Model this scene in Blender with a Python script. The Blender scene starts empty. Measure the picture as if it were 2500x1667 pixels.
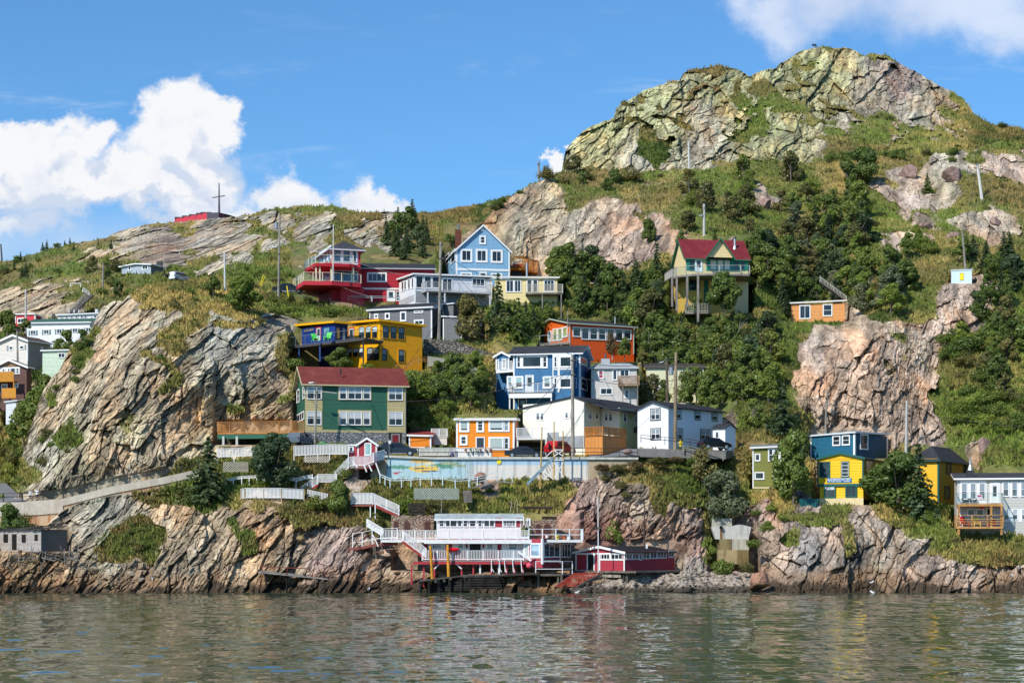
import bpy, math, random
import numpy as np
from mathutils import Vector, Matrix
random.seed(7); RNG = np.random.default_rng(7)
SC = bpy.context.scene; COL = SC.collection
R = math.radians
# ---------------------------------------------------------------- camera
CAMZ = 5.1; FPX = 4600.0; HOR = 1330.0; PW, PH = 2500.0, 1667.0
cam = bpy.data.cameras.new('camera'); camo = bpy.data.objects.new('camera', cam); COL.objects.link(camo)
camo.location = (0, 0, CAMZ); camo.rotation_euler = (R(90), 0, 0)
cam.sensor_width = 36; cam.lens = 36 * FPX / PW
cam.shift_y = (HOR - PH / 2) / PW; cam.clip_start = 1; cam.clip_end = 20000
SC.camera = camo
SC.view_settings.view_transform = 'Standard'; SC.view_settings.look = 'None'
SC.view_settings.exposure = 0.08; SC.view_settings.gamma = 1.0
# ---------------------------------------------------------------- sun and sky
SUN_AZ = R(40)     # the sun stands behind the camera, to its left
SUN_EL = R(42)
sd = Vector((-math.sin(SUN_AZ) * math.cos(SUN_EL), -math.cos(SUN_AZ) * math.cos(SUN_EL), math.sin(SUN_EL)))
sl = bpy.data.lights.new('sun', 'SUN'); sl.energy = 4.6; sl.angle = R(0.5); sl.color = (1.0, 0.94, 0.85)
so = bpy.data.objects.new('sun', sl); COL.objects.link(so); so.rotation_euler = sd.to_track_quat('Z', 'Y').to_euler()
so.location = (-50, 0, 80)

def NT(mat):
    mat.use_nodes = True; nt = mat.node_tree; nt.nodes.clear(); return nt
class G:
    """tiny node-graph helper"""
    def __init__(s, nt): s.nt = nt
    def n(s, t, **kw):
        nd = s.nt.nodes.new(t)
        for k, v in kw.items():
            if k.startswith('_'): setattr(nd, k[1:], v)
            else:
                key = int(k[1:]) if (k[0] == 'i' and k[1:].isdigit()) else k.replace('__', ' ')
                s.set(nd.inputs[key], v)
        return nd
    def set(s, sock, v):
        if hasattr(v, 'is_output') or isinstance(v, bpy.types.NodeSocket): s.nt.links.new(v, sock)
        elif isinstance(v, bpy.types.Node): s.nt.links.new(v.outputs[0], sock)
        else: sock.default_value = v
    def math(s, op, a, b=None, c=None, clamp=False):
        nd = s.nt.nodes.new('ShaderNodeMath'); nd.operation = op; nd.use_clamp = clamp
        for i, v in enumerate((a, b, c)):
            if v is not None: s.set(nd.inputs[i], v)
        return nd.outputs[0]
    def vm(s, op, a, b=None, scale=None):
        nd = s.nt.nodes.new('ShaderNodeVectorMath'); nd.operation = op
        s.set(nd.inputs[0], a)
        if b is not None: s.set(nd.inputs[1], b)
        if scale is not None: s.set(nd.inputs[3], scale)
        return nd.outputs['Value'] if op in ('DOT_PRODUCT', 'LENGTH', 'DISTANCE') else nd.outputs[0]
    def mix(s, f, a, b, mode='MIX'):
        nd = s.nt.nodes.new('ShaderNodeMix'); nd.data_type = 'RGBA'; nd.blend_type = mode
        s.set(nd.inputs[0], f); s.set(nd.inputs[6], a); s.set(nd.inputs[7], b); return nd.outputs[2]
    def noise(s, vec, scale, detail=4, rough=0.55, dist=0.0):
        nd = s.n('ShaderNodeTexNoise', Scale=scale, Detail=detail, Roughness=rough, Distortion=dist)
        if vec is not None: s.set(nd.inputs['Vector'], vec)
        return nd.outputs[0]
    def ramp(s, f, lo, hi, a=0.0, b=1.0):
        nd = s.nt.nodes.new('ShaderNodeMapRange'); nd.interpolation_type = 'SMOOTHSTEP'
        s.set(nd.inputs[0], f)
        for i, v in zip((1, 2, 3, 4), (lo, hi, a, b)): s.set(nd.inputs[i], v)
        return nd.outputs[0]

def ray(px, py): return ((px - 1250) / FPX, 1.0, (HOR - py) / FPX)
wd = bpy.data.worlds.new('World'); SC.world = wd; wd.use_nodes = True
nt = wd.node_tree; nt.nodes.clear(); g = G(nt)
sky = g.n('ShaderNodeTexSky', _sky_type='NISHITA', _sun_disc=False)
sky.sun_elevation = SUN_EL; sky.sun_rotation = math.pi + SUN_AZ   # azimuth measured from +Y, clockwise
sky.altitude = 0; sky.air_density = 1.0; sky.dust_density = 0.35; sky.ozone_density = 2.6
tc = g.n('ShaderNodeTexCoord')
dirv = g.vm('NORMALIZE', tc.outputs['Generated'])
sep = g.n('ShaderNodeSeparateXYZ'); g.set(sep.inputs[0], dirv)
# clouds live on the dome: coordinates are azimuth / elevation tangents of the direction
yy = g.math('MAXIMUM', sep.outputs[1], 0.05)
cu = g.math('DIVIDE', sep.outputs[0], yy); cv = g.math('DIVIDE', sep.outputs[2], yy)
cmb = g.n('ShaderNodeCombineXYZ'); g.set(cmb.inputs[0], cu); g.set(cmb.inputs[1], cv); cp = cmb.outputs[0]
w1 = g.vm('SUBTRACT', g.n('ShaderNodeTexNoise', Vector=cp, Scale=16.0, Detail=8.0, Roughness=0.60).outputs[1], (0.5, 0.5, 0.5))
pw = g.vm('ADD', cp, g.vm('MULTIPLY', w1, (0.095, 0.088, 0.0)))
def blobfield(blobs, shift=(0, 0)):
    p = pw
    tot = None
    for (bx, by, rx, ry, wt) in blobs:
        ux, _, uz = ray(bx, by)
        d = g.vm('SUBTRACT', p, (ux + shift[0], uz + shift[1], 0))
        d = g.vm('MULTIPLY', d, (FPX / rx, FPX / ry, 0))
        l = g.vm('LENGTH', d)
        v = g.math('MULTIPLY', g.math('SUBTRACT', 1.0, l), wt)
        tot = v if tot is None else g.math('SMOOTH_MAX', tot, v, 0.25)
    return tot
B1 = [(430, 262, 108, 92, 1), (505, 300, 88, 78, 1), (425, 350, 150, 105, 1), (470, 430, 130, 80, .9), (330, 455, 180, 80, .9), (225, 345, 75, 70, .9), (110, 300, 110, 70, 1), (30, 330, 95, 75, 1), (90, 400, 190, 110, 1), (250, 465, 230, 88, .9), (420, 500, 210, 75, .9),
      (690, 455, 128, 112, 1), (745, 490, 95, 85, 1), (600, 500, 150, 60, .8), (880, 485, 70, 72, .9), (960, 505, 90, 50, .8), (1040, 505, 60, 22, .6), (60, 520, 120, 50, .6), (1360, 418, 34, 26, .9)]
f1 = blobfield(B1)
fsh = blobfield(B1, (0.007, -0.020))
dens = g.ramp(f1, 0.0, 0.40)
# soft base fade of the cumulus (thins towards its underside)
low = g.ramp(cv, ray(0, 600)[2], ray(0, 470)[2])
dens = g.math('MULTIPLY', dens, g.math('ADD', g.math('MULTIPLY', low, 0.30), 0.70))
B2 = [(1900, 25, 120, 70, .8), (2050, -40, 230, 120, .9), (2330, -40, 290, 150, 1), (2480, 35, 250, 105, 1), (1830, -10, 90, 50, .6)]
f2 = blobfield(B2); d2 = g.math('MULTIPLY', g.ramp(f2, -0.20, 0.75), 0.72)
wis = g.noise(g.vm('MULTIPLY', cp, (5.0, 22.0, 1.0)), 2.2, 4, 0.62, 0.6)
wisd = g.math('MULTIPLY', g.ramp(wis, 0.56, 0.80), 0.24)
wband = g.math('MULTIPLY', g.ramp(cv, ray(0, 520)[2], ray(0, 300)[2]), g.ramp(cv, ray(0, 60)[2], ray(0, 240)[2]))
wisd = g.math('MULTIPLY', wisd, g.math('ADD', g.math('MULTIPLY', wband, 0.8), 0.2))
# low thin cloud behind the left hill
lowc = g.math('MULTIPLY', g.ramp(cv, ray(0, 470)[2], ray(0, 650)[2]), g.ramp(g.noise(cp, 9.0, 3, 0.6), 0.38, 0.66))
lowc = g.math('MULTIPLY', lowc, 0.8)
lit = g.ramp(g.math('SUBTRACT', f1, fsh), -0.30, 0.10)
tex = g.noise(cp, 42.0, 4, 0.6)
hgt = g.ramp(cv, ray(0, 560)[2], ray(0, 330)[2])
lum = g.math('ADD', g.math('MULTIPLY', hgt, 0.40), g.math('MULTIPLY', g.math('SUBTRACT', tex, 0.5), 2.4))
lum = g.math('ADD', lum, g.math('MULTIPLY', g.math('SUBTRACT', lit, 0.5), 1.1), clamp=False)
lum = g.math('MAXIMUM', g.math('MINIMUM', g.math('ADD', lum, 0.22), 1.0), 0.0)
ccol = g.mix(lum, (3.8, 4.3, 5.2, 1), (5.6, 5.65, 5.8, 1))
# deepen the blue a touch: the air of a polarised, very clear day
skyc = g.mix(1.0, sky.outputs[0], (0.42, 0.71, 0.93, 1), 'MULTIPLY')
c = g.mix(wisd, skyc, (5.3, 5.6, 6.0, 1))
c = g.mix(lowc, c, (4.2, 4.7, 5.5, 1))
c = g.mix(dens, c, ccol)
c2col = g.mix(g.ramp(g.noise(cp, 14.0, 3, 0.6), 0.35, 0.65), (4.3, 4.7, 5.5, 1), (5.3, 5.6, 6.2, 1))
c = g.mix(d2, c, c2col)
bg = g.n('ShaderNodeBackground', Color=c, Strength=0.158)
ow = g.n('ShaderNodeOutputWorld'); g.set(ow.inputs[0], bg)
wd.cycles.sampling_method = 'MANUAL'; wd.cycles.sample_map_resolution = 512
SC.cycles.max_bounces = 6; SC.cycles.diffuse_bounces = 3; SC.cycles.glossy_bounces = 3
SC.cycles.transparent_max_bounces = 8; SC.cycles.transmission_bounces = 3

# ---------------------------------------------------------------- numpy noise
def _h(ix, iy, k):
    n = (ix.astype(np.int64) * 374761393 + iy.astype(np.int64) * 668265263 + k * 2147483647 + 974634777) & 0xffffffff
    n = ((n ^ (n >> 13)) * 1274126177) & 0xffffffff
    return ((n ^ (n >> 16)) & 0xffffff) / float(0xffffff)
def vnoise(x, y, k=0):
    x0 = np.floor(x); y0 = np.floor(y); fx = x - x0; fy = y - y0
    fx = fx * fx * fx * (fx * (fx * 6 - 15) + 10); fy = fy * fy * fy * (fy * (fy * 6 - 15) + 10)
    a = _h(x0, y0, k); b = _h(x0 + 1, y0, k); c = _h(x0, y0 + 1, k); d = _h(x0 + 1, y0 + 1, k)
    return (a * (1 - fx) + b * fx) * (1 - fy) + (c * (1 - fx) + d * fx) * fy
def fbm(x, y, o=5, k=0, gain=0.5):
    s = 0; a = 1; t = 0
    for i in range(o):
        s = s + a * vnoise(x * 2 ** i + 17.3 * i, y * 2 ** i - 9.1 * i, k + i); t += a; a *= gain
    return s / t
def cells(x, y, k=0):
    """worley: returns F1, F2-F1, per-cell random, tilted-facet value"""
    xi = np.floor(x); yi = np.floor(y)
    f1 = np.full(x.shape, 9.0); f2 = np.full(x.shape, 9.0); rid = np.zeros(x.shape); fac = np.zeros(x.shape)
    for dx in (-1, 0, 1):
        for dy in (-1, 0, 1):
            cx = xi + dx; cy = yi + dy
            px = cx + _h(cx, cy, k); py = cy + _h(cx, cy, k + 1)
            ddx = x - px; ddy = y - py; d = ddx * ddx + ddy * ddy
            r = _h(cx, cy, k + 2); gx = _h(cx, cy, k + 3) - .5; gy = _h(cx, cy, k + 4) - .5
            m = d < f1
            f2 = np.where(m, f1, np.minimum(f2, d)); f1 = np.where(m, d, f1)
            rid = np.where(m, r, rid); fac = np.where(m, (r - .5) + 1.5 * (gx * ddx + gy * ddy), fac)
    return np.sqrt(f1), np.sqrt(f2) - np.sqrt(f1), rid, fac
def sstep(x, a, b):
    t = np.clip((x - a) / (b - a), 0, 1); return t * t * (3 - 2 * t)
def P(px, py, Y):
    return Vector(((px - 1250) / FPX * Y, Y, CAMZ + (HOR - py) / FPX * Y))
# ---------------------------------------------------------------- materials
def lin(c):
    return tuple((v / 12.92 if v <= 0.04045 else ((v + 0.055) / 1.055) ** 2.4) for v in c)
def hexc(h): return lin(tuple(int(h[i:i + 2], 16) / 255 for i in (0, 2, 4))) + (1,)
MATS = {}
def principled(name, rough=0.8, spec=0.3, metal=0.0):
    m = bpy.data.materials.new(name); g = G(NT(m))
    b = g.n('ShaderNodeBsdfPrincipled', Roughness=rough, Metallic=metal)
    b.inputs['Specular IOR Level'].default_value = spec
    o = g.n('ShaderNodeOutputMaterial'); g.set(o.inputs[0], b)
    return m, g, b
def bump(g, b, h, strength=0.5, dist=0.05):
    bn = g.n('ShaderNodeBump', Strength=strength, Distance=dist, Height=h); g.set(b.inputs['Normal'], bn)
def worldpos(g): return g.n('ShaderNodeNewGeometry').outputs[0]
def paint(hx, rough=0.6, wear=0.12, scale=1.5):
    k = ('paint', hx, rough, wear)
    if k in MATS: return MATS[k]
    m, g, b = principled('paint_' + hx, rough)
    p = worldpos(g); n = g.noise(p, scale, 6, 0.65); n2 = g.noise(g.vm('MULTIPLY', p, (3, 3, .6)), 2.0, 4, 0.6)
    f = g.math('MULTIPLY', g.ramp(g.math('ADD', g.math('MULTIPLY', n, .5), g.math('MULTIPLY', n2, .5)), 0.35, 0.7), wear * 2.0)
    c = hexc(hx); d = tuple(v * 0.62 + 0.012 for v in c[:3]) + (1,)
    g.set(b.inputs['Base Color'], g.mix(f, c, d)); MATS[k] = m; return m
def siding(hx, board=0.16, rough=0.55, vertical=False, wear=0.16):
    """lapped boards: a sawtooth bump along Z (or across for vertical boards) and slight board-to-board variation"""
    k = ('siding', hx, board, vertical, wear)
    if k in MATS: return MATS[k]
    m, g, b = principled('siding_' + hx, rough)
    p = worldpos(g); s = g.n('ShaderNodeSeparateXYZ'); g.set(s.inputs[0], p)
    co = g.math('ADD', s.outputs[0], g.math('MULTIPLY', s.outputs[1], 0.93)) if vertical else s.outputs[2]
    q = g.math('DIVIDE', co, board); fr = g.math('FRACT', q); bid = g.math('FLOOR', q)
    cx = g.n('ShaderNodeCombineXYZ'); g.set(cx.inputs[0], g.math('MULTIPLY', bid, 3.7))
    g.set(cx.inputs[1], g.math('MULTIPLY', g.math('ADD', s.outputs[0], s.outputs[1]), 0.35 if not vertical else 0.0))
    g.set(cx.inputs[2], g.math('MULTIPLY', s.outputs[2], 0.3 if vertical else 0.0))
    v = g.noise(cx.outputs[0], 1.3, 3, 0.6)
    st = g.noise(g.vm('MULTIPLY', p, (1.6, 1.6, 0.35)), 1.6, 5, 0.65)
    c = hexc(hx); d = tuple(x * 0.66 + 0.010 for x in c[:3]) + (1,)
    seam = g.ramp(fr, 0.0, 0.16, 1.0, 0.0)
    f = g.math('ADD', g.math('MULTIPLY', g.ramp(v, 0.35, 0.7), wear * 1.6), g.math('MULTIPLY', g.ramp(st, 0.42, 0.72), wear * 1.9))
    f = g.math('MINIMUM', g.math('ADD', f, g.math('MULTIPLY', seam, 0.5)), 1.0)
    g.set(b.inputs['Base Color'], g.mix(f, c, d))
    bump(g, b, g.math('ADD', g.math('MULTIPLY', fr, -1.0 if not vertical else 0.0), g.ramp(fr, 0.0, 0.1, 0.0, 1.0)), 0.9, 0.03)
    MATS[k] = m; return m
def roofing(hx, scale=6.0):
    k = ('roof', hx)
    if k in MATS: return MATS[k]
    m, g, b = principled('roofing_' + hx, 0.9, 0.2)
    p = worldpos(g); n = g.noise(p, scale, 5, 0.7); n3 = g.noise(p, 0.7, 4, 0.6)
    vor = g.n('ShaderNodeTexVoronoi', Vector=g.vm('MULTIPLY', p, (3, 3, 7)), Scale=1.0)
    c = hexc(hx); d = tuple(v * 0.55 for v in c[:3]) + (1,); l = tuple(min(1, v * 1.35 + .01) for v in c[:3]) + (1,)
    cc = g.mix(g.ramp(n, 0.3, 0.7), d, c); cc = g.mix(g.math('MULTIPLY', g.ramp(n3, 0.45, 0.75), 0.5), cc, l)
    g.set(b.inputs['Base Color'], cc); bump(g, b, g.math('ADD', n, vor.outputs[0]), 0.5, 0.03)
    MATS[k] = m; return m
def wood(hx, rough=0.85, streak=1.0):
    k = ('wood', hx)
    if k in MATS: return MATS[k]
    m, g, b = principled('timber_' + hx, rough, 0.2)
    p = worldpos(g); n = g.noise(g.vm('MULTIPLY', p, (5, 5, 1.2)), 2.5, 6, 0.7, 0.5); n2 = g.noise(p, 0.9, 3, 0.5)
    c = hexc(hx); d = tuple(v * 0.45 for v in c[:3]) + (1,); l = tuple(min(1, v * 1.25 + .02) for v in c[:3]) + (1,)
    cc = g.mix(g.ramp(n, 0.35, 0.65), d, c); cc = g.mix(g.math('MULTIPLY', g.ramp(n2, 0.4, 0.7), 0.6), cc, l)
    g.set(b.inputs['Base Color'], cc); bump(g, b, n, 0.4, 0.02); MATS[k] = m; return m
def metal(hx, rough=0.45):
    k = ('metal', hx, rough)
    if k in MATS: return MATS[k]
    m, g, b = principled('metal_' + hx, rough, 0.5, 0.6)
    n = g.noise(worldpos(g), 3.0, 4, 0.6); c = hexc(hx)
    g.set(b.inputs['Base Color'], g.mix(g.math('MULTIPLY', n, .5), c, tuple(v * .6 for v in c[:3]) + (1,))); MATS[k] = m; return m
def glass(hx='1c242c', rough=0.06):
    k = ('glass', hx)
    if k in MATS: return MATS[k]
    m, g, b = principled('window_glass_' + hx, rough, 0.6)
    p = worldpos(g); n = g.noise(p, 0.55, 3, 0.5)
    c = hexc(hx); d = tuple(min(1, v * 2.1 + .012) for v in c[:3]) + (1,)
    g.set(b.inputs['Base Color'], g.mix(g.ramp(n, 0.4, 0.65), c, d)); bump(g, b, g.noise(p, 1.2, 2, 0.5), 0.05, 0.05)
    MATS[k] = m; return m
def clearglass():
    if 'cg' in MATS: return MATS['cg']
    m = bpy.data.materials.new('clear_railing_glass'); g = G(NT(m))
    gl = g.n('ShaderNodeBsdfGlossy', Color=(1, 1, 1, 1), Roughness=0.03); tr = g.n('ShaderNodeBsdfTransparent', Color=(0.90, 0.95, 0.95, 1))
    fr = g.n('ShaderNodeFresnel', IOR=1.45)
    mx = g.n('ShaderNodeMixShader'); g.set(mx.inputs[0], g.math('MULTIPLY', fr.outputs[0], g.math('SUBTRACT', 1.0, g.n('ShaderNodeNewGeometry').outputs['Backfacing']), clamp=True)); g.set(mx.inputs[1], tr.outputs[0]); g.set(mx.inputs[2], gl.outputs[0])
    o = g.n('ShaderNodeOutputMaterial'); g.set(o.inputs[0], mx.outputs[0]); MATS['cg'] = m; return m
def stonework(hx='8d8478', hx2='b09a86', scale=2.6, mortar='4a443c'):
    k = ('stone', hx, hx2, scale)
    if k in MATS: return MATS[k]
    m, g, b = principled('stonework_' + hx, 0.9, 0.2)
    p = g.vm('MULTIPLY', worldpos(g), (1, 1, 1.8))
    p = g.vm('ADD', p, g.vm('MULTIPLY', g.vm('SUBTRACT', g.n('ShaderNodeTexNoise', Vector=p, Scale=1.5).outputs[1], (.5, .5, .5)), (.3, .3, .3)))
    v = g.n('ShaderNodeTexVoronoi', Vector=p, Scale=scale); e = g.n('ShaderNodeTexVoronoi', _feature='DISTANCE_TO_EDGE', Vector=p, Scale=scale)
    sepc = g.n('ShaderNodeSeparateColor'); g.set(sepc.inputs[0], v.outputs[1])
    cc = g.mix(sepc.outputs[0], hexc(hx), hexc(hx2)); cc = g.mix(g.math('MULTIPLY', sepc.outputs[1], .5), cc, hexc('5d5750'))
    cc = g.mix(g.ramp(e.outputs[0], 0.02, 0.10, 1, 0), cc, hexc(mortar))
    g.set(b.inputs['Base Color'], cc); bump(g, b, g.ramp(e.outputs[0], 0.0, 0.2), 0.8, 0.12); MATS[k] = m; return m
def concrete(hx='a39c8e', stain='7a5a3c', amount=0.3):
    k = ('conc', hx, stain, amount)
    if k in MATS: return MATS[k]
    m, g, b = principled('concrete_' + hx, 0.85, 0.25)
    p = worldpos(g); n = g.noise(p, 0.9, 6, 0.65); st = g.noise(g.vm('MULTIPLY', p, (1.3, 1.3, 0.12)), 1.2, 5, 0.65)
    cc = g.mix(g.math('MULTIPLY', g.ramp(n, .35, .7), .45), hexc(hx), tuple(v * .55 for v in hexc(hx)[:3]) + (1,))
    cc = g.mix(g.math('MULTIPLY', g.ramp(st, .45, .68), amount * 2, clamp=True), cc, hexc(stain))
    g.set(b.inputs['Base Color'], cc); bump(g, b, n, .3, .05); MATS[k] = m; return m
def rock_material(name, attr=True, colA=None, colB=None):
    m, g, b = principled(name, 0.92, 0.18)
    p = worldpos(g); sp = g.n('ShaderNodeSeparateXYZ'); g.set(sp.inputs[0], p)
    if attr:
        base = g.n('ShaderNodeAttribute', _attribute_name='tint').outputs[0]
        rk = g.n('ShaderNodeAttribute', _attribute_name='rock').outputs[2]
        fine = g.noise(p, 1.6, 4, 0.7)
        c = g.mix(g.ramp(fine, 0.40, 0.62), g.mix(1.0, base, (0.70, 0.70, 0.68, 1), 'MULTIPLY'), base)
        c = g.mix(g.math('MULTIPLY', g.ramp(fine, 0.6, 0.75), 0.5), c, g.mix(1.0, base, (1.3, 1.25, 1.18, 1), 'MULTIPLY'))
        bump(g, b, fine, 0.7, 0.40)
    else:
        fine = g.noise(p, 1.6, 5, 0.7)
        c = g.mix(g.noise(p, 0.5, 4, 0.6), colA, colB)
        c = g.mix(g.ramp(fine, 0.35, 0.6), g.mix(1.0, c, (0.6, 0.6, 0.6, 1), 'MULTIPLY'), c)
        zz = g.math('ADD', sp.outputs[2], g.math('MULTIPLY', g.math('SUBTRACT', fine, .5), 1.5))
        c = g.mix(g.math('MULTIPLY', g.ramp(zz, 0.95, 0.4), 0.85), c, (0.030, 0.022, 0.014, 1))
        bump(g, b, fine, 0.8, 0.25)
    g.set(b.inputs['Base Color'], c)
    return m

# ---------------------------------------------------------------- mesh builder
def tag(o, label=None, cat=None, group=None, kind=None):
    if label: o['label'] = label
    if cat: o['category'] = cat
    if group: o['group'] = group
    if kind: o['kind'] = kind
    return o
class MB:
    """collects geometry in world coordinates, builds ONE mesh object"""
    def __init__(s): s.v = []; s.f = []; s.mi = []; s.m = []
    def mid(s, mat):
        if mat not in s.m: s.m.append(mat)
        return s.m.index(mat)
    def poly(s, pts, mat):
        i = len(s.v); s.v += [tuple(p) for p in pts]; s.f.append(tuple(range(i, i + len(pts)))); s.mi.append(s.mid(mat))
    def hexa(s, c, mat, top=None):
        """c: 8 corners, bottom 4 then top 4, same winding"""
        i = len(s.v); s.v += [tuple(p) for p in c]; k = s.mid(mat); kt = s.mid(top) if top else k
        for q, mm in (((3, 2, 1, 0), k), ((4, 5, 6, 7), kt), ((0, 1, 5, 4), k), ((1, 2, 6, 5), k), ((2, 3, 7, 6), k), ((3, 0, 4, 7), k)):
            s.f.append(tuple(i + a for a in q)); s.mi.append(mm)
    def box(s, x0, x1, y0, y1, z0, z1, mat):
        s.hexa([(x0, y0, z0), (x1, y0, z0), (x1, y1, z0), (x0, y1, z0), (x0, y0, z1), (x1, y0, z1), (x1, y1, z1), (x0, y1, z1)], mat)
    def bar(s, a, b, w, h, mat, up=(0, 0, 1)):
        a = Vector(a); b = Vector(b); d = (b - a).normalized(); u = Vector(up)
        if abs(d.dot(u)) > 0.95: u = Vector((0, 1, 0))
        r = d.cross(u).normalized() * (w / 2); u = r.cross(d).normalized() * (h / 2)
        s.hexa([a - r - u, a + r - u, b + r - u, b - r - u, a - r + u, a + r + u, b + r + u, b - r + u], mat)
    def tube(s, pts, rad, mat, n=8, cap=True):
        pts = [Vector(p) for p in pts]; rad = rad if isinstance(rad, (list, tuple)) else [rad] * len(pts); k = s.mid(mat); rings = []
        for i, p in enumerate(pts):
            d = (pts[min(i + 1, len(pts) - 1)] - pts[max(i - 1, 0)]).normalized()
            u = Vector((0, 0, 1)) if abs(d.z) < 0.9 else Vector((0, 1, 0)); a = d.cross(u).normalized(); b = d.cross(a)
            rings.append(len(s.v)); s.v += [tuple(p + (a * math.cos(t) + b * math.sin(t)) * rad[i]) for t in [2 * math.pi * j / n for j in range(n)]]
        for i in range(len(pts) - 1):
            for j in range(n):
                s.f.append((rings[i] + j, rings[i] + (j + 1) % n, rings[i + 1] + (j + 1) % n, rings[i + 1] + j)); s.mi.append(k)
        if cap:
            s.f.append(tuple(rings[0] + j for j in reversed(range(n)))); s.f.append(tuple(rings[-1] + j for j in range(n))); s.mi += [k, k]
    def slab(s, pts, th, mat, under=None):
        """polygon (any plane) with thickness th downward"""
        p = [Vector(q) for q in pts]; q = [a - Vector((0, 0, th)) for a in p]; n = len(p); um = under or mat
        s.poly(p, mat); s.poly(list(reversed(q)), um)
        for i in range(n):
            j = (i + 1) % n; s.poly([p[i], q[i], q[j], p[j]], um)
    def build(s, name, parent=None, smooth=False, loc=None):
        me = bpy.data.meshes.new(name)
        if parent is not None: o0 = Vector(parent.get('_o', (0, 0, 0)))
        elif loc is not None: o0 = Vector(loc)
        else:
            xs = [v[0] for v in s.v]; ys = [v[1] for v in s.v]; zs = [v[2] for v in s.v]
            o0 = Vector(((min(xs) + max(xs)) / 2, (min(ys) + max(ys)) / 2, min(zs)))
        me.from_pydata([(v[0] - o0[0], v[1] - o0[1], v[2] - o0[2]) for v in s.v], [], s.f)
        for m in s.m: me.materials.append(m)
        me.polygons.foreach_set('material_index', s.mi)
        if smooth: me.polygons.foreach_set('use_smooth', [True] * len(s.f))
        me.update(); o = bpy.data.objects.new(name, me); COL.objects.link(o); o['_o'] = tuple(o0)
        if parent is not None: o.parent = parent
        else: o.location = o0
        return o
def empty(name, loc, label=None, cat=None, group=None):
    o = bpy.data.objects.new(name, None); COL.objects.link(o); o.location = loc; o['_o'] = tuple(loc); o.empty_display_size = 0.3
    return tag(o, label, cat, group)
def copy_tree(o, loc, label=None, rz=None, sc=None):
    def rec(a, par):
        c = a.copy(); COL.objects.link(c)
        if par is not None: c.parent = par
        for ch in a.children: rec(ch, c)
        return c
    c = rec(o, None); c.location = loc
    if label: c['label'] = label
    if rz is not None: c.rotation_euler = (0, 0, rz)
    if sc is not None: c.scale = sc if isinstance(sc, (tuple, list)) else (sc, sc, sc)
    return c
def npmesh(name, V, F, mat=None, smooth=True):
    """V (n,3), F (m,4) or (m,3) numpy -> object"""
    me = bpy.data.meshes.new(name); k = F.shape[1]
    me.vertices.add(len(V)); me.vertices.foreach_set('co', V.astype(np.float32).ravel())
    me.loops.add(F.size); me.loops.foreach_set('vertex_index', F.astype(np.int32).ravel())
    me.polygons.add(len(F)); me.polygons.foreach_set('loop_start', np.arange(0, F.size, k, dtype=np.int32))
    try: me.polygons.foreach_set('loop_total', np.full(len(F), k, dtype=np.int32))
    except Exception: pass
    me.polygons.foreach_set('use_smooth', np.full(len(F), smooth))
    if mat: me.materials.append(mat)
    me.update(calc_edges=True); o = bpy.data.objects.new(name, me); COL.objects.link(o); return o
def setattr_col(me, name, A):
    a = me.attributes.new(name, 'FLOAT_COLOR', 'POINT'); B = np.ones((len(A), 4), np.float32); B[:, :A.shape[1]] = A; a.data.foreach_set('color', B.ravel())
def setattr_f(me, name, A):
    a = me.attributes.new(name, 'FLOAT', 'POINT'); a.data.foreach_set('value', A.astype(np.float32).ravel())
# ---------------------------------------------------------------- terrain
# pads: footprint of every building in the view: x0, x1, top row, base row, front distance, depth
PADS = [(722, 992, 900, 1084, 222, 9), (530, 735, 1030, 1086, 221, 6), (994, 1092, 1046, 1092, 224, 5), (1108, 1275, 1012, 1114, 221.5, 8),
        (1275, 1556, 968, 1108, 226, 10), (1560, 1796, 975, 1094, 224, 8), (1212, 1452, 842, 1000, 238, 9), (1440, 1565, 885, 990, 240, 7),
        (1578, 1722, 885, 982, 247, 7), (1322, 1552, 780, 884, 254, 8), (708, 1036, 778, 905, 240, 8), (908, 1186, 735, 832, 256, 8),
        (972, 1200, 665, 745, 262, 8), (1220, 1376, 675, 738, 264, 6), (716, 1062, 600, 737, 270, 9), (1083, 1250, 548, 700, 274, 10),
        (1245, 1320, 632, 680, 276, 4), (1640, 1835, 578, 765, 262, 9), (1930, 2066, 735, 785, 262, 5), (2322, 2376, 656, 692, 262, 3),
        (1833, 1960, 1082, 1196, 217, 6), (1975, 2172, 1048, 1120, 224, 6), (1990, 2170, 1098, 1232, 214, 7), (2200, 2388, 1090, 1232, 219, 8),
        (2322, 2560, 1142, 1290, 208, 9), (885, 1440, 1114, 1170, 217.8, 3.5), (1441, 1552, 1114, 1140, 217.8, 3.5), (965, 1415, 1252, 1392, 203, 8), (1402, 1662, 1322, 1402, 203, 9),
        (-20, 166, 1284, 1346, 203, 6), (1736, 1846, 1262, 1399, 211, 4), (935, 1090, 1248, 1340, 210.6, .6), (852, 926, 1068, 1110, 217, 4)]
PADS_A = [(60, 230, 770, 850, 280, 8), (36, 108, 762, 800, 290, 6), (-60, 132, 812, 905, 262, 10), (100, 172, 848, 920, 258, 5), (-60, 88, 872, 975, 248, 8),
          (10, 48, 972, 1040, 244, 6), (136, 242, 758, 785, 292, 5), (293, 402, 638, 668, 330, 6)]
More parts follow.
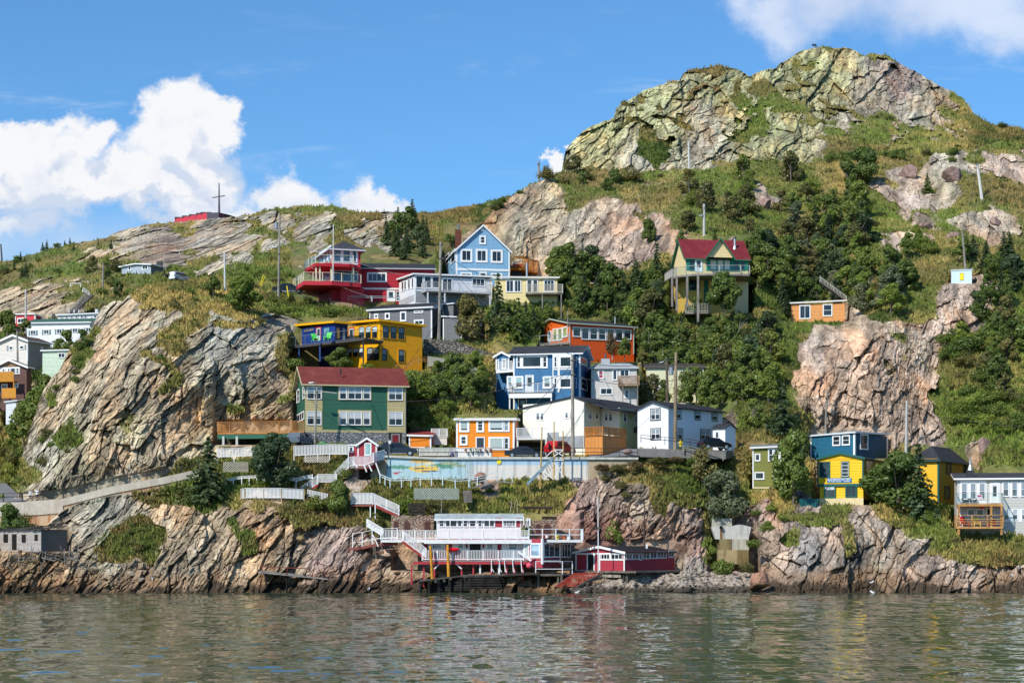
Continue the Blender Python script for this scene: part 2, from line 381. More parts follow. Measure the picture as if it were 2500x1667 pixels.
def rbf(ctrl, X, Y_, reg=0.3):
    C = np.array(ctrl, float); c = C[:, :2] / 100.0; n = len(c)
    d = np.sqrt(((c[:, None] - c[None]) ** 2).sum(-1)); A = np.zeros((n + 3, n + 3)); A[:n, :n] = -d + np.eye(n) * reg
    Pm = np.c_[np.ones(n), c]; A[:n, n:] = Pm; A[n:, :n] = Pm.T
    w = np.linalg.solve(A, np.r_[C[:, 2], 0, 0, 0])
    out = w[n] + w[n + 1] * X / 100 + w[n + 2] * Y_ / 100
    for i in range(n): out = out - w[i] * np.sqrt((X / 100 - c[i, 0]) ** 2 + (Y_ / 100 - c[i, 1]) ** 2)
    return out
def idwcol(pts, X, Y_, pw=2.6):
    num = np.zeros(X.shape + (3,)); den = np.zeros(X.shape)
    for x, y, c in pts:
        w = 1.0 / (((X - x) / 100) ** 2 + ((Y_ - y) / 100) ** 2 + 0.05) ** (pw / 2 * 1.4); num += w[..., None] * np.array(c); den += w
    return num / den[..., None]
TAN = (.44, .36, .25); GREY = (.41, .36, .27); PINK = (.45, .345, .265); PURP = (.33, .245, .205); LICH = (.40, .375, .20); PALE = (.43, .375, .30); OCH = (.40, .275, .165); RED = (.30, .155, .12); DKG = (.19, .18, .165)
STRAW = (.40, .29, .115); GRN = (.155, .185, .05); OLV = (.20, .18, .07); DKGR = (.055, .085, .025); BRN = (.22, .15, .07); LIME = (.19, .235, .055)

def blobs(lst, X, Y_):
    """signed ellipses (cx, cy, rx, ry, sign[, angle]); later ones override"""
    f = np.full(X.shape, -0.6)
    for b in lst:
        cx, cy, rx, ry, sg = b[:5]; an = R(b[5]) if len(b) > 5 else 0
        dx = X - cx; dy = Y_ - cy; u = dx * math.cos(an) + dy * math.sin(an); v = -dx * math.sin(an) + dy * math.cos(an)
        e = 1 - np.sqrt((u / rx) ** 2 + (v / ry) ** 2); w = sstep(e, -0.15, 0.25)
        f = f * (1 - w) + sg * w
    return f
TERR = {}
def sheet(name, xs, top, bot, nrow, ctrl, pads, rocks, tints, vegs, rough=1.0, dip=30, rows_back=8, back=45, crest_noise=1.6, cellscale=1.0, label=None):
    tx = np.interp(xs, [p[0] for p in top], [p[1] for p in top]); bx = np.interp(xs, [p[0] for p in bot], [p[1] for p in bot]) if isinstance(bot, list) else np.full(xs.shape, float(bot))
    tx = tx + (fbm(xs / 24, xs * 0 + 3.3, 5, 11) - .5) * 9 * crest_noise + (fbm(xs / 6, xs * 0 + 8.3, 3, 17) - .5) * 4 * crest_noise
    v = np.linspace(0, 1, nrow)[:, None]; X = np.repeat(xs[None], nrow, 0); Yp = bx[None] + (tx - bx)[None] * v
    for (x0, x1, yt, yb, yf, dp) in pads:
        for xx in (x0, (x0 + x1) / 2, x1):
            ctrl = ctrl + [(xx, yb + 3, yf - .6), (xx, yt, yf + dp + 1.5)]
    D = rbf(ctrl, X, Yp)
    # houses: keep the hill behind them and the ground in front of them
    for (x0, x1, yt, yb, yf, dp) in sorted(pads, key=lambda p: -p[4]):
        wx = sstep(X, x0 - 12, x0 - 1) * (1 - sstep(X, x1 + 1, x1 + 12)); wy = sstep(Yp, yt - 18, yt - 4) * (1 - sstep(Yp, yb - 2, yb + 1))
        D = np.where(wx * wy > 0, np.maximum(D, (yf + dp + .4) * wx * wy + D * (1 - wx * wy)), D)
        wl = wx * sstep(Yp, yb - 1, yb + 1) * (1 - sstep(Yp, yb + 4, yb + 26))
        D = np.minimum(D, (yf - .25) * wl + (D + 0) * (1 - wl)) if yb < 1380 else D
    if name == 'hillside':
        wt_ = np.interp(X, [q[0] for q in WALLT], [q[1] for q in WALLT]); wb_ = np.interp(X, [q[0] for q in WALLB], [q[1] for q in WALLB])
        ww_ = sstep(Yp, wt_ - 3, wt_ + 1) * (1 - sstep(Yp, wb_ - 2, wb_ + 2)) * (1 - sstep(X, 486, 500)); D = np.where(ww_ > 0, np.maximum(D, 217.2 * ww_ + D * (1 - ww_)), D)
        wl_ = sstep(Yp, wb_ - 1, wb_ + 2) * (1 - sstep(Yp, wb_ + 10, wb_ + 50)) * (1 - sstep(X, 486, 520)); D = np.minimum(D, 211.8 * wl_ + D * (1 - wl_)); lockw = np.maximum(ww_, 0)
    else: lockw = 0
    D0 = D
    for _ in range(1): D0 = np.maximum.accumulate(D0, 0)
    D = D0 + np.linspace(0, 1, nrow)[:, None] * 0.3
    # world coordinates before relief
    Xw = (X - 1250) / FPX * D; Zw = CAMZ + (HOR - Yp) / FPX * D
    Xr = X + (fbm(Xw / 5, Zw / 5, 4, 30) - .5) * 120; Yr = Yp + (fbm(Xw / 5, Zw / 5, 4, 36) - .5) * 100
    rk = 1.55 * blobs(rocks, Xr, Yr) + (fbm(Xw / 9, Zw / 5, 5, 40) - .5) * 3.0 + (fbm(Xw / 1.8, Zw / 1.4, 4, 47) - .5) * 1.2
    slope = np.gradient(Zw, axis=0) / np.maximum(np.gradient(D, axis=0), 1e-3); rk = rk + np.clip((slope - 1.5) * 0.12, -.2, .35)
    rk = rk + 4 * (1 - sstep(Zw, 1.8, 3.4)); rock = sstep(rk, -0.14, 0.14)
    padw = np.zeros(X.shape)
    for (x0, x1, yt, yb, yf, dp) in pads:
        padw = np.maximum(padw, sstep(X, x0 - 10, x0) * (1 - sstep(X, x1, x1 + 10)) * sstep(Yp, yt - 8, yt) * (1 - sstep(Yp, yb + 3, yb + 12)))
    a = R(dip); cs = cellscale; wob = (fbm(Xw / 9, Zw / 9, 3, 60) - .5) * 2.6; wob2 = (fbm(Xw / 1.5, Zw / 1.5, 3, 63) - .5) * .5
    la = R(dip)
    al = Xw * np.sin(la) + Zw * np.cos(la) + wob * .4; ac = Xw * np.cos(la) - Zw * np.sin(la) + wob + wob2
    _, e1, r1, f1 = cells(ac / (5.5 * cs), al / (12 * cs), 100); _, e2, r2, f2 = cells(ac / (1.9 * cs), al / (5.0 * cs), 110)
    _, e3, r3, f3 = cells(ac / (0.75 * cs), al / (2.0 * cs), 120); _, e4, r4, f4 = cells(ac / (0.34 * cs), al / (0.8 * cs), 130)
    disp = -(1.9 * f1 + 1.15 * f2 + 0.62 * f3 + 0.30 * f4) * cs + 0.40 * cs * (1 - sstep(e2, 0, .10)) + .2 * cs * (1 - sstep(e3, 0, .14))
    rid = np.abs(fbm(ac / 4.2, al / 14, 5, 140) - .5) * 2; disp = disp + (rid - .35) * 0.9 * cs
    vegd = -(fbm(Xw / 2.2, Zw / 1.4, 5, 150) - .5) * 1.5 * cs - (fbm(Xw / 12, Zw / 9, 3, 156) - .5) * 3.5
    dd = (disp * rock + vegd * (1 - rock)) * rough * (1 - padw * .93) * (1 - np.clip(lockw, 0, 1) * .9) * (1 - .6 * (sstep(X, 540, 600) * (1 - sstep(X, 1400, 1440)) * sstep(Yp, 1085, 1110) * (1 - sstep(Yp, 1225, 1250)) if name == 'hillside' else 0))
    pad_lock = 1 - sstep(v, 0.985, 1.0) * .5
    D = D + dd * pad_lock
    Xw = (X - 1250) / FPX * D; Zw = CAMZ + (HOR - Yp) / FPX * D
    tint = idwcol(tints, X, Yp) * 1.18
    tint = tint * (0.80 + .40 * r2[..., None]) * (0.88 + .24 * r3[..., None])
    sh = (fbm(ac / 2.5, al / 9, 4, 170) - .5)[..., None]; tint = tint * (1 + .5 * sh)
    stv = fbm(ac / 0.9, al / 4.5, 5, 220, .6); f5 = fbm(Xw / .8, Zw / .8, 4, 230, .6)
    tint = tint * (1 - .38 * sstep(stv, .50, .66))[..., None] * (1 + .35 * sstep(stv, .50, .36))[..., None] * (1 - .30 * sstep(f5, .5, .72))[..., None]
    crk = np.maximum(1 - sstep(e2, 0, .05), .7 * (1 - sstep(e3, 0, .07))) * sstep(fbm(Xw / 2, Zw / 2, 3, 240), .42, .6)
    tint = tint * (1 - .35 * crk)[..., None]
    lich = sstep(fbm(Xw / 4, Zw / 6, 5, 250), .53, .66)[..., None]; tint = tint * (1 - .4 * lich) + .4 * lich * tint * np.array([.90, .98, .84])
    rust = sstep(fbm(Xw / 3, Zw / 5, 5, 260), .55, .68)[..., None]; tint = tint * (1 - .5 * rust) + .5 * rust * tint * np.array([1.18, .90, .68])
    hue = (fbm(Xw / 5, Zw / 8, 3, 180) - .5); tint[..., 0] *= 1 + .22 * hue; tint[..., 2] *= 1 - .25 * hue
    vg = idwcol(vegs, X, Yp); n1 = fbm(Xw / 5, Zw / 2.5, 5, 190); n2 = fbm(Xw / 2.2, Zw / 1.2, 4, 197); n3 = fbm(Xw / 14, Zw / 7, 3, 205)
    for nn, lo, hi, c, am in ((n1, .52, .66, STRAW, .6), (n2, .55, .7, DKGR, .5), (1 - n1, .52, .66, GRN, .75), (n3, .55, .68, BRN, .5), (1 - n3, .58, .7, LIME, .35)):
        w = (sstep(nn, lo, hi) * am)[..., None]; vg = vg * (1 - w) + np.array(c) * w
    col = tint * rock[..., None] + vg * (1 - rock[..., None])
    zt = Zw + (fbm(Xw / 2.5, Zw / 2.5, 4, 270) - .5) * 3.0
    for hi_, lo_, am, cc in ((2.7, 1.4, .5, (.28, .15, .07)), (1.15, .5, .88, (.045, .034, .022))):
        w = (sstep(-zt, -hi_, -lo_) * am)[..., None]; col = col * (1 - w) + np.array(cc) * w
    col = np.clip(col, 0.01, 0.9)
    V = np.stack([Xw, D, Zw], -1)
    # the far side: the crest rolls over and falls away behind
    ex = []; last = V[-1]
    for i in range(1, rows_back + 1):
        t = i / rows_back; q = last.copy(); q[:, 1] += back * t; q[:, 0] += last[:, 0] / last[:, 1] * back * t * .5; q[:, 2] += -back * .55 * t * t - (np.abs(fbm(xs / 20 + i, xs * 0 + i * 1.7, 3, 210)) - .3) * 1.2; ex.append(q)
    Vf = np.concatenate([V, np.array(ex)]); nr = len(Vf); nc = len(xs)
    Cf = np.concatenate([col, np.repeat(col[-1][None], rows_back, 0)]); Rf = np.concatenate([rock, np.repeat(rock[-1][None], rows_back, 0)])
    idx = np.arange(nr * nc).reshape(nr, nc)
    F = np.stack([idx[:-1, :-1], idx[:-1, 1:], idx[1:, 1:], idx[1:, :-1]], -1).reshape(-1, 4)
    o = npmesh(name, Vf.reshape(-1, 3), F, MAT_ROCK, smooth=False)
    setattr_col(o.data, 'tint', Cf.reshape(-1, 3)); setattr_f(o.data, 'rock', Rf.ravel())
    tag(o, label, None, None, 'structure')
    TERR[name] = dict(xs=xs, top=tx, bot=bx, V=V, rock=rock, col=col, n=nrow, Yp=Yp)
    return o
MAT_ROCK = rock_material('hillside_rock')
def lookup(name, px, py):
    """point of the terrain sheet seen in direction (px, py)"""
    T = TERR[name]; i = int(np.clip(np.searchsorted(T['xs'], px), 0, len(T['xs']) - 1)); t, b = T['top'][i], T['bot'][i]
    j = int(np.clip(round((b - py) / (b - t) * (T['n'] - 1)), 0, T['n'] - 1)); return Vector(T['V'][j, i])

nearS = [(x, 1472, 198.5 + 1.2 * math.sin(x * .013)) for x in range(-80, 2600, 190)] + [
    (-60, 1440, 201), (-60, 1350, 204), (-60, 1250, 212), (100, 1440, 201.2), (100, 1370, 203), (100, 1262, 211), (100, 1228, 213.5), (240, 1380, 203), (300, 1440, 200.8), (300, 1300, 205.5), (300, 1205, 212.5),
    (-60, 1216, 222), (20, 1214, 221), (60, 1160, 226), (95, 1180, 217.5), (300, 1150, 217.5), (450, 1120, 217.5), (300, 1000, 220), (250, 880, 230), (350, 850, 227), (400, 750, 240), (420, 700, 250), (150, 1100, 219), (140, 950, 231), (100, 990, 236), (82, 1040, 231), (240, 765, 250),
    (600, 1000, 222), (690, 850, 236), (600, 780, 238), (600, 730, 250), (500, 695, 256), (520, 880, 226), (600, 1440, 201), (600, 1300, 206), (600, 1225, 210), (600, 1190, 214), (600, 1140, 218.4), (750, 1200, 213.8), (750, 1150, 218), (480, 1300, 206), (480, 1165, 215.5), (700, 1110, 219),
    (900, 1440, 200.8), (920, 1350, 204), (880, 1290, 207), (900, 1250, 211), (900, 1170, 217), (1000, 1190, 215.5), (820, 1350, 205), (1000, 1440, 202), (1100, 1446, 201.8), (1100, 1385, 206), (1180, 1245, 212), (1100, 1178, 216.5),
    (1250, 1410, 203), (1350, 1410, 203.5), (1500, 1444, 201.3), (1500, 1405, 207), (1600, 1410, 207.5), (1800, 1440, 201.5), (1750, 1405, 208), (1480, 1310, 212.5), (1480, 1180, 217), (1560, 1180, 214), (1560, 1300, 211), (1700, 1395, 209), (1700, 1250, 212), (1690, 1150, 218),
    (1790, 1262, 218), (1790, 1200, 219), (1600, 1120, 220), (1900, 1440, 201), (1900, 1300, 206.5), (1870, 1215, 213), (2100, 1440, 200.7), (2100, 1300, 204.5), (2100, 1242, 210.5), (2250, 1270, 209), (2350, 1440, 200.6), (2350, 1340, 203.6), (2350, 1302, 206.5), (2560, 1440, 200.6), (2560, 1300, 206),
    (1150, 940, 234), (1080, 1000, 230), (1200, 830, 252), (1250, 780, 260), (1300, 720, 268), (1300, 600, 284), (1400, 600, 280), (1180, 560, 296), (1260, 480, 312), (1371, 440, 325), (1450, 430, 330), (1500, 520, 300), (1600, 440, 330), (1600, 560, 290), (1560, 700, 270), (1600, 850, 254), (1750, 900, 240), (1800, 980, 230),
    (1850, 700, 266), (1880, 800, 254), (1850, 560, 292), (1900, 450, 325), (2000, 820, 244), (2100, 700, 262), (2100, 560, 292), (2150, 430, 320), (2400, 450, 305), (2500, 380, 325), (2250, 400, 330), (2450, 700, 258), (2330, 720, 254), (2400, 900, 238), (2450, 1050, 226), (2130, 1030, 228), (2120, 850, 236), (2100, 795, 243), (2000, 900, 236), (1960, 1000, 228), (2330, 1050, 232), (2280, 900, 246), (2560, 600, 275),
    (1020, 640, 285), (900, 725, 276), (760, 735, 268), (800, 760, 258), (680, 1090, 220)]
WALLB = [(-60, 1288), (110, 1284), (150, 1246), (200, 1224), (275, 1208), (330, 1202), (400, 1192), (440, 1178), (490, 1168)]; WALLT = [(-60, 1205), (54, 1203), (154, 1195), (275, 1166), (400, 1142), (490, 1122)]
nearTop = [(-80, 1219), (44, 1216), (50, 1166), (53, 1120), (62, 1086), (72, 1050), (86, 1010), (95, 975), (107, 954), (124, 927), (142, 905), (161, 874), (172, 847), (191, 832), (222, 812), (229, 788), (239, 765), (254, 746), (268, 739), (301, 732), (312, 721), (328, 712), (357, 701), (379, 694), (415, 691), (482, 684), (520, 688), (560, 694), (645, 716), (700, 722), (735, 727), (900, 722), (990, 680), (1040, 634), (1090, 600), (1150, 560), (1180, 540), (1215, 506), (1262, 468), (1300, 450), (1340, 432), (1371, 426), (1400, 420), (1450, 408), (1540, 420), (1700, 414), (1900, 400), (2050, 392), (2250, 376), (2380, 365), (2430, 348), (2500, 350), (2600, 346)]
nearRock = [(330, 930, 230, 260, 1), (560, 930, 150, 190, 1), (230, 1090, 190, 120, 1), (480, 1060, 250, 100, 1), (600, 820, 110, 70, 1), (300, 800, 90, 70, 1), (470, 715, 190, 40, -.9), (560, 790, 70, 14, -.7, 8), (450, 790, 40, 60, -.35), (620, 745, 90, 30, -1),
            (130, 1020, 90, 130, 1), (200, 880, 60, 90, .9), (150, 1060, 34, 40, -.7), (205, 860, 26, 40, -.7, 30), (120, 985, 20, 26, -.6), (390, 900, 14, 60, -.5), (300, 1010, 26, 50, -.4), (560, 1000, 30, 20, -.3),
            (280, 1300, 380, 140, 1), (560, 1330, 260, 160, 1), (350, 1330, 90, 60, -.9), (400, 1200, 60, 40, -.2), (480, 1190, 80, 60, -.6), (620, 1170, 120, 60, -.7), (600, 1290, 40, 50, -.3), (700, 1260, 120, 100, .4), (880, 1380, 200, 80, 1), (740, 1400, 120, 60, 1), (810, 1230, 110, 70, -.6), (950, 1200, 130, 70, -.8), (1200, 1180, 60, 60, .7), (1020, 1160, 100, 40, -1),
            (870, 1180, 40, 50, .4), (1330, 1210, 110, 70, -.9), (1400, 1150, 80, 50, -.9), (1480, 1250, 110, 150, 1), (1600, 1280, 110, 150, 1), (1570, 1130, 120, 60, -1), (1620, 1220, 50, 70, -.3), (1690, 1300, 60, 130, 1), (1400, 1280, 60, 60, .6), (1720, 1160, 90, 80, -1), (1240, 1420, 260, 40, 1), (1560, 1420, 300, 50, .9),
            (2050, 1350, 280, 110, 1), (1910, 1280, 100, 110, 1), (1875, 1195, 50, 60, -.7, -40), (1985, 1258, 100, 22, -.9), (2110, 1238, 120, 18, -1), (2120, 1300, 120, 50, 1), (2250, 1250, 100, 60, -.8), (2200, 1350, 120, 80, 1), (2400, 1400, 200, 50, .9), (2420, 1330, 160, 40, -.6), (1920, 1330, 20, 40, -.4), (2060, 1290, 16, 60, -.4),
            (2120, 960, 190, 160, 1), (2250, 990, 90, 110, 1), (2290, 860, 50, 60, .6), (2200, 820, 70, 60, .9), (2280, 800, 50, 50, .6), (2000, 850, 80, 70, .9), (2090, 800, 90, 60, .7), (2370, 760, 55, 120, .9, 15), (2330, 740, 40, 60, .9), (2180, 870, 60, 60, -.2), (2390, 1105, 30, 40, .8), (2400, 950, 120, 140, -1), (1960, 790, 50, 40, -.6),
            (1290, 560, 150, 110, 1), (1220, 510, 60, 60, 1), (1480, 590, 175, 90, 1), (1400, 540, 120, 90, 1), (1290, 480, 90, 50, .8), (1420, 430, 70, 20, -.9), (1440, 470, 60, 25, -.7), (1600, 480, 90, 60, -.6), (1560, 650, 60, 60, .7), (1300, 640, 80, 60, .9), (1160, 590, 50, 40, .6),
            (1870, 490, 60, 38, .9), (2210, 460, 60, 55, 1), (2300, 440, 70, 60, .9), (2380, 400, 100, 25, .7), (2260, 540, 60, 20, .9), (2420, 540, 60, 40, .5), (2150, 600, 80, 30, .2), (2450, 400, 70, 40, .6), (2230, 600, 40, 26, .7), (1950, 640, 200, 120, -1), (2000, 450, 130, 60, -.9), (1750, 520, 110, 70, -.9), (1700, 800, 250, 160, -1)]
nearTint = [(250, 900, TAN), (420, 850, GREY), (350, 1000, TAN), (600, 900, GREY), (120, 1150, GREY), (520, 1050, TAN), (250, 1100, GREY), (280, 1250, GREY), (500, 1280, TAN), (640, 1300, OCH), (80, 1380, OCH), (620, 1390, TAN), (820, 1390, PURP), (950, 1380, PINK), (1200, 1200, PURP), (1480, 1200, PURP), (1480, 1300, RED), (1600, 1250, PINK), (1690, 1330, PURP), (1500, 1420, PALE), (1650, 1418, PALE), (1780, 1415, PALE),
            (1800, 1420, PINK), (1900, 1330, PINK), (1980, 1350, DKG), (2050, 1310, PINK), (2080, 1350, DKG), (2150, 1330, PALE), (2250, 1400, PINK), (2400, 1400, PINK), (2100, 900, PINK), (2000, 900, PINK), (2200, 1000, PINK), (2370, 760, PINK), (1290, 560, TAN), (1200, 520, OCH), (1400, 560, TAN), (1500, 590, PINK), (1600, 660, PURP), (1380, 460, TAN), (1870, 490, PINK), (2210, 450, PINK), (2330, 450, GREY), (2450, 400, PINK), (1300, 1420, OCH), (1880, 1230, PURP)]
nearVeg = [(450, 720, STRAW), (620, 750, STRAW), (550, 790, STRAW), (110, 1080, GRN), (190, 900, OLV), (350, 1330, BRN), (480, 1190, GRN), (800, 1230, BRN), (950, 1200, GRN), (1050, 1160, LIME), (1320, 1210, LIME), (1570, 1120, BRN), (1440, 1150, STRAW), (1720, 1150, DKGR), (1870, 1210, STRAW), (2000, 1250, OLV), (2150, 1240, STRAW), (2300, 1260, GRN), (2400, 1330, BRN), (2450, 1000, LIME), (2400, 850, GRN), (2050, 700, DKGR), (1800, 850, DKGR), (1600, 850, DKGR), (1300, 800, GRN), (1200, 840, STRAW), (1600, 500, OLV), (1450, 450, OLV), (1750, 470, GRN), (1900, 430, OLV), (1800, 560, GRN), (1950, 540, GRN), (2100, 420, STRAW), (2300, 500, GRN), (2450, 500, OLV), (2400, 600, OLV), (2200, 620, OLV), (2150, 520, GRN), (1100, 650, GRN), (700, 760, GRN), (900, 760, BRN), (1080, 840, GRN), (2450, 740, GRN)]
sheet('hillside', np.r_[np.linspace(-420, -79, 80), np.linspace(-75, 2590, 1330), np.linspace(2595, 3000, 100)], nearTop, 1474, 640, nearS, PADS, nearRock, nearTint, nearVeg, rough=1.0, dip=30, cellscale=.74, label='rocky hillside and cliffs rising from the harbour under the houses')
farS = [(-60, 1300, 236), (0, 1250, 238), (100, 1250, 240), (0, 1120, 246), (0, 1000, 250), (100, 1000, 252), (0, 900, 266), (150, 900, 264), (100, 790, 294), (200, 790, 296), (100, 720, 312), (300, 730, 318), (300, 665, 336), (400, 700, 325), (0, 670, 380), (150, 610, 400), (300, 568, 420), (420, 550, 440), (600, 536, 455), (650, 600, 372), (700, 700, 318), (900, 700, 318), (850, 512, 430), (1000, 640, 345), (1000, 530, 440), (1150, 530, 440), (1290, 470, 450), (1290, 640, 360), (550, 650, 345), (450, 610, 385), (800, 600, 370), (700, 520, 440), (500, 800, 310), (900, 900, 300), (1300, 800, 320), (300, 1000, 262), (300, 1300, 246), (600, 900, 305), (1100, 850, 318), (1440, 780, 330), (400, 900, 300)]
farTop = [(-80, 645), (0, 642), (64, 624), (100, 614), (138, 604), (190, 592), (223, 587), (258, 580), (298, 561), (351, 550), (425, 544), (480, 538), (574, 529), (611, 524), (650, 515), (680, 510), (730, 504), (787, 502), (829, 506), (860, 515), (882, 518), (957, 519), (1063, 519), (1127, 504), (1180, 496), (1254, 476), (1291, 452), (1371, 420), (1440, 400)]
farRock = [(90, 745, 120, 50, 1), (430, 600, 170, 60, 1), (330, 590, 90, 40, .8), (560, 620, 90, 60, 1), (230, 620, 60, 22, .5), (280, 650, 60, 40, .5), (200, 680, 60, 20, .6), (520, 540, 130, 16, .8), (400, 560, 120, 20, -.1), (780, 560, 34, 60, 1, 20), (765, 600, 30, 30, .8), (680, 535, 60, 22, .8), (690, 590, 30, 30, .5), (900, 560, 60, 16, .4), (940, 545, 40, 10, .6), (1000, 590, 60, 30, .1), (60, 850, 200, 60, -1), (330, 680, 100, 30, -.3), (130, 660, 180, 30, -.8), (620, 680, 140, 60, -1)]
farTint = [(90, 745, TAN), (400, 600, PINK), (450, 560, PALE), (560, 640, GREY), (780, 560, GREY), (680, 530, GREY), (940, 540, GREY), (300, 620, TAN)]
farVeg = [(50, 660, OLV), (150, 640, GRN), (250, 600, OLV), (450, 640, OLV), (700, 560, OLV), (720, 640, GRN), (900, 560, BRN), (1000, 560, BRN), (1100, 560, BRN), (1200, 500, DKGR), (620, 690, GRN), (500, 540, STRAW), (20, 1080, STRAW), (60, 1150, LIME), (60, 950, DKGR), (100, 850, DKGR), (850, 520, OLV), (950, 600, OLV)]
sheet('far_hill', np.r_[np.linspace(-420, -84, 60), np.linspace(-80, 1440, 620)], farTop, [(-80, 1330), (300, 1330), (420, 820), (1440, 780)], 330, farS, PADS_A, farRock, farTint, farVeg, rough=1.2, dip=20, back=80, crest_noise=1.0, cellscale=1.5, label='distant grassy and rocky hill with the fort wall on its crest')
mtS = [(x, 470, 345) for x in range(1300, 2700, 150)] + [(1380, 400, 362), (1440, 330, 372), (1520, 280, 378), (1700, 350, 372), (1650, 220, 396), (1740, 168, 412), (1840, 200, 415), (1800, 300, 390), (1900, 250, 400), (2000, 120, 440), (2000, 250, 408), (2100, 180, 425), (2250, 200, 435), (2200, 300, 400), (2380, 320, 400), (2500, 340, 395), (2600, 340, 395), (2000, 360, 372), (1560, 400, 356), (1850, 400, 356), (2300, 390, 362)]
mtTop = [(1290, 470), (1355, 440), (1371, 424), (1374, 400), (1380, 374), (1395, 350), (1424, 321), (1460, 300), (1499, 287), (1503, 268), (1515, 258), (1540, 240), (1563, 224), (1600, 212), (1637, 200), (1660, 194), (1668, 180), (1690, 171), (1743, 162), (1770, 164), (1796, 169), (1815, 178), (1830, 188), (1850, 178), (1871, 170), (1895, 164), (1903, 156), (1945, 130), (1970, 119), (1998, 116), (2062, 117), (2085, 123), (2105, 134), (2140, 132), (2168, 138), (2222, 170), (2260, 188), (2285, 204), (2320, 220), (2349, 240), (2365, 260), (2381, 280), (2405, 296), (2434, 308), (2470, 312), (2500, 314), (2600, 318)]
mtRock = [(1480, 350, 150, 110, 1), (1700, 290, 200, 130, 1), (1950, 230, 200, 120, 1), (2080, 180, 120, 80, 1), (2230, 250, 110, 100, .8), (1900, 360, 160, 50, .8), (1610, 360, 30, 50, -.6, 20), (1930, 260, 110, 26, -.8, 20), (1850, 290, 24, 60, -.5, -20), (2300, 330, 120, 50, -.35), (2200, 370, 200, 30, -.6), (1960, 185, 20, 20, -.7), (2140, 145, 30, 16, -.5), (1790, 250, 12, 30, -.6), (1830, 275, 70, 14, -.5), (1560, 310, 60, 10, -.3), (2440, 340, 100, 40, -.8), (1700, 235, 60, 8, -.4), (1800, 330, 50, 12, -.5), (2060, 270, 60, 12, -.4, 30), (1650, 290, 40, 9, -.4), (2150, 300, 50, 14, -.5), (1560, 250, 40, 7, -.3), (2020, 340, 60, 14, -.5)]
mtTint = [(1450, 380, LICH), (1650, 330, LICH), (1850, 300, LICH), (1480, 320, LICH), (1560, 390, GREY), (1600, 260, LICH), (1700, 300, TAN), (1750, 200, LICH), (1700, 350, GREY), (1950, 160, LICH), (2030, 200, LICH), (2120, 230, GREY), (2200, 200, PURP), (2250, 260, GREY), (2300, 220, GREY), (1900, 350, LICH), (2100, 350, PINK), (1850, 230, LICH), (2350, 300, TAN)]
mtVeg = [(1600, 380, DKGR), (1930, 260, OLV), (2300, 320, STRAW), (2200, 370, GRN), (2000, 400, OLV), (1700, 240, BRN), (2440, 350, DKGR), (1850, 290, GRN)]
sheet('mountain', np.r_[np.linspace(1290, 2600, 640), np.linspace(2606, 3000, 80)], mtTop, 480, 260, mtS, [], mtRock, mtTint, mtVeg, rough=1.15, dip=28, back=120, crest_noise=1.2, cellscale=1.7, label='high rocky summit above the village')
# ---------------------------------------------------------------- water
m, g, b = principled('harbour_water', 0.06, 0.5)
b.inputs['IOR'].default_value = 1.333
p = worldpos(g)
q_ = g.vm('MULTIPLY', p, (1.0, 0.27, 1))
na = g.n('ShaderNodeTexNoise', Vector=q_, Scale=0.95, Detail=3.0, Roughness=0.62).outputs[1]
nb_ = g.n('ShaderNodeTexNoise', Vector=g.vm('MULTIPLY', p, (1.0, 0.5, 1)), Scale=0.22, Detail=2.0, Roughness=0.5).outputs[1]
v_ = g.vm('MULTIPLY', g.vm('SUBTRACT', na, (.5, .5, .5)), (0.15, 0.29, 0)); v2_ = g.vm('MULTIPLY', g.vm('SUBTRACT', nb_, (.5, .5, .5)), (0.04, 0.10, 0))
nn_ = g.vm('NORMALIZE', g.vm('ADD', g.vm('ADD', v_, v2_), g.n('ShaderNodeNewGeometry').outputs[1])); g.set(b.inputs['Normal'], nn_)
g.set(b.inputs['Base Color'], g.mix(g.noise(p, 0.03, 3, .5), (0.048, 0.074, 0.046, 1), (0.072, 0.082, 0.044, 1)))
MAT_WATER = m
def waves(X, Y_):
    WN = [fbm(X / 14 + q, Y_ / 14, 2, 300 + q) for q in range(4)]; rg = np.random.default_rng(5); Z = np.zeros(X.shape)
    for k in range(46):
        wl = 0.9 * (9.0 / 0.9) ** rg.random(); an = rg.normal(0, .62) + .25; kx = math.sin(an) * 2 * math.pi / wl; ky = math.cos(an) * 2 * math.pi / wl
        ph = rg.random() * 6.28; am = 0.0019 * wl ** 0.75
        c = np.cos(kx * X + ky * Y_ + ph + 5.0 * WN[k % 4]); Z += am * (c + .25 * c * c)
    gust = 0.55 + 0.9 * fbm(X / 22, Y_ / 60, 3, 400)
    return Z * gust
xs = np.arange(-78, 78.01, .24); ys = np.arange(46, 204, .27)
Xg, Yg = np.meshgrid(xs, ys); Zg = waves(Xg, Yg)
edge = sstep(Xg, -78, -74) * (1 - sstep(Xg, 74, 78)) * sstep(Yg, 46, 50); Zg = Zg * edge
idx = np.arange(Xg.size).reshape(Xg.shape); F = np.stack([idx[:-1, :-1], idx[:-1, 1:], idx[1:, 1:], idx[1:, :-1]], -1).reshape(-1, 4)
V = np.stack([Xg, Yg, Zg], -1).reshape(-1, 3)
base = len(V); OX = [(-1500, -300, 0), (1500, -300, 0), (1500, 46, 0), (78, 46, 0), (-78, 46, 0), (-1500, 46, 0), (-1500, ys[-1], 0), (-78, ys[-1], 0), (78, ys[-1], 0), (1500, ys[-1], 0), (1500, 320, 0), (-1500, 320, 0)]
V = np.r_[V, np.array(OX, float)]; F = np.r_[F, base + np.array([[0, 1, 2, 5], [5, 4, 7, 6], [3, 2, 9, 8], [6, 9, 10, 11]])]
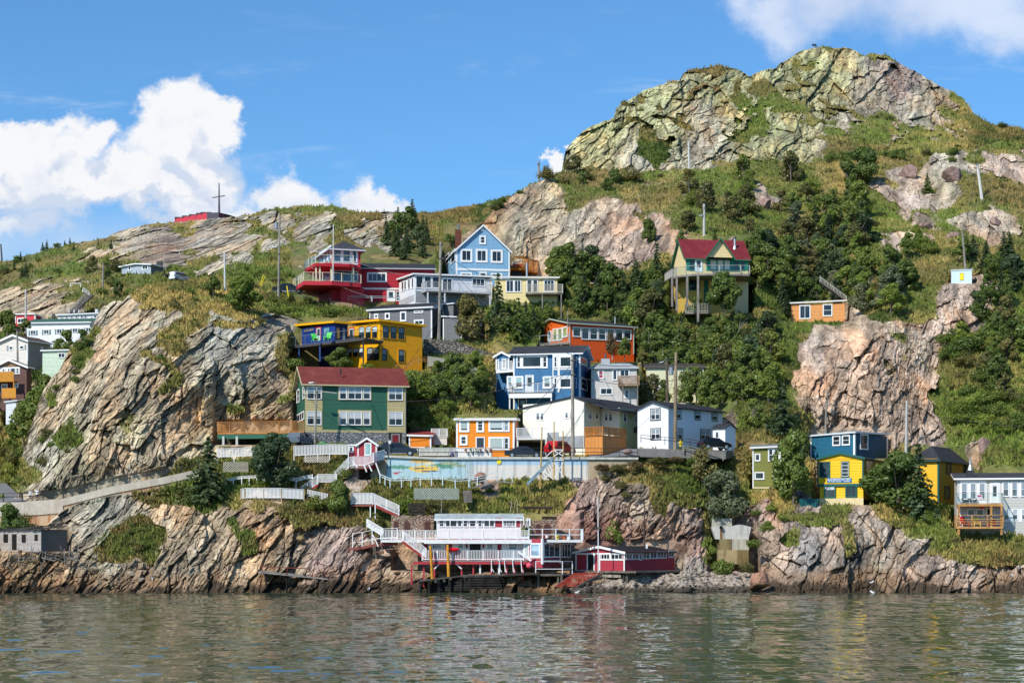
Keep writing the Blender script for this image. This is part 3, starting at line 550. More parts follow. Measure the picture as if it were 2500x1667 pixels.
wo = npmesh('water', V, F, MAT_WATER, True); tag(wo, 'rippled green harbour water in front of the cliffs', None, None, 'structure')
# ---------------------------------------------------------------- building kit
V0 = (0, 0, 1.0); R2 = (400, 450, 4.48); R3 = (700, 530, 5.8075); R4 = (960, 530, 4.9); R5 = (690, 760, 6.533); R6 = (690, 880, 5.808)
R7 = (0, 740, 5.227); R8 = (0, 1050, 3.824); S1 = (500, 1060, 5.88); S2 = (800, 1060, 5.88); S3 = (820, 1230, 5.88); S4 = (1150, 1230, 6.817)
S5 = (1380, 1280, 4.704); S6 = (1080, 980, 5.6); S7 = (1200, 760, 5.88); S8 = (1260, 940, 4.2); T1 = (1600, 480, 4.612); T2 = (2050, 380, 3.733)
T3 = (1720, 1000, 5.2275); T4 = (1960, 1030, 4.3556); T5 = (1700, 1200, 4.704); T7 = (1500, 850, 4.704)
def src(view, x, y): return (view[0] + x / view[2], view[1] + y / view[2])
def at(view, x, y, Y): return P(*src(view, x, y), Y)
def onz(view, x, y, z):
    """point at height z seen at a place in the photograph"""
    px, py = src(view, x, y); Y = (z - CAMZ) * FPX / (HOR - py); return P(px, py, Y)
WHITE = 'ececea'; OFFW = 'dcdad2'
def bars_window(mb, P0, d, n, s0, s1, z0, z1, cas, cols, rows, fm, cm, proud, bar):
    """casing + sash bars, on a wall plane P0 + d*s, outward normal n"""
    def bx(a0, a1, b0, b1, o0, o1, m):
        q = [P0 + d * a + n * o for (a, o) in ((a0, o0), (a1, o0), (a1, o1), (a0, o1))]
        mb.hexa([(p.x, p.y, b0) for p in q] + [(p.x, p.y, b1) for p in q], m)
    if cas > 0:
        bx(s0, s1, z1 - cas, z1, .003, proud, cm); bx(s0, s1, z0, z0 + cas, .003, proud + .02, cm)
        bx(s0, s0 + cas, z0 + cas, z1 - cas, .003, proud, cm); bx(s1 - cas, s1, z0 + cas, z1 - cas, .003, proud, cm)
    a0, a1, b0, b1 = s0 + cas, s1 - cas, z0 + cas, z1 - cas
    f = bar
    bx(a0, a1, b1 - f, b1, .002, proud * .7, fm); bx(a0, a1, b0, b0 + f, .002, proud * .7, fm)
    bx(a0, a0 + f, b0 + f, b1 - f, .002, proud * .7, fm); bx(a1 - f, a1, b0 + f, b1 - f, .002, proud * .7, fm)
    for i in range(1, cols):
        c = a0 + (a1 - a0) * i / cols; bx(c - f * .6, c + f * .6, b0 + f, b1 - f, .002, proud * .66, fm)
    for j in range(1, rows):
        c = b0 + (b1 - b0) * j / rows; bx(a0 + f, a1 - f, c - f * .5, c + f * .5, .002, proud * .6, fm)
    return a0, a1, b0, b1
class Bld:
    def __init__(s, name, label, cat, view, cx, cy, Y, th, L, D, top, group=None):
        s.view = view; s.th = R(th); px, py = src(view, cx, cy); s.C = P(px, py, Y); s.z0 = s.C.z
        s.d = {'L': Vector((-math.cos(s.th), math.sin(s.th), 0)), 'R': Vector((math.sin(s.th), math.cos(s.th), 0))}
        s.n = {'L': Vector((-math.sin(s.th), -math.cos(s.th), 0)), 'R': Vector((math.cos(s.th), -math.sin(s.th), 0))}
        s.W = s.ext('L', L); s.D = s.ext('R', D); s.z1 = P(*src(view, cx, top), Y).z
        s.root = empty(name, tuple(s.C), label, cat, group)
    def ext(s, f, e):
        if isinstance(e, tuple): return abs(s.pix(f, e[1], 0)[0])
        return float(e)
    def pix(s, f, x, y, out=0.0):
        px, py = src(s.view, x, y); r = Vector(ray(px, py)); n = s.n[f]; o = Vector((0, 0, CAMZ))
        Cc = s.C + n * out; t = (Cc - o).dot(n) / r.dot(n); p = o + r * t; return ((p - s.C).dot(s.d[f]), p.z)
    def pt(s, a, b, z): q = s.C + s.d['L'] * a + s.d['R'] * b; return Vector((q.x, q.y, z))
    def zrow(s, y, a=0, b=0):
        q = s.pt(a, b, 0); return P(0, src(s.view, 0, y)[1], q.y).z
    def walls(s, mL, mR=None, down=1.5, z1=None, z0=None, name='wall', a0=0, a1=None, b0=0, b1=None):
        mR = mR or mL; a1 = s.W if a1 is None else a1; b1 = s.D if b1 is None else b1; z0 = (s.z0 - down) if z0 is None else z0; z1 = s.z1 if z1 is None else z1
        mb = MB(); c = [s.pt(a0, b0, 0), s.pt(a1, b0, 0), s.pt(a1, b1, 0), s.pt(a0, b1, 0)]
        for i, m in ((0, mL), (1, mR), (2, mL), (3, mR)):
            p, q = c[i], c[(i + 1) % 4]; mb.poly([(p.x, p.y, z0), (p.x, p.y, z1), (q.x, q.y, z1), (q.x, q.y, z0)], m)
        mb.poly([(p.x, p.y, z1) for p in c], mL); mb.poly([(p.x, p.y, z0) for p in reversed(c)], mL)
        return mb.build(name, s.root)
    def fb(s, f, s0, s1, z0, z1, o0, o1, mat, name=None, mb=None, parent=None):
        own = mb is None; mb = mb or MB(); n = s.n[f]; d = s.d[f]
        q = [s.C + d * a + n * o for (a, o) in ((s0, o0), (s1, o0), (s1, o1), (s0, o1))]
        mb.hexa([(p.x, p.y, z0) for p in q] + [(p.x, p.y, z1) for p in q], mat)
        if own: return mb.build(name, parent or s.root)
        return mb
    def rect(s, f, x0, y0, x1, y1, out=0.0):
        ym = (y0 + y1) / 2; xm = (x0 + x1) / 2
        a = s.pix(f, x0, ym, out)[0]; b = s.pix(f, x1, ym, out)[0]; za = s.pix(f, xm, y1, out)[1]; zb = s.pix(f, xm, y0, out)[1]
        return min(a, b), max(a, b), za, zb
    def patch(s, f, x0, y0, x1, y1, mat, name='trim', out=0.03, o0=0.003, mb=None):
        a, b, za, zb = s.rect(f, x0, y0, x1, y1); return s.fb(f, a, b, za, zb, o0, out, mat, name, mb)
    def win(s, f, x0, y0, x1, y1, cols=1, rows=1, cas=.10, fr=WHITE, cs=None, gl='171d24', blind=None, name='window', proud=.07, bar=.05, off=0.0, label=None):
        a, b, za, zb = s.rect(f, x0, y0, x1, y1, off); cas = min(cas, (b - a) * .2, (zb - za) * .2); bar = min(bar, (b - a) * .12)
        fm = paint(fr, .5, .05); cm = paint(cs, .5, .06) if cs else fm
        mb = MB(); P0 = s.C + s.n[f] * off; a0, a1, b0, b1 = bars_window(mb, P0, s.d[f], s.n[f], a, b, za, zb, cas, cols, rows, fm, cm, proud, bar)
        o = mb.build(name, s.root)
        if label: o['label'] = label
        s.fb(f, a0 + .005, a1 - .005, b0 + .005, b1 - .005, off + .001, off + .016, glass(gl), 'pane', None, o)
        if blind:
            col, fx = blind; s.fb(f, a0 + bar, a1 - bar, b1 - (b1 - b0) * fx, b1 - bar, off + .017, off + .022, paint(col, .35, .1), 'blind', None, o)
        return o
    def door(s, f, x0, y0, x1, y1, col='e8e8e6', cs=WHITE, glassy=True, off=0.0, label=None):
        a, b, za, zb = s.rect(f, x0, y0, x1, y1, off); c = min(.12, (b - a) * .16); cm = paint(cs, .5, .06)
        o = s.fb(f, a + c, b - c, za, zb - c, off + .003, off + .04, paint(col, .45, .06), 'door')
        mb = MB(); s.fb(f, a, a + c, za, zb, off + .002, off + .08, cm, mb=mb); s.fb(f, b - c, b, za, zb, off + .002, off + .08, cm, mb=mb); s.fb(f, a + c, b - c, zb - c, zb, off + .002, off + .08, cm, mb=mb)
        mb.build('frame', o.parent and s.root if False else s.root) if False else None
        fo = mb.build('frame', o)
        if glassy: s.fb(f, a + c + (b - a) * .14, b - c - (b - a) * .14, za + (zb - za) * .35, zb - c - (zb - za) * .08, off + .041, off + .05, glass('2b3338'), 'pane', None, o)
        s.fb(f, b - c - .14, b - c - .08, za + (zb - za) * .42, za + (zb - za) * .46, off + .041, off + .09, metal('9a9a96'), 'handle', None, o)
        if label: o['label'] = label
        return o
    def corner_trim(s, col=WHITE, w=.14, faces='LR', z1=None, z0=None, out=.035):
        m = paint(col, .5, .06); z0 = s.z0 if z0 is None else z0; z1 = s.z1 if z1 is None else z1
        for f, e in (('L', s.W), ('R', s.D)):
            if f in faces:
                for p in (0.0, e - w): s.fb(f, p, p + w, z0, z1 - .002, .004, out, m, 'corner_trim')
    def roof_quad(s, rows=None, ov=.35, th=.18, fascia=WHITE, top='3a3c40', dz=0.0, z=None, a0=0, a1=None, b0=0, b1=None, soffit=None):
        """a single plane; rows = photo rows of the eave at the corner, at the left end, at the right end"""
        a1 = s.W if a1 is None else a1; b1 = s.D if b1 is None else b1
        if z is None:
            zc = s.zrow(rows[0], a0, b0); zl = s.zrow(rows[1], a1, b0); zr = s.zrow(rows[2], a0, b1)
        else: zc, zl, zr = z
        ga = (zl - zc) / (a1 - a0); gb = (zr - zc) / (b1 - b0)
        pts = [s.pt(a, b, zc + ga * (a - a0) + gb * (b - b0)) for a, b in ((a0 - ov, b0 - ov), (a1 + ov, b0 - ov), (a1 + ov, b1 + ov), (a0 - ov, b1 + ov))]
        mb = MB(); mb.slab(pts, th, roofing(top), paint(fascia, .5, .08)); return mb.build('roof', s.root)
    def gable(s, end, ze, zr, ov=.35, th=.16, top='3a3c40', fascia=WHITE, wall=None, a0=0, a1=None, b0=0, b1=None, ar=None, ze2=None, hip=0.0, rake=None):
        """end: the face that shows the gable ('L' or 'R'); ridge runs away from it. a: along that face."""
        if end == 'L': A0, A1, B0, B1 = a0, (s.W if a1 is None else a1), b0, (s.D if b1 is None else b1); pt = lambda a, b, z: s.pt(a, b, z)
        else: A0, A1, B0, B1 = b0, (s.D if b1 is None else b1), a0, (s.W if a1 is None else a1); pt = lambda a, b, z: s.pt(b, a, z)
        ar = (A0 + A1) / 2 if ar is None else ar; ze2 = ze if ze2 is None else ze2
        g0 = (zr - ze) / (ar - A0); g1 = (zr - ze2) / (A1 - ar); rm = roofing(top); fm = paint(fascia, .5, .08); mb = MB()
        h = hip
        def sl(p):
            p = [Vector(q) for q in p]; nn = (p[1] - p[0]).cross(p[2] - p[0])
            if nn.z < 0: p.reverse()
            mb.slab(p, th, rm, fm)
        sl([pt(A0 - ov, B0 - ov, ze - g0 * ov), pt(ar, B0 - ov + h, zr), pt(ar, B1 + ov - h, zr), pt(A0 - ov, B1 + ov, ze - g0 * ov)])
        sl([pt(ar, B0 - ov + h, zr), pt(A1 + ov, B0 - ov, ze2 - g1 * ov), pt(A1 + ov, B1 + ov, ze2 - g1 * ov), pt(ar, B1 + ov - h, zr)])
        if h > 0:
            sl([pt(A0 - ov, B0 - ov, ze - g0 * ov), pt(A1 + ov, B0 - ov, ze2 - g1 * ov), pt(ar, B0 - ov + h, zr)])
            sl([pt(A1 + ov, B1 + ov, ze2 - g1 * ov), pt(A0 - ov, B1 + ov, ze - g0 * ov), pt(ar, B1 + ov - h, zr)])
        o = mb.build('roof', s.root)
        if wall and h == 0:
            q = th + .01
            for bb in (B0 + .001, B1 - .001):
                mw = MB(); mw.poly([pt(A0, bb, ze - q), pt(A1, bb, ze2 - q), pt(ar, bb, zr - q)], wall)
                if ze - q > s.z1 + .01 or ze2 - q > s.z1 + .01: mw.poly([pt(A0, bb, s.z1 - .01), pt(A1, bb, s.z1 - .01), pt(A1, bb, ze2 - q), pt(A0, bb, ze - q)], wall)
                mw.build('gable_wall', s.root)
            for aa, zz in ((A0 + .001, ze), (A1 - .001, ze2)):
                if zz - q > s.z1: mw = MB(); mw.poly([pt(aa, B0, s.z1 - .01), pt(aa, B1, s.z1 - .01), pt(aa, B1, zz - q), pt(aa, B0, zz - q)], wall); mw.build('upper_wall', s.root)
        if rake:
            mr = MB(); rmm = paint(rake, .5, .08)
            for (x0, z0_, x1, z1_) in ((A0 - ov, ze - g0 * ov, ar, zr), (ar, zr, A1 + ov, ze2 - g1 * ov)):
                p = [pt(x0, B0 - ov - .03, z0_ + .03), pt(x1, B0 - ov - .03, z1_ + .03), pt(x1, B0 - ov - .03, z1_ - th - .10), pt(x0, B0 - ov - .03, z0_ - th - .10)]
                k = [pt(x0, B0 - ov + .02, z0_ + .03), pt(x1, B0 - ov + .02, z1_ + .03), pt(x1, B0 - ov + .02, z1_ - th - .10), pt(x0, B0 - ov + .02, z0_ - th - .10)]
                mr.hexa([p[3], p[2], k[2], k[3], p[0], p[1], k[1], k[0]], rmm)
            mr.build('rake_board', s.root)
        return o
def railing(parent, pts, h=1.05, style='picket', col=WHITE, post_col=None, step=.17, post=.09, gap=1.8, name='railing', wm=None, mid=False, drop=0.0, bw=.055):
    """guard rail along points at floor height"""
    m = wm or paint(col, .6, .15); pm = paint(post_col, .6, .12) if post_col else m; mb = MB(); pts = [Vector(p) for p in pts]; mg = MB()
    for i in range(len(pts) - 1):
        a, b = pts[i], pts[i + 1]; L = (b - a).length; n = max(1, int(round(L / gap)))
        for k in range(n + (1 if i == len(pts) - 2 else 0)):
            p = a.lerp(b, k / n); mb.box(p.x - post / 2, p.x + post / 2, p.y - post / 2, p.y + post / 2, p.z - drop, p.z + h + .03, pm)
        up = Vector((0, 0, 1))
        mb.bar(a + up * h, b + up * h, .10, .05, m)
        if style == 'picket':
            mb.bar(a + up * .12, b + up * .12, .05, .08, m); k = max(2, int(L / step))
            for j in range(1, k):
                p = a.lerp(b, j / k); mb.box(p.x - bw / 2, p.x + bw / 2, p.y - .012, p.y + .012, p.z + .1, p.z + h - .02, m)
        elif style == 'rails':
            for hh in ((.55,) if not mid else (.3, .55, .8)): mb.bar(a + up * hh, b + up * hh, .05, .07, m)
        elif style == 'glass':
            mg.bar(a + up * (h * .54), b + up * (h * .54), .012, h * .82, clearglass()); mb.bar(a + up * .08, b + up * .08, .04, .04, m)
    o = mb.build(name, parent)
    if style == 'glass' and mg.v: mg.build('glass_panel', parent if parent is not None and False else o if parent is None else parent)
    return o
def posts(parent, lst, z1, z0, w=.14, mat=None, name='post'):
    """lst: (x, y) ground plan"""
    for q in lst:
        zb = q[2] if len(q) > 2 else z0; mb = MB(); mb.box(q[0] - w / 2, q[0] + w / 2, q[1] - w / 2, q[1] + w / 2, zb, z1, mat); mb.build(name, parent)
def slabpoly(parent, pts, th, mat, name='floor', under=None):
    mb = MB(); p = [Vector(q) for q in pts]
    if (p[1] - p[0]).cross(p[2] - p[0]).z < 0: p.reverse()
    mb.slab(p, th, mat, under); return mb.build(name, parent)
# ================================================================ the houses
def Z(view, y, Y): return P(0, src(view, 0, y)[1], Y).z
CEDAR = wood('b9824a'); GREYW = wood('8f8a82'); OLDW = wood('6e675e'); DARKW = wood('3b342d'); TANW = wood('b49a70')
# ---- dark green three storey house with maroon roof
h = Bld('green_house', 'dark green three storey house with maroon roof and beige framed windows', 'house', R6, 318, 1180, 222, 77, 9.0, ('p', 1742), 335)
grn = siding('2e5f4b', .16); bei = siding('b9ab7c', .3)
h.walls(grn, grn)
zl = h.zrow(328); h.gable('L', zl + .15, zl + 2.45, ov=.45, th=.14, top='7a3a34', fascia='c9bd92', wall=grn, rake='c9bd92')
h.patch('R', 318, 1018, 1505, 1195, stonework('8f9296', 'a7a9ac', 2.2, '5c6065'), 'stone_base', .10)
mb = MB()
for q in ((318, 345, 565, 1012), (1482, 345, 1738, 1020), (788, 352, 1262, 562), (785, 702, 1262, 926), (566, 985, 1482, 1018)): h.patch('R', *q, bei, out=.05, mb=mb)
mb.build('beige_panel', h.root)
h.patch('R', 1505, 1022, 1690, 1190, paint('2e2a28'), 'entry_shade_panel', .02); h.patch('R', 1692, 1022, 1740, 1190, stonework('8f9296', 'a7a9ac', 2.2, '5c6065'), 'pier', .10)  # flat dark panel: the shade of the entry is painted on the wall
h.door('R', 1540, 1040, 1660, 1180, '7a1f26', '8f9296', False)
for q, c in (((343, 366, 552, 550), (2, 2)), ((343, 718, 550, 914), (2, 2)), ((803, 368, 910, 554), (1, 2)), ((923, 368, 1127, 554), (2, 2)), ((1140, 373, 1247, 554), (1, 2)),
             ((806, 720, 910, 917), (1, 2)), ((923, 720, 1122, 917), (2, 2)), ((1140, 725, 1245, 917), (1, 2)), ((1498, 376, 1702, 564), (2, 2)), ((1500, 726, 1702, 922), (2, 2))):
    h.win('R', *q, *c, cas=.04, blind=('9fb0b8' if q[1] < 600 else 'c4c8c8', .46 if q[0] > 800 else .4), off=.05, bar=.06)
h.win('L', 204, 410, 238, 600, 1, 2, off=.0); h.win('L', 288, 372, 314, 545, 1, 2); h.win('L', 208, 740, 306, 862, 3, 1)
mb = MB(); x = h.pt(-.05, h.D + .02, 0); mb.tube([(x.x, x.y, h.z0 - .5), (x.x, x.y, h.z1)], .05, metal('8f968f')); mb.build('downpipe', h.root)
q = h.pt(4, 5, zl + 2.2); mb = MB(); mb.tube([(q.x, q.y - 2.6, zl + 1.3), (q.x, q.y - 2.6, zl + 2.0)], .09, metal('3c3c3c')); mb.build('vent_pipe', h.root)
# ---- carport deck left of it
ro = empty('carport_deck', tuple(at(S1, 700, 200, 222)), 'cedar railed deck over a green beam and dark carport beside the green house', 'deck')
zf = Z(R6, 1018, 222); A = P(531, 1055, 222.5); B_ = P(742, 1055, 220.6); A.z = B_.z = zf; A2 = A + Vector((.6, 7, 0)); B2 = B_ + Vector((.4, 7, 0))
slabpoly(ro, [A, B_, B2, A2], .2, CEDAR, 'floor'); railing(ro, [A2, A, B_], 1.25, 'picket', wm=CEDAR, step=.14, gap=1.6, bw=.05)
mb = MB(); mb.bar(A + Vector((0, .1, -.5)), B_ + Vector((0, .1, -.5)), .2, .5, paint('2f6450')); mb.build('beam', ro)
for x in (545, 578, 660, 718, 738): q = P(x, 1070, 222); mb = MB(); mb.box(q.x - .13, q.x + .13, q.y, q.y + .26, Z(V0, 1098, 222), zf - .45, paint('bfc1bd')); mb.build('post', ro)
mb = MB(); mb.box(A.x, B_.x, A.y + 4.4, A.y + 4.6, zf - 3.0, zf - .2, paint('4b4740')); mb.build('back_wall', ro)
# ---- little red hut with white trim
h = Bld('garden_hut', 'small red clapboard hut with white trimmed gable at the head of the stairs', 'hut', S2, 705, 312, 217, 4, ('p', 428), 3.0, 152)
red = siding('a42c38', .14)
h.walls(red); za = h.zrow(150); h.gable('L', za + .1, h.zrow(45), ov=.22, th=.12, top='8c8f8f', fascia=WHITE, wall=red, rake=WHITE); h.corner_trim()
h.win('L', 528, 122, 630, 306, 1, 1, cas=.10, gl='6f8f8c', name='door_window'); h.walls(red, a0=h.W, a1=h.W + 1.02, z1=h.zrow(160), name='side_wall')
h.fb('L', h.W - .05, h.W + 1.1, h.zrow(163), h.zrow(143), -2, .15, paint(WHITE), 'side_roof'); h.win('L', 299, 168, 376, 262, 1, 1, cas=.12)
# ---- orange shed and its deck
h = Bld('orange_shed', 'low orange shed with white corner boards beside the green house', 'shed', S2, 1485, 190, 224, 3, ('p', 1165), 5, 12)
org = siding('e8820e', .16); h.walls(org, siding('8c3a20'))
h.roof_quad(z=(h.z1 + .05, h.z1 + .12, h.z1 + .9), ov=.25, th=.2, fascia=WHITE, top='8a3b34'); h.corner_trim(w=.16); h.patch('L', 1165, 183, 1485, 230, paint(WHITE), 'base_board', .04)
ro = empty('white_deck', tuple(at(S2, 1600, 130, 226)), 'small white picket balcony behind the orange shed', 'deck'); zf = Z(S2, -20, 226)
a = at(S2, 1490, 60, 226.5); b = at(S2, 1712, 60, 226.5); a.z = b.z = Z(S2, 30, 226); slabpoly(ro, [a, b, b + Vector((0, 3, 0)), a + Vector((0, 3, 0))], .15, paint(OFFW)); railing(ro, [a, b, b + Vector((0, 3, 0))], .95, 'picket', step=.12, gap=1.2)
mb = MB(); mb.box(a.x, b.x, a.y + .05, a.y + .15, a.z - 1.0, a.z - .16, paint(OFFW)); mb.build('skirt', ro)
# ---- two storey bright orange house
h = Bld('orange_cottage', 'bright orange two storey flat roofed house with wide white window casings behind the mural wall', 'house', S6, 985, 748, 222.5, 3.4, ('p', 188), 7.5, 232)
org = siding('f08c10', .18); h.walls(org, siding('b4501e', .18)); h.roof_quad(rows=(222, 226, 236), ov=.28, th=.30, fascia='e4e0d8', top='8f8f8f'); h.corner_trim(w=.2)  # right wall is browner: its shade sits in the siding colour
for q, c, bl in (((228, 243, 370, 420), (1, 1), ('a9b8b2', .8)), ((463, 243, 572, 420), (1, 3), None), ((630, 238, 848, 414), (1, 1), ('b9c6c4', .78)), ((832, 238, 920, 414), (1, 2), ('8f9ba0', .9)), ((236, 458, 345, 600), (1, 2), None), ((630, 482, 848, 662), (1, 1), ('aebdb4', .9)), ((832, 482, 920, 662), (1, 2), None)):
    h.win('L', *q, *c, cas=.20, blind=bl)
h.door('L', 456, 482, 582, 645, '3a3f52')
ro = h.root; h.fb('L', h.pix('L', 690, 700)[0], h.W + .1, h.z0 - .3, h.zrow(634), .9, 1.15, paint('e6e2da', .7), 'planter_wall')
for x, c in ((320, 'b0522c'), (390, '3c5a38'), (460, '4a6a48'), (520, '7c4a6a'), (595, 'a0523c'), (660, 'b8452c')):
    mb = MB(); q = P(*src(S6, x, 665), 221.3)
    for k in range(26): v = q + Vector((random.gauss(0, .09), random.gauss(0, .07), random.gauss(0, .11))); mb.box(v.x - .04, v.x + .04, v.y - .03, v.y + .03, v.z - .04, v.z + .04, paint(c if k % 2 else '3c5a34', .8))
    mb.build('hanging_flowers', ro)
# white balcony on a carport beside it
ro = empty('carport_balcony', tuple(at(S6, 1400, 720, 222)), 'white picket balcony on posts joining the orange house and the pale house', 'balcony')
zf = Z(S6, 497, 222); a = at(S6, 1015, 500, 222); b = at(S6, 1432, 500, 221.4); a.z = b.z = zf
slabpoly(ro, [a, b, b + Vector((0, 6, 0)), a + Vector((0, 6, 0))], .22, paint(OFFW)); railing(ro, [a, b, b + Vector((0, 6, 0))], 1.15, 'picket', step=.13, gap=1.6)
posts(ro, [(b.x - .12, b.y + .1), (b.x - .12, b.y + 5.5), (a.x + .1, a.y + .2)], zf - .2, Z(S6, 730, 222), .2, paint(OFFW))
mb = MB(); mb.box(a.x, b.x, a.y + 5.6, a.y + 5.8, zf - 2.4, zf - .2, paint('4d4a44')); mb.build('back_wall', ro)
# ---- pale yellow-white house with long low gable
h = Bld('pale_house', 'large pale cream house with a wide low dark roof and grey block base', 'house', S8, 704, 640, 224.5, 35, ('p', 70), ('p', 862), 165)
pw = siding('e9e7d4', .2, wear=.05); h.walls(pw, siding('dfe0c0', .2, wear=.05))  # right face gets a shaded copy of the cream siding
aL = h.W; aR = -h.ext('L', 0) ; B2x = 3.4
sa, zap = h.pix('L', 592, 112); zl_ = h.pix('L', 72, 238)[1]; sr = -3.4; zr_ = h.pix('L', 1062, 246)[1]
h.gable('L', zr_ + .12, zap, a0=sr, a1=aL, ar=sa, ze2=zl_ + .1, b0=0, b1=12, ov=.2, th=.14, top='34363b', fascia='2e3034', wall=None)
mb = MB(); g1 = (zap - zl_) / (h.W - sa)
mb.poly([h.pt(h.W, .001, h.z1 - 5), h.pt(h.W, .001, zl_ - .1), h.pt(sa, .001, zap - .18), h.pt(0, .001, zap - .18 - (zap - zr_) * sa / (sa - sr)), h.pt(0, .001, h.z1 - 5)], pw)
h.z1
mb.build('gable_wall', h.root)
h.patch('L', 440, 522, 690, 645, concrete('9aa0a6', '70767c', .1), 'block_base', .05); h.patch('L', 318, 482, 438, 620, concrete('a4abb0', '70767c', .1), 'block_base', .05)
k = Bld('tmp', 'x', 'x', S8, 1060, 500, 226, 35, ('p', 862), 9, 250); bpy.data.objects.remove(k.root); k.root = h.root
k.z1 = k.zrow(232); k.walls(pw, siding('cfd2a0', .2, wear=.05), name='wing_wall', down=2)  # right face of the wing: cream darkened, shade painted in
for f, q, c, o in (('L', (205, 280, 244, 360), 1, h), ('L', (250, 282, 286, 362), 1, h), ('L', (502, 275, 538, 343), 1, h), ('L', (552, 275, 564, 343), 1, h), ('R', (738, 280, 776, 350), 2, h), ('R', (812, 284, 842, 350), 1, h), ('L', (908, 287, 944, 370), 1, k), ('L', (950, 287, 990, 370), 1, k), ('R', (1096, 287, 1132, 376), 1, k), ('R', (1212, 308, 1246, 392), 2, k)):
    o.win(f, *q, c, 1, cas=.05, gl='2a3138', blind=('7e8c94', .5))
k.patch('R', 1206, 430, 1246, 490, paint('3c4046'), 'door', .04)
mb = MB(); q = h.pt(.05, -.02, 0); mb.tube([(q.x, q.y - .06, h.z0), (q.x, q.y - .06, h.z1)], .06, metal('9aa0a0')); mb.build('downpipe', h.root)
# cedar deck in front
ro = empty('cedar_deck', tuple(at(S8, 888, 655, 221)), 'new orange cedar deck with solid board skirt in front of the pale house', 'deck')
k = Bld('tmp', 'x', 'x', S8, 888, 655, 221, 35, ('p', 706), ('p', 1130), 432); bpy.data.objects.remove(k.root); k.root = ro
cv = siding('d08a44', .15, vertical=True); zf = k.zrow(518); k.walls(cv, siding('b8763a', .15, vertical=True), z1=zf, name='skirt', down=.6); slabpoly(ro, [k.pt(-.1, -.1, zf + .06), k.pt(k.W + .1, -.1, zf + .06), k.pt(k.W + .1, k.D, zf + .06), k.pt(-.1, k.D, zf + .06)], .055, CEDAR)  # right side of the skirt: darker cedar copy, shade in the colour
railing(ro, [k.pt(k.W, 3, zf + .06), k.pt(k.W, 0, zf + .06), k.pt(0, 0, zf + .06), k.pt(0, k.D, zf + .06)], 1.0, 'picket', wm=wood('d08a44'), step=.13, gap=1.5)
# ---- white house with black framed windows
h = Bld('white_house', 'white two storey house with black framed windows, dark roof and small porch', 'house', T7, 620, 1118, 222.5, 40, ('p', 266), 11.5, 672)
ww = siding('e6e8ea', .17, wear=.05); h.walls(ww); sa, zap = h.pix('L', 440, 603); ze = h.zrow(672)
h.gable('L', ze + .1, zap, ar=sa, ze2=h.pix('L', 268, 690)[1], ov=.35, th=.13, top='35373c', fascia='3a3c42', wall=ww)
BLK = '25272c'
for f, q, c in (('L', (414, 688, 532, 828), (2, 2)), ('L', (416, 916, 535, 1052), (2, 2)), ('R', (708, 696, 765, 814), (1, 2)), ('R', (920, 704, 989, 824), (1, 2)), ('R', (1116, 717, 1184, 836), (1, 2)), ('R', (674, 916, 782, 1054), (2, 2)), ('R', (984, 930, 1100, 1064), (2, 2))):
    h.win(f, *q, *c, cas=.09, cs=BLK, fr='e8eaea', blind=('8f9a9f', .45), bar=.07)
k = Bld('tmp', 'x', 'x', T7, 1272, 1082, 222.2, 40, ('p', 1130), ('p', 1390), 912); bpy.data.objects.remove(k.root); k.root = h.root
k.walls(ww, name='porch_wall'); k.z1 = k.z1; k.gable('R', k.z1 + .08, k.zrow(858), ov=.18, th=.12, top='35373c', fascia='3a3c42', wall=ww); k.door('L', 1150, 945, 1214, 1066, 'e4e6e6')
# ---- blue house with bay and front deck
h = Bld('blue_house', 'blue clapboard house with white trim, bay windows and a long front deck', 'house', S7, 1275, 1400, 238, 11, ('p', 312), 8.5, 612)
bl = siding('2f6f9c', .17); bd = siding('245a84', .17); h.walls(bl, bd)  # bd: shaded copy of the blue for the right faces
h.gable('R', h.zrow(585), h.zrow(585) + 1.3, ov=.4, th=.15, top='3c3e43', wall=bl, a1=h.W + .3)
h.corner_trim(w=.18)
for q, c, bln in (((355, 632, 428, 818), (1, 2), None), ((428, 632, 730, 818), (1, 1), None), ((724, 632, 808, 818), (1, 2), None), ((220, 928, 308, 1108), (1, 2), ('8fb0b4', .5)), ((328, 928, 460, 1110), (1, 2), ('9cc4c4', .45)), ((736, 930, 862, 1108), (1, 2), ('a8c4c4', .45))):
    h.win('L', *q, *c, cas=.2, blind=bln, gl='15181c')
h.door('L', 486, 914, 608, 1160, 'd8dfe2')
k = Bld('tmp', 'x', 'x', S7, 1180, 1200, 236.8, 11, ('p', 875), 1.4, 618); bpy.data.objects.remove(k.root); k.root = h.root
k.walls(bl, bd, name='bay_wall', down=3.5, b1=1.3)
for q, c in (((890, 640, 948, 812), (1, 2)), ((968, 636, 1160, 812), (1, 1)), ((890, 945, 948, 1108), (1, 2)), ((968, 945, 1160, 1110), (1, 1))): k.win('L', *q, *c, cas=.18, gl='15181c')
mb = MB()
for y in ((822, 838), (925, 940), (618, 636)): k.patch('L', 876, y[0], 1180, y[1], paint(WHITE), out=.05, mb=mb)
for x in ((876, 890), (950, 980), (1165, 1180)): k.patch('L', x[0], 640, x[1], 1160, paint(WHITE), out=.04, mb=mb)
mb.build('trim', h.root)
h.win('R', 1284, 668, 1368, 782, 1, 2); h.win('R', 1284, 962, 1372, 1134, 1, 2)
h.win('L', 1188, 655, 1222, 805, 1, 2); h.win('L', 1188, 955, 1222, 1104, 1, 2)
zf = h.zrow(1165); f0 = h.pt(h.W + .2, -1.9, zf); f1 = h.pt(3.3, -1.9, zf); slabpoly(h.root, [f0, f1, h.pt(3.3, 0, zf), h.pt(h.W + .2, 0, zf)], .12, GREYW, 'deck_floor')
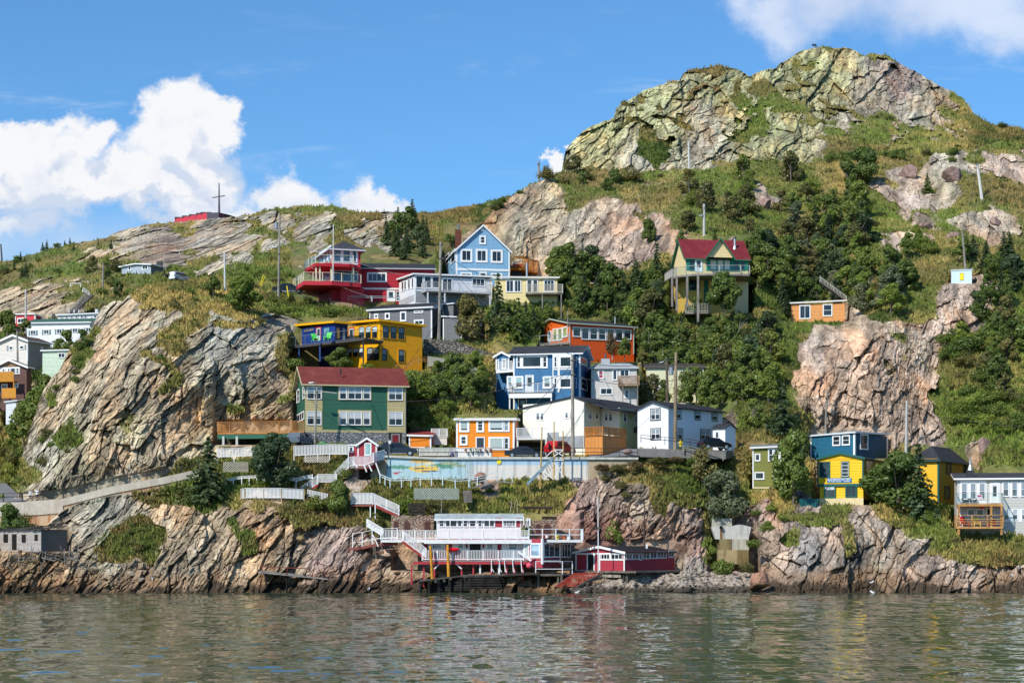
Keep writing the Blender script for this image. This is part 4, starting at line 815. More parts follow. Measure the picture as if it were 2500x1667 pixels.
mb = MB(); mb.bar(f0 + Vector((0, 0, -.45)), f1 + Vector((0, 0, -.45)), .12, .55, paint(WHITE)); mb.build('deck_beam', h.root)
railing(h.root, [h.pt(h.W + .2, 0, zf), f0, f1, h.pt(3.3, 0, zf)], 1.1, 'picket', col='c9cdd0', step=.17, gap=1.7, bw=.03)
h.door('L', 382, 1240, 508, 1400, '22262a'); posts(h.root, [(f0.x + .1, f0.y + .1), (f1.x - .1, f1.y + .1)], zf - .6, h.z0 - 1, .16, paint(WHITE))
k = Bld('tmp', 'x', 'x', S7, 250, 1150, 243, 20, ('p', 60), 5, 620); bpy.data.objects.remove(k.root); k.root = h.root
k.walls(bl, bd, name='wing_wall', down=4); k.gable('L', k.zrow(626), k.zrow(575), ov=.3, th=.14, top='3c3e43', wall=bl, rake=WHITE); k.corner_trim(); k.win('L', 70, 690, 110, 860, 1, 2); k.win('L', 150, 680, 215, 830, 2, 1)
zf = k.zrow(860); a = k.pt(k.W - .5, -1.2, zf); b = k.pt(-2.6, -2.6, zf); slabpoly(h.root, [a, b, k.pt(-2.6, .4, zf), k.pt(k.W - .5, 1.2, zf)], .3, paint(WHITE), 'balcony_floor'); railing(h.root, [a, b], 1.1, 'picket', step=.15, gap=1.5)
# ---- grey white house right of it
h = Bld('grey_white_house', 'weathered off-white house with pale roof and brown balcony right of the blue house', 'house', S7, 2085, 1345, 240, 3, ('p', 1432), 6.5, 806)
gw = siding('c9c6c0', .2, wear=.12); h.walls(gw); h.gable('R', h.zrow(806) + .05, h.zrow(742, b=3), ov=.3, th=.14, top='a9b0b4', fascia='b4b6b4', wall=gw, hip=1.2)
q = h.pt(4.0, 3.2, 0); zc = h.zrow(745, b=3); mb = MB(); mb.box(q.x - .55, q.x + .55, q.y - .4, q.y + .4, zc - .8, zc + .6, paint('aab0b4')); mb.tube([(q.x, q.y, zc + .6), (q.x, q.y, zc + 1.3)], .12, metal('6c7074')); mb.build('chimney', h.root)
h.win('L', 1530, 842, 1612, 972, 1, 2, gl='7a2030', label='window with red curtains'); h.win('L', 1735, 832, 1808, 992, 1, 1); h.win('L', 1838, 832, 1982, 938, 2, 1); h.win('L', 1556, 1095, 1740, 1200, 2, 1); h.win('L', 1906, 1116, 1978, 1248, 1, 2)
zf = h.zrow(1068); bw = wood('a08468'); a = h.pt(h.pix('L', 1828, 1070)[0], -1.4, zf); b = h.pt(h.pix('L', 2118, 1070)[0], -1.4, zf)
slabpoly(h.root, [a, b, b + Vector((0, 1.4, 0)), a + Vector((0, 1.4, 0))], .12, bw, 'balcony_floor'); railing(h.root, [a + Vector((0, 1.4, 0)), a, b, b + Vector((0, 1.4, 0))], 1.15, 'picket', wm=bw, step=.16, gap=2.5, bw=.1, name='balcony_railing')
posts(h.root, [(a.x + .5, a.y + .1), (b.x - .2, b.y + .1)], zf - .12, h.z0 - .6, .12, GREYW)
# ---- cream house among trees
h = Bld('cream_house', 'cream house mostly hidden behind trees above the white house', 'house', T7, 1030, 620, 247, 2, ('p', 374), 6, 212)
cr = siding('dcdab4', .25, wear=.06); h.walls(cr); h.roof_quad(z=(h.z1 + .1, h.z1 + .1, h.z1 + 1.0), ov=.3, th=.2, top='4a4644', fascia='5c5450')
h.win('L', 880, 240, 960, 340, 2, 1); h.win('L', 450, 420, 520, 480, 1, 1); h.win('L', 460, 540, 590, 590, 2, 1); h.win('L', 880, 400, 960, 520, 1, 2)
# ---- burnt orange house upper
h = Bld('burnt_orange_house', 'burnt orange bungalow with a long row of white windows above the blue house', 'house', S7, 1116, 560, 253, 62, ('p', 758), ('p', 2046), 180)
oc = siding('e06420', .17); h.walls(oc, siding('d9571a', .17), down=4); sa = h.pix('L', 862, 120)[0]; zc = h.zrow(158)  # right face a deeper orange: weaker sunlight put into the colour
h.gable('L', zc, h.zrow(104, a=sa), ar=sa, ze2=h.zrow(176, a=h.W), ov=.4, th=.14, top='3a3c3e', fascia='b9c4b4', wall=oc)
for q, c in (((1166, 223, 1282, 367), (1, 1)), ((1291, 230, 1402, 407), (1, 1)), ((1410, 236, 1524, 410), (1, 2)), ((1533, 238, 1642, 414), (1, 2)), ((1653, 246, 1764, 420), (1, 2)), ((1776, 253, 1887, 432), (1, 1)), ((1895, 261, 2005, 404), (1, 1)), ((1208, 522, 1300, 590), (1, 1)), ((1300, 522, 1412, 590), (1, 1))):
    h.win('R', *q, *c, cas=.06, blind=('8a8f7c', .35), gl='20282c')
for q in ((882, 248, 942, 425), (950, 240, 1016, 420), (1022, 222, 1092, 372)): h.win('L', *q, 1, 1, cas=.1, gl='7c8450')
h.door('L', 812, 282, 864, 440, 'c4d0d0'); h.corner_trim('c8d0c4', .14, 'R')
q = h.pt(3, h.D - 1.2, 0); z_ = h.zrow(150, b=h.D); mb = MB(); mb.tube([(q.x, q.y, z_ - .6), (q.x, q.y, z_ + .9)], .13, metal('a8b0b0')); mb.build('stovepipe', h.root)
zf = h.zrow(458); a = onz(S7, 420, 455, zf); b = onz(S7, 1110, 470, zf); a.y = min(a.y, 258)
a = at(S7, 420, 455, 256); b = at(S7, 1108, 465, 251.5); a.z = b.z = zf
slabpoly(h.root, [a, b, b + Vector((0, 2, 0)), a + Vector((1.5, 6, 0))], .25, GREYW, 'deck_floor'); railing(h.root, [a, b], 1.15, 'glass', col='9aa3a4', gap=1.6); railing(h.root, [a, a + Vector((1.5, 6, 0))], 1.15, 'glass', col='9aa3a4', gap=1.6)
posts(h.root, [(a.x + .6, a.y + .4), (a.x + 2.4, a.y), (b.x - 1, b.y + .2)], zf - .2, zf - 3, .15, GREYW)
# ---- yellow and blue house
h = Bld('yellow_house', 'bright yellow flat roofed house with black framed windows and a navy blue wing', 'house', R5, 1556, 905, 240, 55, ('p', 1038), ('p', 2226), 160)
ye = siding('f2b010', .16); yr = siding('e59f0c', .16); h.walls(ye, yr, down=1.0); h.roof_quad(rows=(128, 172, 212), ov=.42, th=.26, fascia='f0ae10', top='8c8a84', a0=-.0)  # yr: deeper yellow, shade painted into the right face
for q in ((1220, 238, 1307, 442), (1326, 233, 1414, 437), (1430, 230, 1517, 432), (1032, 582, 1112, 730), (1122, 578, 1208, 730), (1212, 572, 1290, 740)): h.win('L', *q, 1, 2, cas=.04, cs='f2b010', fr='202226', blind=('c8d2d8', .5), bar=.09)
for q in ((1588, 230, 1699, 432), (1711, 238, 1819, 442), (1836, 250, 1945, 452), (1348, 571, 1445, 780), (1450, 578, 1547, 784), (1573, 588, 1669, 794), (1838, 606, 1945, 812)):
    if q[0] > 1556: h.win('R', *q, 1, 2, cas=.04, cs='f2b010', fr='202226', blind=('77828a', .5), bar=.09)
h.door('L', 1058, 256, 1145, 470, 'e8ecee', 'c0202c', True)
h.win('L', 1350, 575, 1440, 780, 1, 2, cas=.03, fr='202226', bar=.09, blind=('8a949a', .5)); h.win('L', 1450, 575, 1540, 780, 1, 2, cas=.03, fr='202226', bar=.09, blind=('8a949a', .5))
k = Bld('tmp', 'x', 'x', R5, 834, 790, 241.5, 55, ('p', 245), ('p', 1040), 185); bpy.data.objects.remove(k.root); k.root = h.root
nb = siding('1d3f8c', .16); k.walls(nb, siding('182c5c', .16), name='blue_wing_wall', z0=k.zrow(480)); k.walls(siding('16294f', .16), a0=1.6, a1=k.W - 3, b0=1.5, z1=k.zrow(480), name='lower_wall', down=3)  # right face and wall under the deck: darker blue, shade painted in
k.roof_quad(rows=(155, 208, 172), ov=.42, th=.26, fascia='f0ae10', top='8c8a84'); k.win('L', 338, 262, 505, 335, 2, 1, fr='24407c', gl='5a5448'); k.win('L', 650, 243, 755, 455, 1, 1, fr='1d3f8c', gl='4a7480')
k.door('L', 540, 250, 616, 465, 'dfe6ea', 'c0202c', True); k.door('R', 845, 248, 920, 430, 'b98a4c', '182c5c', False); k.door('R', 940, 262, 1000, 455, 'a8b4b8', '182c5c', True)
zf = h.zrow(478, b=0); a = at(R5, 60, 512, 246); b = at(R5, 1300, 478, 235.2); c = at(R5, 1606, 490, 238.5)
for q in (a, b, c): q.z = zf - .1
slabpoly(h.root, [a, b, c, h.pt(0, 0, zf - .1), k.pt(0, 0, zf - .1), k.pt(k.W + 1, 0, zf - .1)], .26, paint('4e4c4c'), 'deck_floor'); railing(h.root, [a, b, c], 1.2, 'glass', col='6c7276', gap=1.9, post=.06)
for x, y, yb in ((265, 540, 745), (605, 520, 795), (1285, 490, 900)): u = (x - 60) / 1240; q = a.lerp(b, u); mb = MB(); mb.box(q.x - .09, q.x + .09, q.y + .2, q.y + .38, Z(R5, yb, q.y), zf - .36, paint('2c4c88' if x < 900 else '2c2e34')); mb.build('deck_post', h.root)
# ---- dark grey house
h = Bld('grey_house', 'charcoal grey clapboard house with white trim behind the yellow house', 'house', R4, 462, 1445, 256, 24, 9.6, ('p', 600), 1082)
gr = siding('6c6e72', .18); gd = siding('3a3c42', .18); h.walls(gr, gd, down=2); h.roof_quad(rows=(1062, 1100, 1022), ov=.35, th=.22, top='34363a', fascia='d4d6d8'); h.corner_trim()  # gd: grey darkened to paint the shade of the side faces
hv = h.view; h.view = R3
for q, c in (((1393, 1358, 1464, 1452), 1), ((1610, 1338, 1697, 1478), 1), ((1806, 1453, 1944, 1535), 2), ((1806, 1322, 1937, 1362), 2), ((1240, 1370, 1300, 1440), 1)): h.win('L', *q, c, 1, cas=.14)
h.view = hv; k = Bld('tmp', 'x', 'x', R4, 822, 1470, 254.5, 30, ('p', 596), ('p', 1096), 1200); bpy.data.objects.remove(k.root); k.root = h.root
k.walls(gr, gd, name='wing_wall', down=1.5); k.roof_quad(rows=(1188, 1180, 1212), ov=.2, th=.16, top='34363a', fascia='d4d6d8'); k.corner_trim(faces='L'); k.win('R', 1014, 1238, 1056, 1302, 1, 1); k.win('R', 864, 1222, 908, 1322, 1, 1, gl='5a646c')
k = Bld('tmp', 'x', 'x', R4, 720, 1200, 259, 24, ('p', 590), ('p', 900), 1040); bpy.data.objects.remove(k.root); k.root = h.root
k.walls(gr, gd, name='upper_wall'); k.roof_quad(rows=(1025, 1040, 1050), ov=.2, th=.16, top='34363a', fascia='d4d6d8')
# ---- white house with long deck
h = Bld('white_bungalow', 'white flat roofed bungalow with a long railed deck below the blue gabled house', 'house', R4, 258, 1035, 262, 70, ('p', 74), ('p', 1182), 700)
wl = siding('dfe2e6', .17, wear=.06); h.walls(wl, siding('d2d6dc', .17, wear=.06)); h.roof_quad(rows=(672, 735, 705), ov=.35, th=.2, top='8c9094', fascia='f0f0f0'); h.corner_trim()  # front is a greyer copy of the white, slight shade painted in
h.patch('R', 262, 905, 1180, 1035, siding('8f9296', .17), 'lower_wall', .03); h.patch('L', 78, 960, 256, 1035, siding('b4b8bc', .17), 'lower_wall', .03)  # grey storey: left copy paler, sunlight put into its colour
for q, c in (((268, 700, 360, 852), 1), ((368, 702, 458, 852), 1), ((464, 707, 553, 852), 1), ((586, 732, 708, 892), 2), ((942, 732, 1098, 828), 3)): h.win('R', *q, c, 1, cas=.07)
for q in ((100, 768, 128, 888), (132, 762, 158, 872), (178, 735, 204, 862), (222, 722, 246, 852)): h.win('L', *q, 1, 1, cas=.08)
h.win('R', 520, 945, 640, 1005, 2, 1, off=.03)
zf = h.zrow(900, b=3); a = h.pt(-2.2, 1.0, zf); b = h.pt(-2.2, h.D - .9, zf); slabpoly(h.root, [a, b, h.pt(0, h.D - .9, zf), h.pt(0, 1.0, zf)], .2, paint('b4b4b2'), 'deck_floor')
railing(h.root, [h.pt(0, 1.0, zf), a, b, h.pt(0, h.D - .9, zf)], 1.15, 'picket', col='b9bbbc', step=.17, gap=2.2, bw=.03); posts(h.root, [(a.lerp(b, t).x, a.lerp(b, t).y + .2) for t in (.02, .28, .98)], zf - .2, zf - 3, .2, paint('c4c6c6'))
# ---- cream bungalow right
h = Bld('cream_bungalow', 'small cream bungalow with a railed deck among trees right of the blue gabled house', 'house', R4, 1962, 960, 264, 3, ('p', 1215), 5, 735)
cy = siding('e2cf94', .2, wear=.06); h.walls(cy); h.roof_quad(rows=(712, 708, 715), ov=.35, th=.22, top='6c6a64', fascia='d9d6cc')
for q, c in (((1348, 752, 1444, 900), 2), ((1446, 752, 1532, 900), 2), ((1800, 752, 1930, 895), 3)): h.win('L', *q, c, 1, cas=.08)
h.door('L', 1596, 748, 1664, 900, '3a3834'); h.door('L', 1668, 748, 1732, 900, '3a3834')
zf = h.zrow(925); a = h.pt(h.pix('L', 1590, 925)[0], -1.6, zf); b = h.pt(-.8, -1.6, zf); slabpoly(h.root, [a, b, b + Vector((0, 1.6, 0)), a + Vector((0, 1.6, 0))], .2, OLDW, 'deck_floor'); railing(h.root, [a, b, b + Vector((0, 2, 0))], 1.2, 'picket', col='c4bfae', step=.15, gap=1.8, bw=.04)
posts(h.root, [(b.x - .2, b.y + .1), (a.lerp(b, .45).x, b.y + .1)], zf - .2, zf - 4, .14, GREYW)
q = h.pt(h.pix('L', 1592, 700)[0], 2, 0); z_ = h.zrow(700, b=2); mb = MB(); mb.tube([(q.x, q.y, z_ - .3), (q.x, q.y, z_ + 1.8)], .15, metal('b4babc')); mb.build('stovepipe', h.root)
# ---- red house with tower
h = Bld('red_house', 'deep red house with a glazed tower and two wraparound decks under the far hill', 'house', R3, 1040, 1200, 269, 86, 8, ('p', 2075), 722)
rd = siding('ac1f2e', .17); h.walls(rd); ze = h.zrow(712); h.gable('L', ze, h.zrow(600, b=4), ov=.4, th=.15, top='3a3b40', fascia='b4babc', wall=rd)
h.win('R', 1138, 785, 1420, 925, 4, 1, cas=.16); h.patch('R', 1042, 1003, 1610, 1028, paint('e4e4e0'), 'trim', .06); h.door('R', 1420, 1040, 1535, 1195, 'dfe6e6'); h.win('R', 1545, 1050, 1612, 1190, 1, 3, cas=.06)
k = Bld('tmp', 'x', 'x', R3, 642, 1160, 264.5, 72, ('p', 452), ('p', 1046), 425); bpy.data.objects.remove(k.root); k.root = h.root
rl = paint('c02c3a', .6, .06); k.walls(rl, name='tower_wall', down=1); z_ = k.zrow(425); k.gable('R', z_ + .08, z_ + 1.2, ov=.65, th=.2, top='44464b', fascia='c8ccce', hip=2.6)
k.patch('R', 655, 440, 1010, 668, paint('e6e8ea'), 'window_surround', .05); k.patch('L', 462, 450, 632, 640, paint('e6e8ea'), 'window_surround', .05)
for q in ((663, 448, 775, 640), (792, 455, 905, 640), (926, 465, 996, 640)): k.win('R', *q, 1, 1, cas=.06, off=.05, gl='3a4a54')
for q in ((492, 500, 530, 640), (540, 490, 575, 640), (590, 480, 622, 640)): k.win('L', *q, 1, 1, cas=.05, off=.05, gl='3a5a64')
k.win('R', 665, 750, 930, 915, 2, 1, gl='2f4a58'); k.win('R', 938, 765, 1010, 915, 1, 1, gl='2f4a58'); k.win('L', 480, 790, 610, 905, 3, 1, gl='2f3a44')
zf = Z(R3, 655, 261); pr = [onz(R3, x, y, zf) for x, y in ((256, 735), (410, 652), (640, 655), (945, 665))]
slabpoly(h.root, pr + [k.pt(0, k.D, zf), k.pt(k.W, 0, zf)], .42, paint('b01f2c'), 'upper_deck'); railing(h.root, pr, 1.15, 'glass', col='d8cfae', gap=2.0)
zf2 = Z(R3, 908, 260.2); pr2 = [onz(R3, x, y, zf2) for x, y in ((96, 1005), (240, 905), (640, 908), (1052, 940))]
slabpoly(h.root, pr2 + [k.pt(0, k.D + .1, zf2), k.pt(k.W + .5, 0, zf2)], .55, paint('c2303e'), 'lower_deck'); railing(h.root, pr2, 1.2, 'glass', col='d8cfae', gap=1.35, post=.1)
for i, t in ((0, .95), (1, .2), (1, .9), (2, .95)): q = pr[i].lerp(pr[i + 1], t) + Vector((.1, .4, 0)); mb = MB(); mb.box(q.x - .1, q.x + .1, q.y - .1, q.y + .1, zf2, zf - .4, paint('d8cfae')); mb.build('deck_post', h.root)
k.walls(rl, name='lower_tower_wall', a0=-2.2, b0=.8, z1=zf2 - .5, down=1)
# ---- blue gabled house
h = Bld('blue_gabled_house', 'tall pale blue gabled house with white trim and a red chimney, highest on the slope', 'house', R4, 752, 720, 273, 80, 9.5, ('p', 1394), 384)
lb = siding('82aecd', .19); h.walls(lb); zz = h.pix('R', 1075, 92)[1]; h.gable('R', h.z1 + .05, zz, ov=.3, th=.15, top='3d4a58', wall=lb, rake=WHITE); h.corner_trim(w=.2)
for q, c in (((1030, 222, 1110, 328), (1, 2)), ((804, 383, 947, 540), (2, 1)), ((986, 383, 1129, 545), (2, 1)), ((1166, 391, 1310, 550), (2, 1)), ((804, 662, 942, 735), (2, 1)), ((1028, 655, 1122, 735), (1, 1)), ((1168, 672, 1304, 740), (2, 1))): h.win('R', *q, *c, cas=.24)
h.patch('R', 754, 618, 1392, 642, paint(WHITE), 'trim', .06); h.patch('R', 1052, 132, 1086, 172, paint(WHITE), 'vent', .05); h.win('L', 625, 445, 668, 570, 1, 1); h.win('L', 692, 400, 742, 548, 1, 1)
q = h.pt(6.0, 1.2, 0); z_ = h.zrow(152, a=6); mb = MB(); mb.box(q.x - .45, q.x + .45, q.y - .4, q.y + .4, z_ - 3.5, z_, stonework('8c3a28', 'a04a34', 6, '6a5a50')); mb.tube([(q.x, q.y, z_), (q.x, q.y, z_ + .8)], .14, metal('7c8a92')); mb.build('chimney', h.root)
# orange railed terrace
ro = empty('orange_terrace', tuple(at(R4, 1500, 600, 276)), 'small terrace with orange picket railing and red panel beside the blue gabled house', 'terrace')
z_ = Z(R4, 610, 276); a = at(R4, 1400, 610, 276); b = at(R4, 1545, 610, 276); c = at(R4, 1745, 560, 281); a.z = b.z = c.z = z_; om = wood('c8781c'); slabpoly(ro, [a, b, c, a + Vector((0, 6, 0))], .25, om); railing(ro, [a, b, c], 1.7, 'picket', wm=om, step=.2, gap=1.6, bw=.06)
mb = MB(); mb.box(a.x, b.x, a.y + .1, a.y + .2, z_ - .3, z_ + .6, paint('b02a34')); mb.build('red_panel', ro); mb = MB(); mb.box(a.x + .3, b.x, a.y + 1.5, a.y + 1.7, z_ - 5, z_ - .3, paint('3a4456')); mb.build('lower_wall', ro)
mb = MB(); mb.bar(at(R4, 1410, 575, 275.8), at(R4, 1530, 515, 277.5), .12, .22, paint(WHITE)); mb.build('stair_rail', ro)
# ---- chalet on tall posts
h = Bld('chalet', 'cream and green chalet with maroon roof on a tall post balcony among the trees', 'house', T1, 345, 1340, 262, 80, 6.5, ('p', 1046), 682)
cm_ = siding('e6cf98', .2, wear=.05); ylw = siding('d9b65c', .25, wear=.08); h.walls(cm_, down=1); zf = Z(T1, 868, 257.6)
h.walls(ylw, z1=zf - .05, a0=-.03, b0=-.03, a1=h.W + .03, b1=h.D * .78, name='lower_wall', down=2)
ze = h.zrow(672); h.gable('L', ze, h.zrow(478, b=0, a=3.2), ov=.35, th=.15, top='7c2c32', fascia='2a6a50', wall=cm_, rake='2a6a50')
tg = paint('1f7c66'); mb = MB()
for q in ((346, 688, 380, 830), (575, 682, 612, 835), (846, 682, 884, 835), (1012, 690, 1045, 830), (560, 670, 886, 690)): h.patch('R', *q, tg, out=.05, mb=mb)
mb.build('green_trim', h.root)
for q, c in (((380, 704, 442, 832), (1, 2)), ((612, 690, 692, 832), (1, 1)), ((692, 690, 770, 832), (1, 1)), ((770, 690, 846, 832), (1, 1)), ((884, 704, 948, 832), (1, 1)), ((950, 704, 1012, 832), (1, 1))): h.win('R', *q, *c, cas=.05, fr='1f7c66', blind=(('d6d2c2', .95) if 600 < q[0] < 850 else None))
h.door('R', 446, 700, 528, 848, 'e6e8e6')
# dormer gable
k = Bld('tmp', 'x', 'x', T1, 590, 840, 261.2, 80, 3, ('p', 868), 672); bpy.data.objects.remove(k.root); k.root = h.root
k.z1 = h.zrow(690); k.gable('R', h.zrow(668), k.pix('R', 727, 470)[1], ov=.35, th=.15, top='7c2c32', fascia='2a6a50', wall=cm_, rake='2a6a50', a0=0, a1=3.5)
for f, q, c in (('R', (375, 915, 505, 1060), (2, 2)), ('R', (632, 890, 812, 1050), (2, 1)), ('R', (435, 1145, 524, 1222), (2, 1)), ('R', (655, 1140, 700, 1220), (1, 1))): h.win(f, *q, *c, cas=.1, fr='1d6b54', off=.03)
mb = MB(); h.patch('R', 545, 900, 598, 1230, paint('1f6a52'), out=.06, o0=.034, mb=mb); mb.build('green_panel', h.root)
pr = [onz(T1, x, y, zf) for x, y in ((186, 908), (240, 890), (345, 878), (480, 868), (960, 868), (1060, 872))]
slabpoly(h.root, pr + [h.pt(0, h.D, zf), h.pt(h.W, 0, zf)], .25, GREYW, 'balcony_floor'); railing(h.root, pr, 1.15, 'glass', col='a8a49c', gap=2.6, post=.14)
railing(h.root, [h.pt(h.W * .6, -2, zf), pr[0], pr[1]], 1.15, 'picket', col='a8a49c', step=.2)
for x, y0, yb in ((190, 905, 1240), (242, 890, 1290), (360, 880, 1240), (482, 870, 1410), (700, 870, 1110), (812, 870, 1050)):
    q = onz(T1, x, y0, zf - .25); mb = MB(); mb.box(q.x - .14, q.x + .14, q.y + .1, q.y + .38, Z(T1, yb, q.y), zf - .25, GREYW); mb.build('balcony_post', h.root)
zf = Z(T1, 1300, 258.5); pr = [onz(T1, x, y, zf) for x, y in ((335, 1304), (482, 1300), (620, 1300))]; slabpoly(h.root, pr + [h.pt(0, 2, zf), h.pt(1, 0, zf)], .2, GREYW, 'lower_balcony'); railing(h.root, pr, 1.15, 'picket', col='a8a49c', step=.2, gap=2)
q = h.pt(2.0, h.D - 1.4, 0); z_ = h.zrow(535); mb = MB(); mb.tube([(q.x, q.y - .3, z_ - .3), (q.x, q.y - .3, z_ + .25)], [.28, .14], metal('c4c8ca')); mb.tube([(q.x, q.y - .3, z_ + .25), (q.x, q.y - .3, z_ + 1.2)], .14, metal('c4c8ca')); mb.build('stovepipe', h.root)
# ---- small orange hut on the slope, pale blue hut
h = Bld('peach_cabin', 'peach coloured cabin with white windows half hidden on the wooded slope', 'cabin', T1, 2132, 1392, 261, 9, ('p', 1526), 4, 1200)
h.walls(siding('e09a58', .2)); h.roof_quad(rows=(1162, 1190, 1160), ov=.3, th=.18, top='4a4a4c', fascia='e8e4dc'); h.win('L', 1620, 1222, 1748, 1378, 2, 1, cas=.1); h.win('L', 1885, 1210, 1994, 1348, 1, 2, cas=.1)
h = Bld('pale_blue_hut', 'tiny pale blue hut with one yellow window on a pink crag', 'hut', T2, 1205, 1215, 262, 12, ('p', 1016), 2.5, 1042)
h.walls(paint('c9dfe6', .6, .05), paint('8c2f34')); h.roof_quad(rows=(1034, 1042, 1034), ov=.08, th=.12, top='c4d4dc', fascia='cfe0e8'); h.win('L', 1094, 1070, 1131, 1134, 1, 1, cas=.03, fr='d8b810', gl='d8b404')
# ---- olive house
h = Bld('olive_house', 'olive green clapboard house with white windows on the cliff edge', 'house', T3, 1080, 1005, 217, 8, ('p', 612), 6, 478)
ol = siding('7d8038', .16); h.walls(ol, down=.3); h.roof_quad(rows=(452, 472, 430), ov=.3, th=.2, top='7c8084', fascia='e4e2d8'); h.corner_trim(w=.14)
for q, c in (((640, 558, 714, 658), (1, 1)), ((810, 493, 882, 660), (1, 2)), ((882, 493, 960, 660), (1, 2)), ((960, 493, 1030, 660), (1, 2)), ((638, 792, 764, 892), (1, 1)), ((866, 786, 955, 892), (1, 1))): h.win('L', *q, *c, cas=.1)
h.patch('L', 612, 985, 1080, 1004, paint('d4c9a4'), 'base_board', .05)
posts(h.root, [(h.pt(h.W - .2, .2, 0).x, h.pt(h.W - .2, .2, 0).y), (h.pt(2, .2, 0).x, h.pt(2, .2, 0).y)], h.z0, h.z0 - 2.2, .2, OLDW)
# ---- teal house
h = Bld('teal_house', 'dark teal upper house with white eaves behind the yellow pottery building', 'house', T4, 553, 400, 224, 42, ('p', 80), ('p', 900), 125)
te = siding('14607c', .16); td = siding('0f4c66', .16); h.walls(te, td, down=3); h.roof_quad(rows=(100, 138, 122), ov=.25, th=.2, fascia='cdd6da', top='8c9296'); h.corner_trim(w=.2)  # td: teal darkened, painting shade on the right face
h.win('L', 316, 143, 402, 253, 1, 2); h.win('L', 418, 138, 504, 248, 1, 2); h.win('R', 608, 128, 692, 294, 1, 1)
# ---- yellow pottery building
h = Bld('pottery_building', 'yellow gabled pottery building with teal trim and a blue and white name board', 'building', T4, 645, 808, 214, 24, ('p', 152), ('p', 960), 388)
py = siding('f2c21a', .3, wear=.05); pb = siding('b98a1c', .14); h.walls(py, pb, z0=h.zrow(668)); h.walls(py, pb, z1=h.zrow(668), a1=h.W - .3, name='lower_wall', down=.1, b0=.12, a0=.06)  # pb: bronze yellow for the side, shade mixed into the colour
TE = '1f5f5a'; za = h.pix('L', 390, 322)[1]; ze = h.zrow(378)
h.gable('L', ze + .05, za, ov=.22, th=.12, top='3a3c40', fascia=TE, wall=py, rake=TE, b1=h.D + 4); h.corner_trim(TE, .16, 'L', z0=h.zrow(668)); h.patch('L', 152, 655, 645, 682, paint(TE), 'band', .08)
h.patch('L', 165, 392, 636, 398, paint('c89c14'), 'gable_moulding', .03)
h.win('L', 175, 420, 292, 590, 1, 1, cas=.09, fr=TE, gl='1e2e36'); h.win('L', 405, 416, 494, 584, 1, 4, cas=.08, cs=TE, fr=WHITE)
h.win('L', 226, 676, 349, 810, 2, 1, cas=.09, fr=TE, blind=('c8d0d0', .3)); h.win('L', 452, 670, 575, 800, 2, 1, cas=.09, fr=TE)
h.win('R', 668, 402, 748, 578, 1, 1, cas=.1, fr='3c4038', gl='2a2622'); h.win('R', 672, 670, 754, 768, 1, 1, cas=.06)
mb = MB(); a, b, z0_, z1_ = h.rect('L', 165, 808, 648, 890); h.fb('L', 0, h.W - .25, z0_ - .5, z1_, .0, .06, concrete('e0cfa0', 'c0a878', .1), mb=mb); mb.build('foundation', h.root)
# name board with its lettering
a, b, z0_, z1_ = h.rect('L', 260, 594, 520, 642); sg = h.fb('L', a, b, z0_, z1_, .02, .07, paint('2c6fa0', .5, .03), 'name_board')
def lettering(txt, bld, f, a, b, z0, z1, out, mat, parent, name='lettering'):
    cu = bpy.data.curves.new(name, 'FONT'); cu.body = txt; cu.size = 1.0; cu.extrude = .004; cu.offset = .012
    to = bpy.data.objects.new(name, cu); COL.objects.link(to); bpy.context.view_layer.update(); dg = bpy.context.evaluated_depsgraph_get()
    me = bpy.data.meshes.new_from_object(to.evaluated_get(dg)); bpy.data.objects.remove(to)
    co = [v.co.copy() for v in me.vertices]; x0 = min(c.x for c in co); x1 = max(c.x for c in co); y0 = min(c.y for c in co); y1 = max(c.y for c in co)
    o0 = Vector(parent['_o']); n = bld.n[f]; d = bld.d[f]
    for v, c in zip(me.vertices, co):
        u = (c.x - x0) / (x1 - x0); w = (c.y - y0) / (y1 - y0); s_ = b + (a - b) * u if f == 'L' else a + (b - a) * u
        p = bld.C + d * s_ + n * (out + (c.z + .004)); v.co = Vector((p.x, p.y, z0 + (z1 - z0) * w)) - o0
    me.materials.clear(); me.materials.append(mat); o = bpy.data.objects.new(name, me); COL.objects.link(o); o.parent = parent; o['_o'] = tuple(o0); return o
hh = z1_ - z0_; wt = paint('f0f2f2', .4, .02)
lettering('BLUE MOON POTTERY', h, 'L', a + .08, b - .08, z0_ + hh * .46, z1_ - hh * .10, .072, wt, sg); lettering('& TEXTILES    OPEN', h, 'L', a + .2, b - .2, z0_ + hh * .12, z0_ + hh * .36, .072, wt, sg)
# ---- yellow house behind, with hip roof
h = Bld('ochre_house', 'ochre two storey house with dark hip roof behind the big conifer', 'house', T4, 1445, 890, 218, 30, ('p', 1140), ('p', 1826), 386)
oc2 = siding('f0b81c', .16); od = siding('b8821a', .15); h.walls(oc2, od); h.gable('L', h.zrow(378), h.zrow(378) + 1.55, ov=.35, th=.14, top='3a3c40', fascia='22504c', hip=3.2); h.corner_trim(TE, .16)  # od: dark ochre paints the shade of the right face
for q in ((1520, 412, 1576, 556), (1705, 422, 1758, 554), (1505, 682, 1560, 818)): h.win('R', *q, 1, 1, cas=.08, fr='22403c')
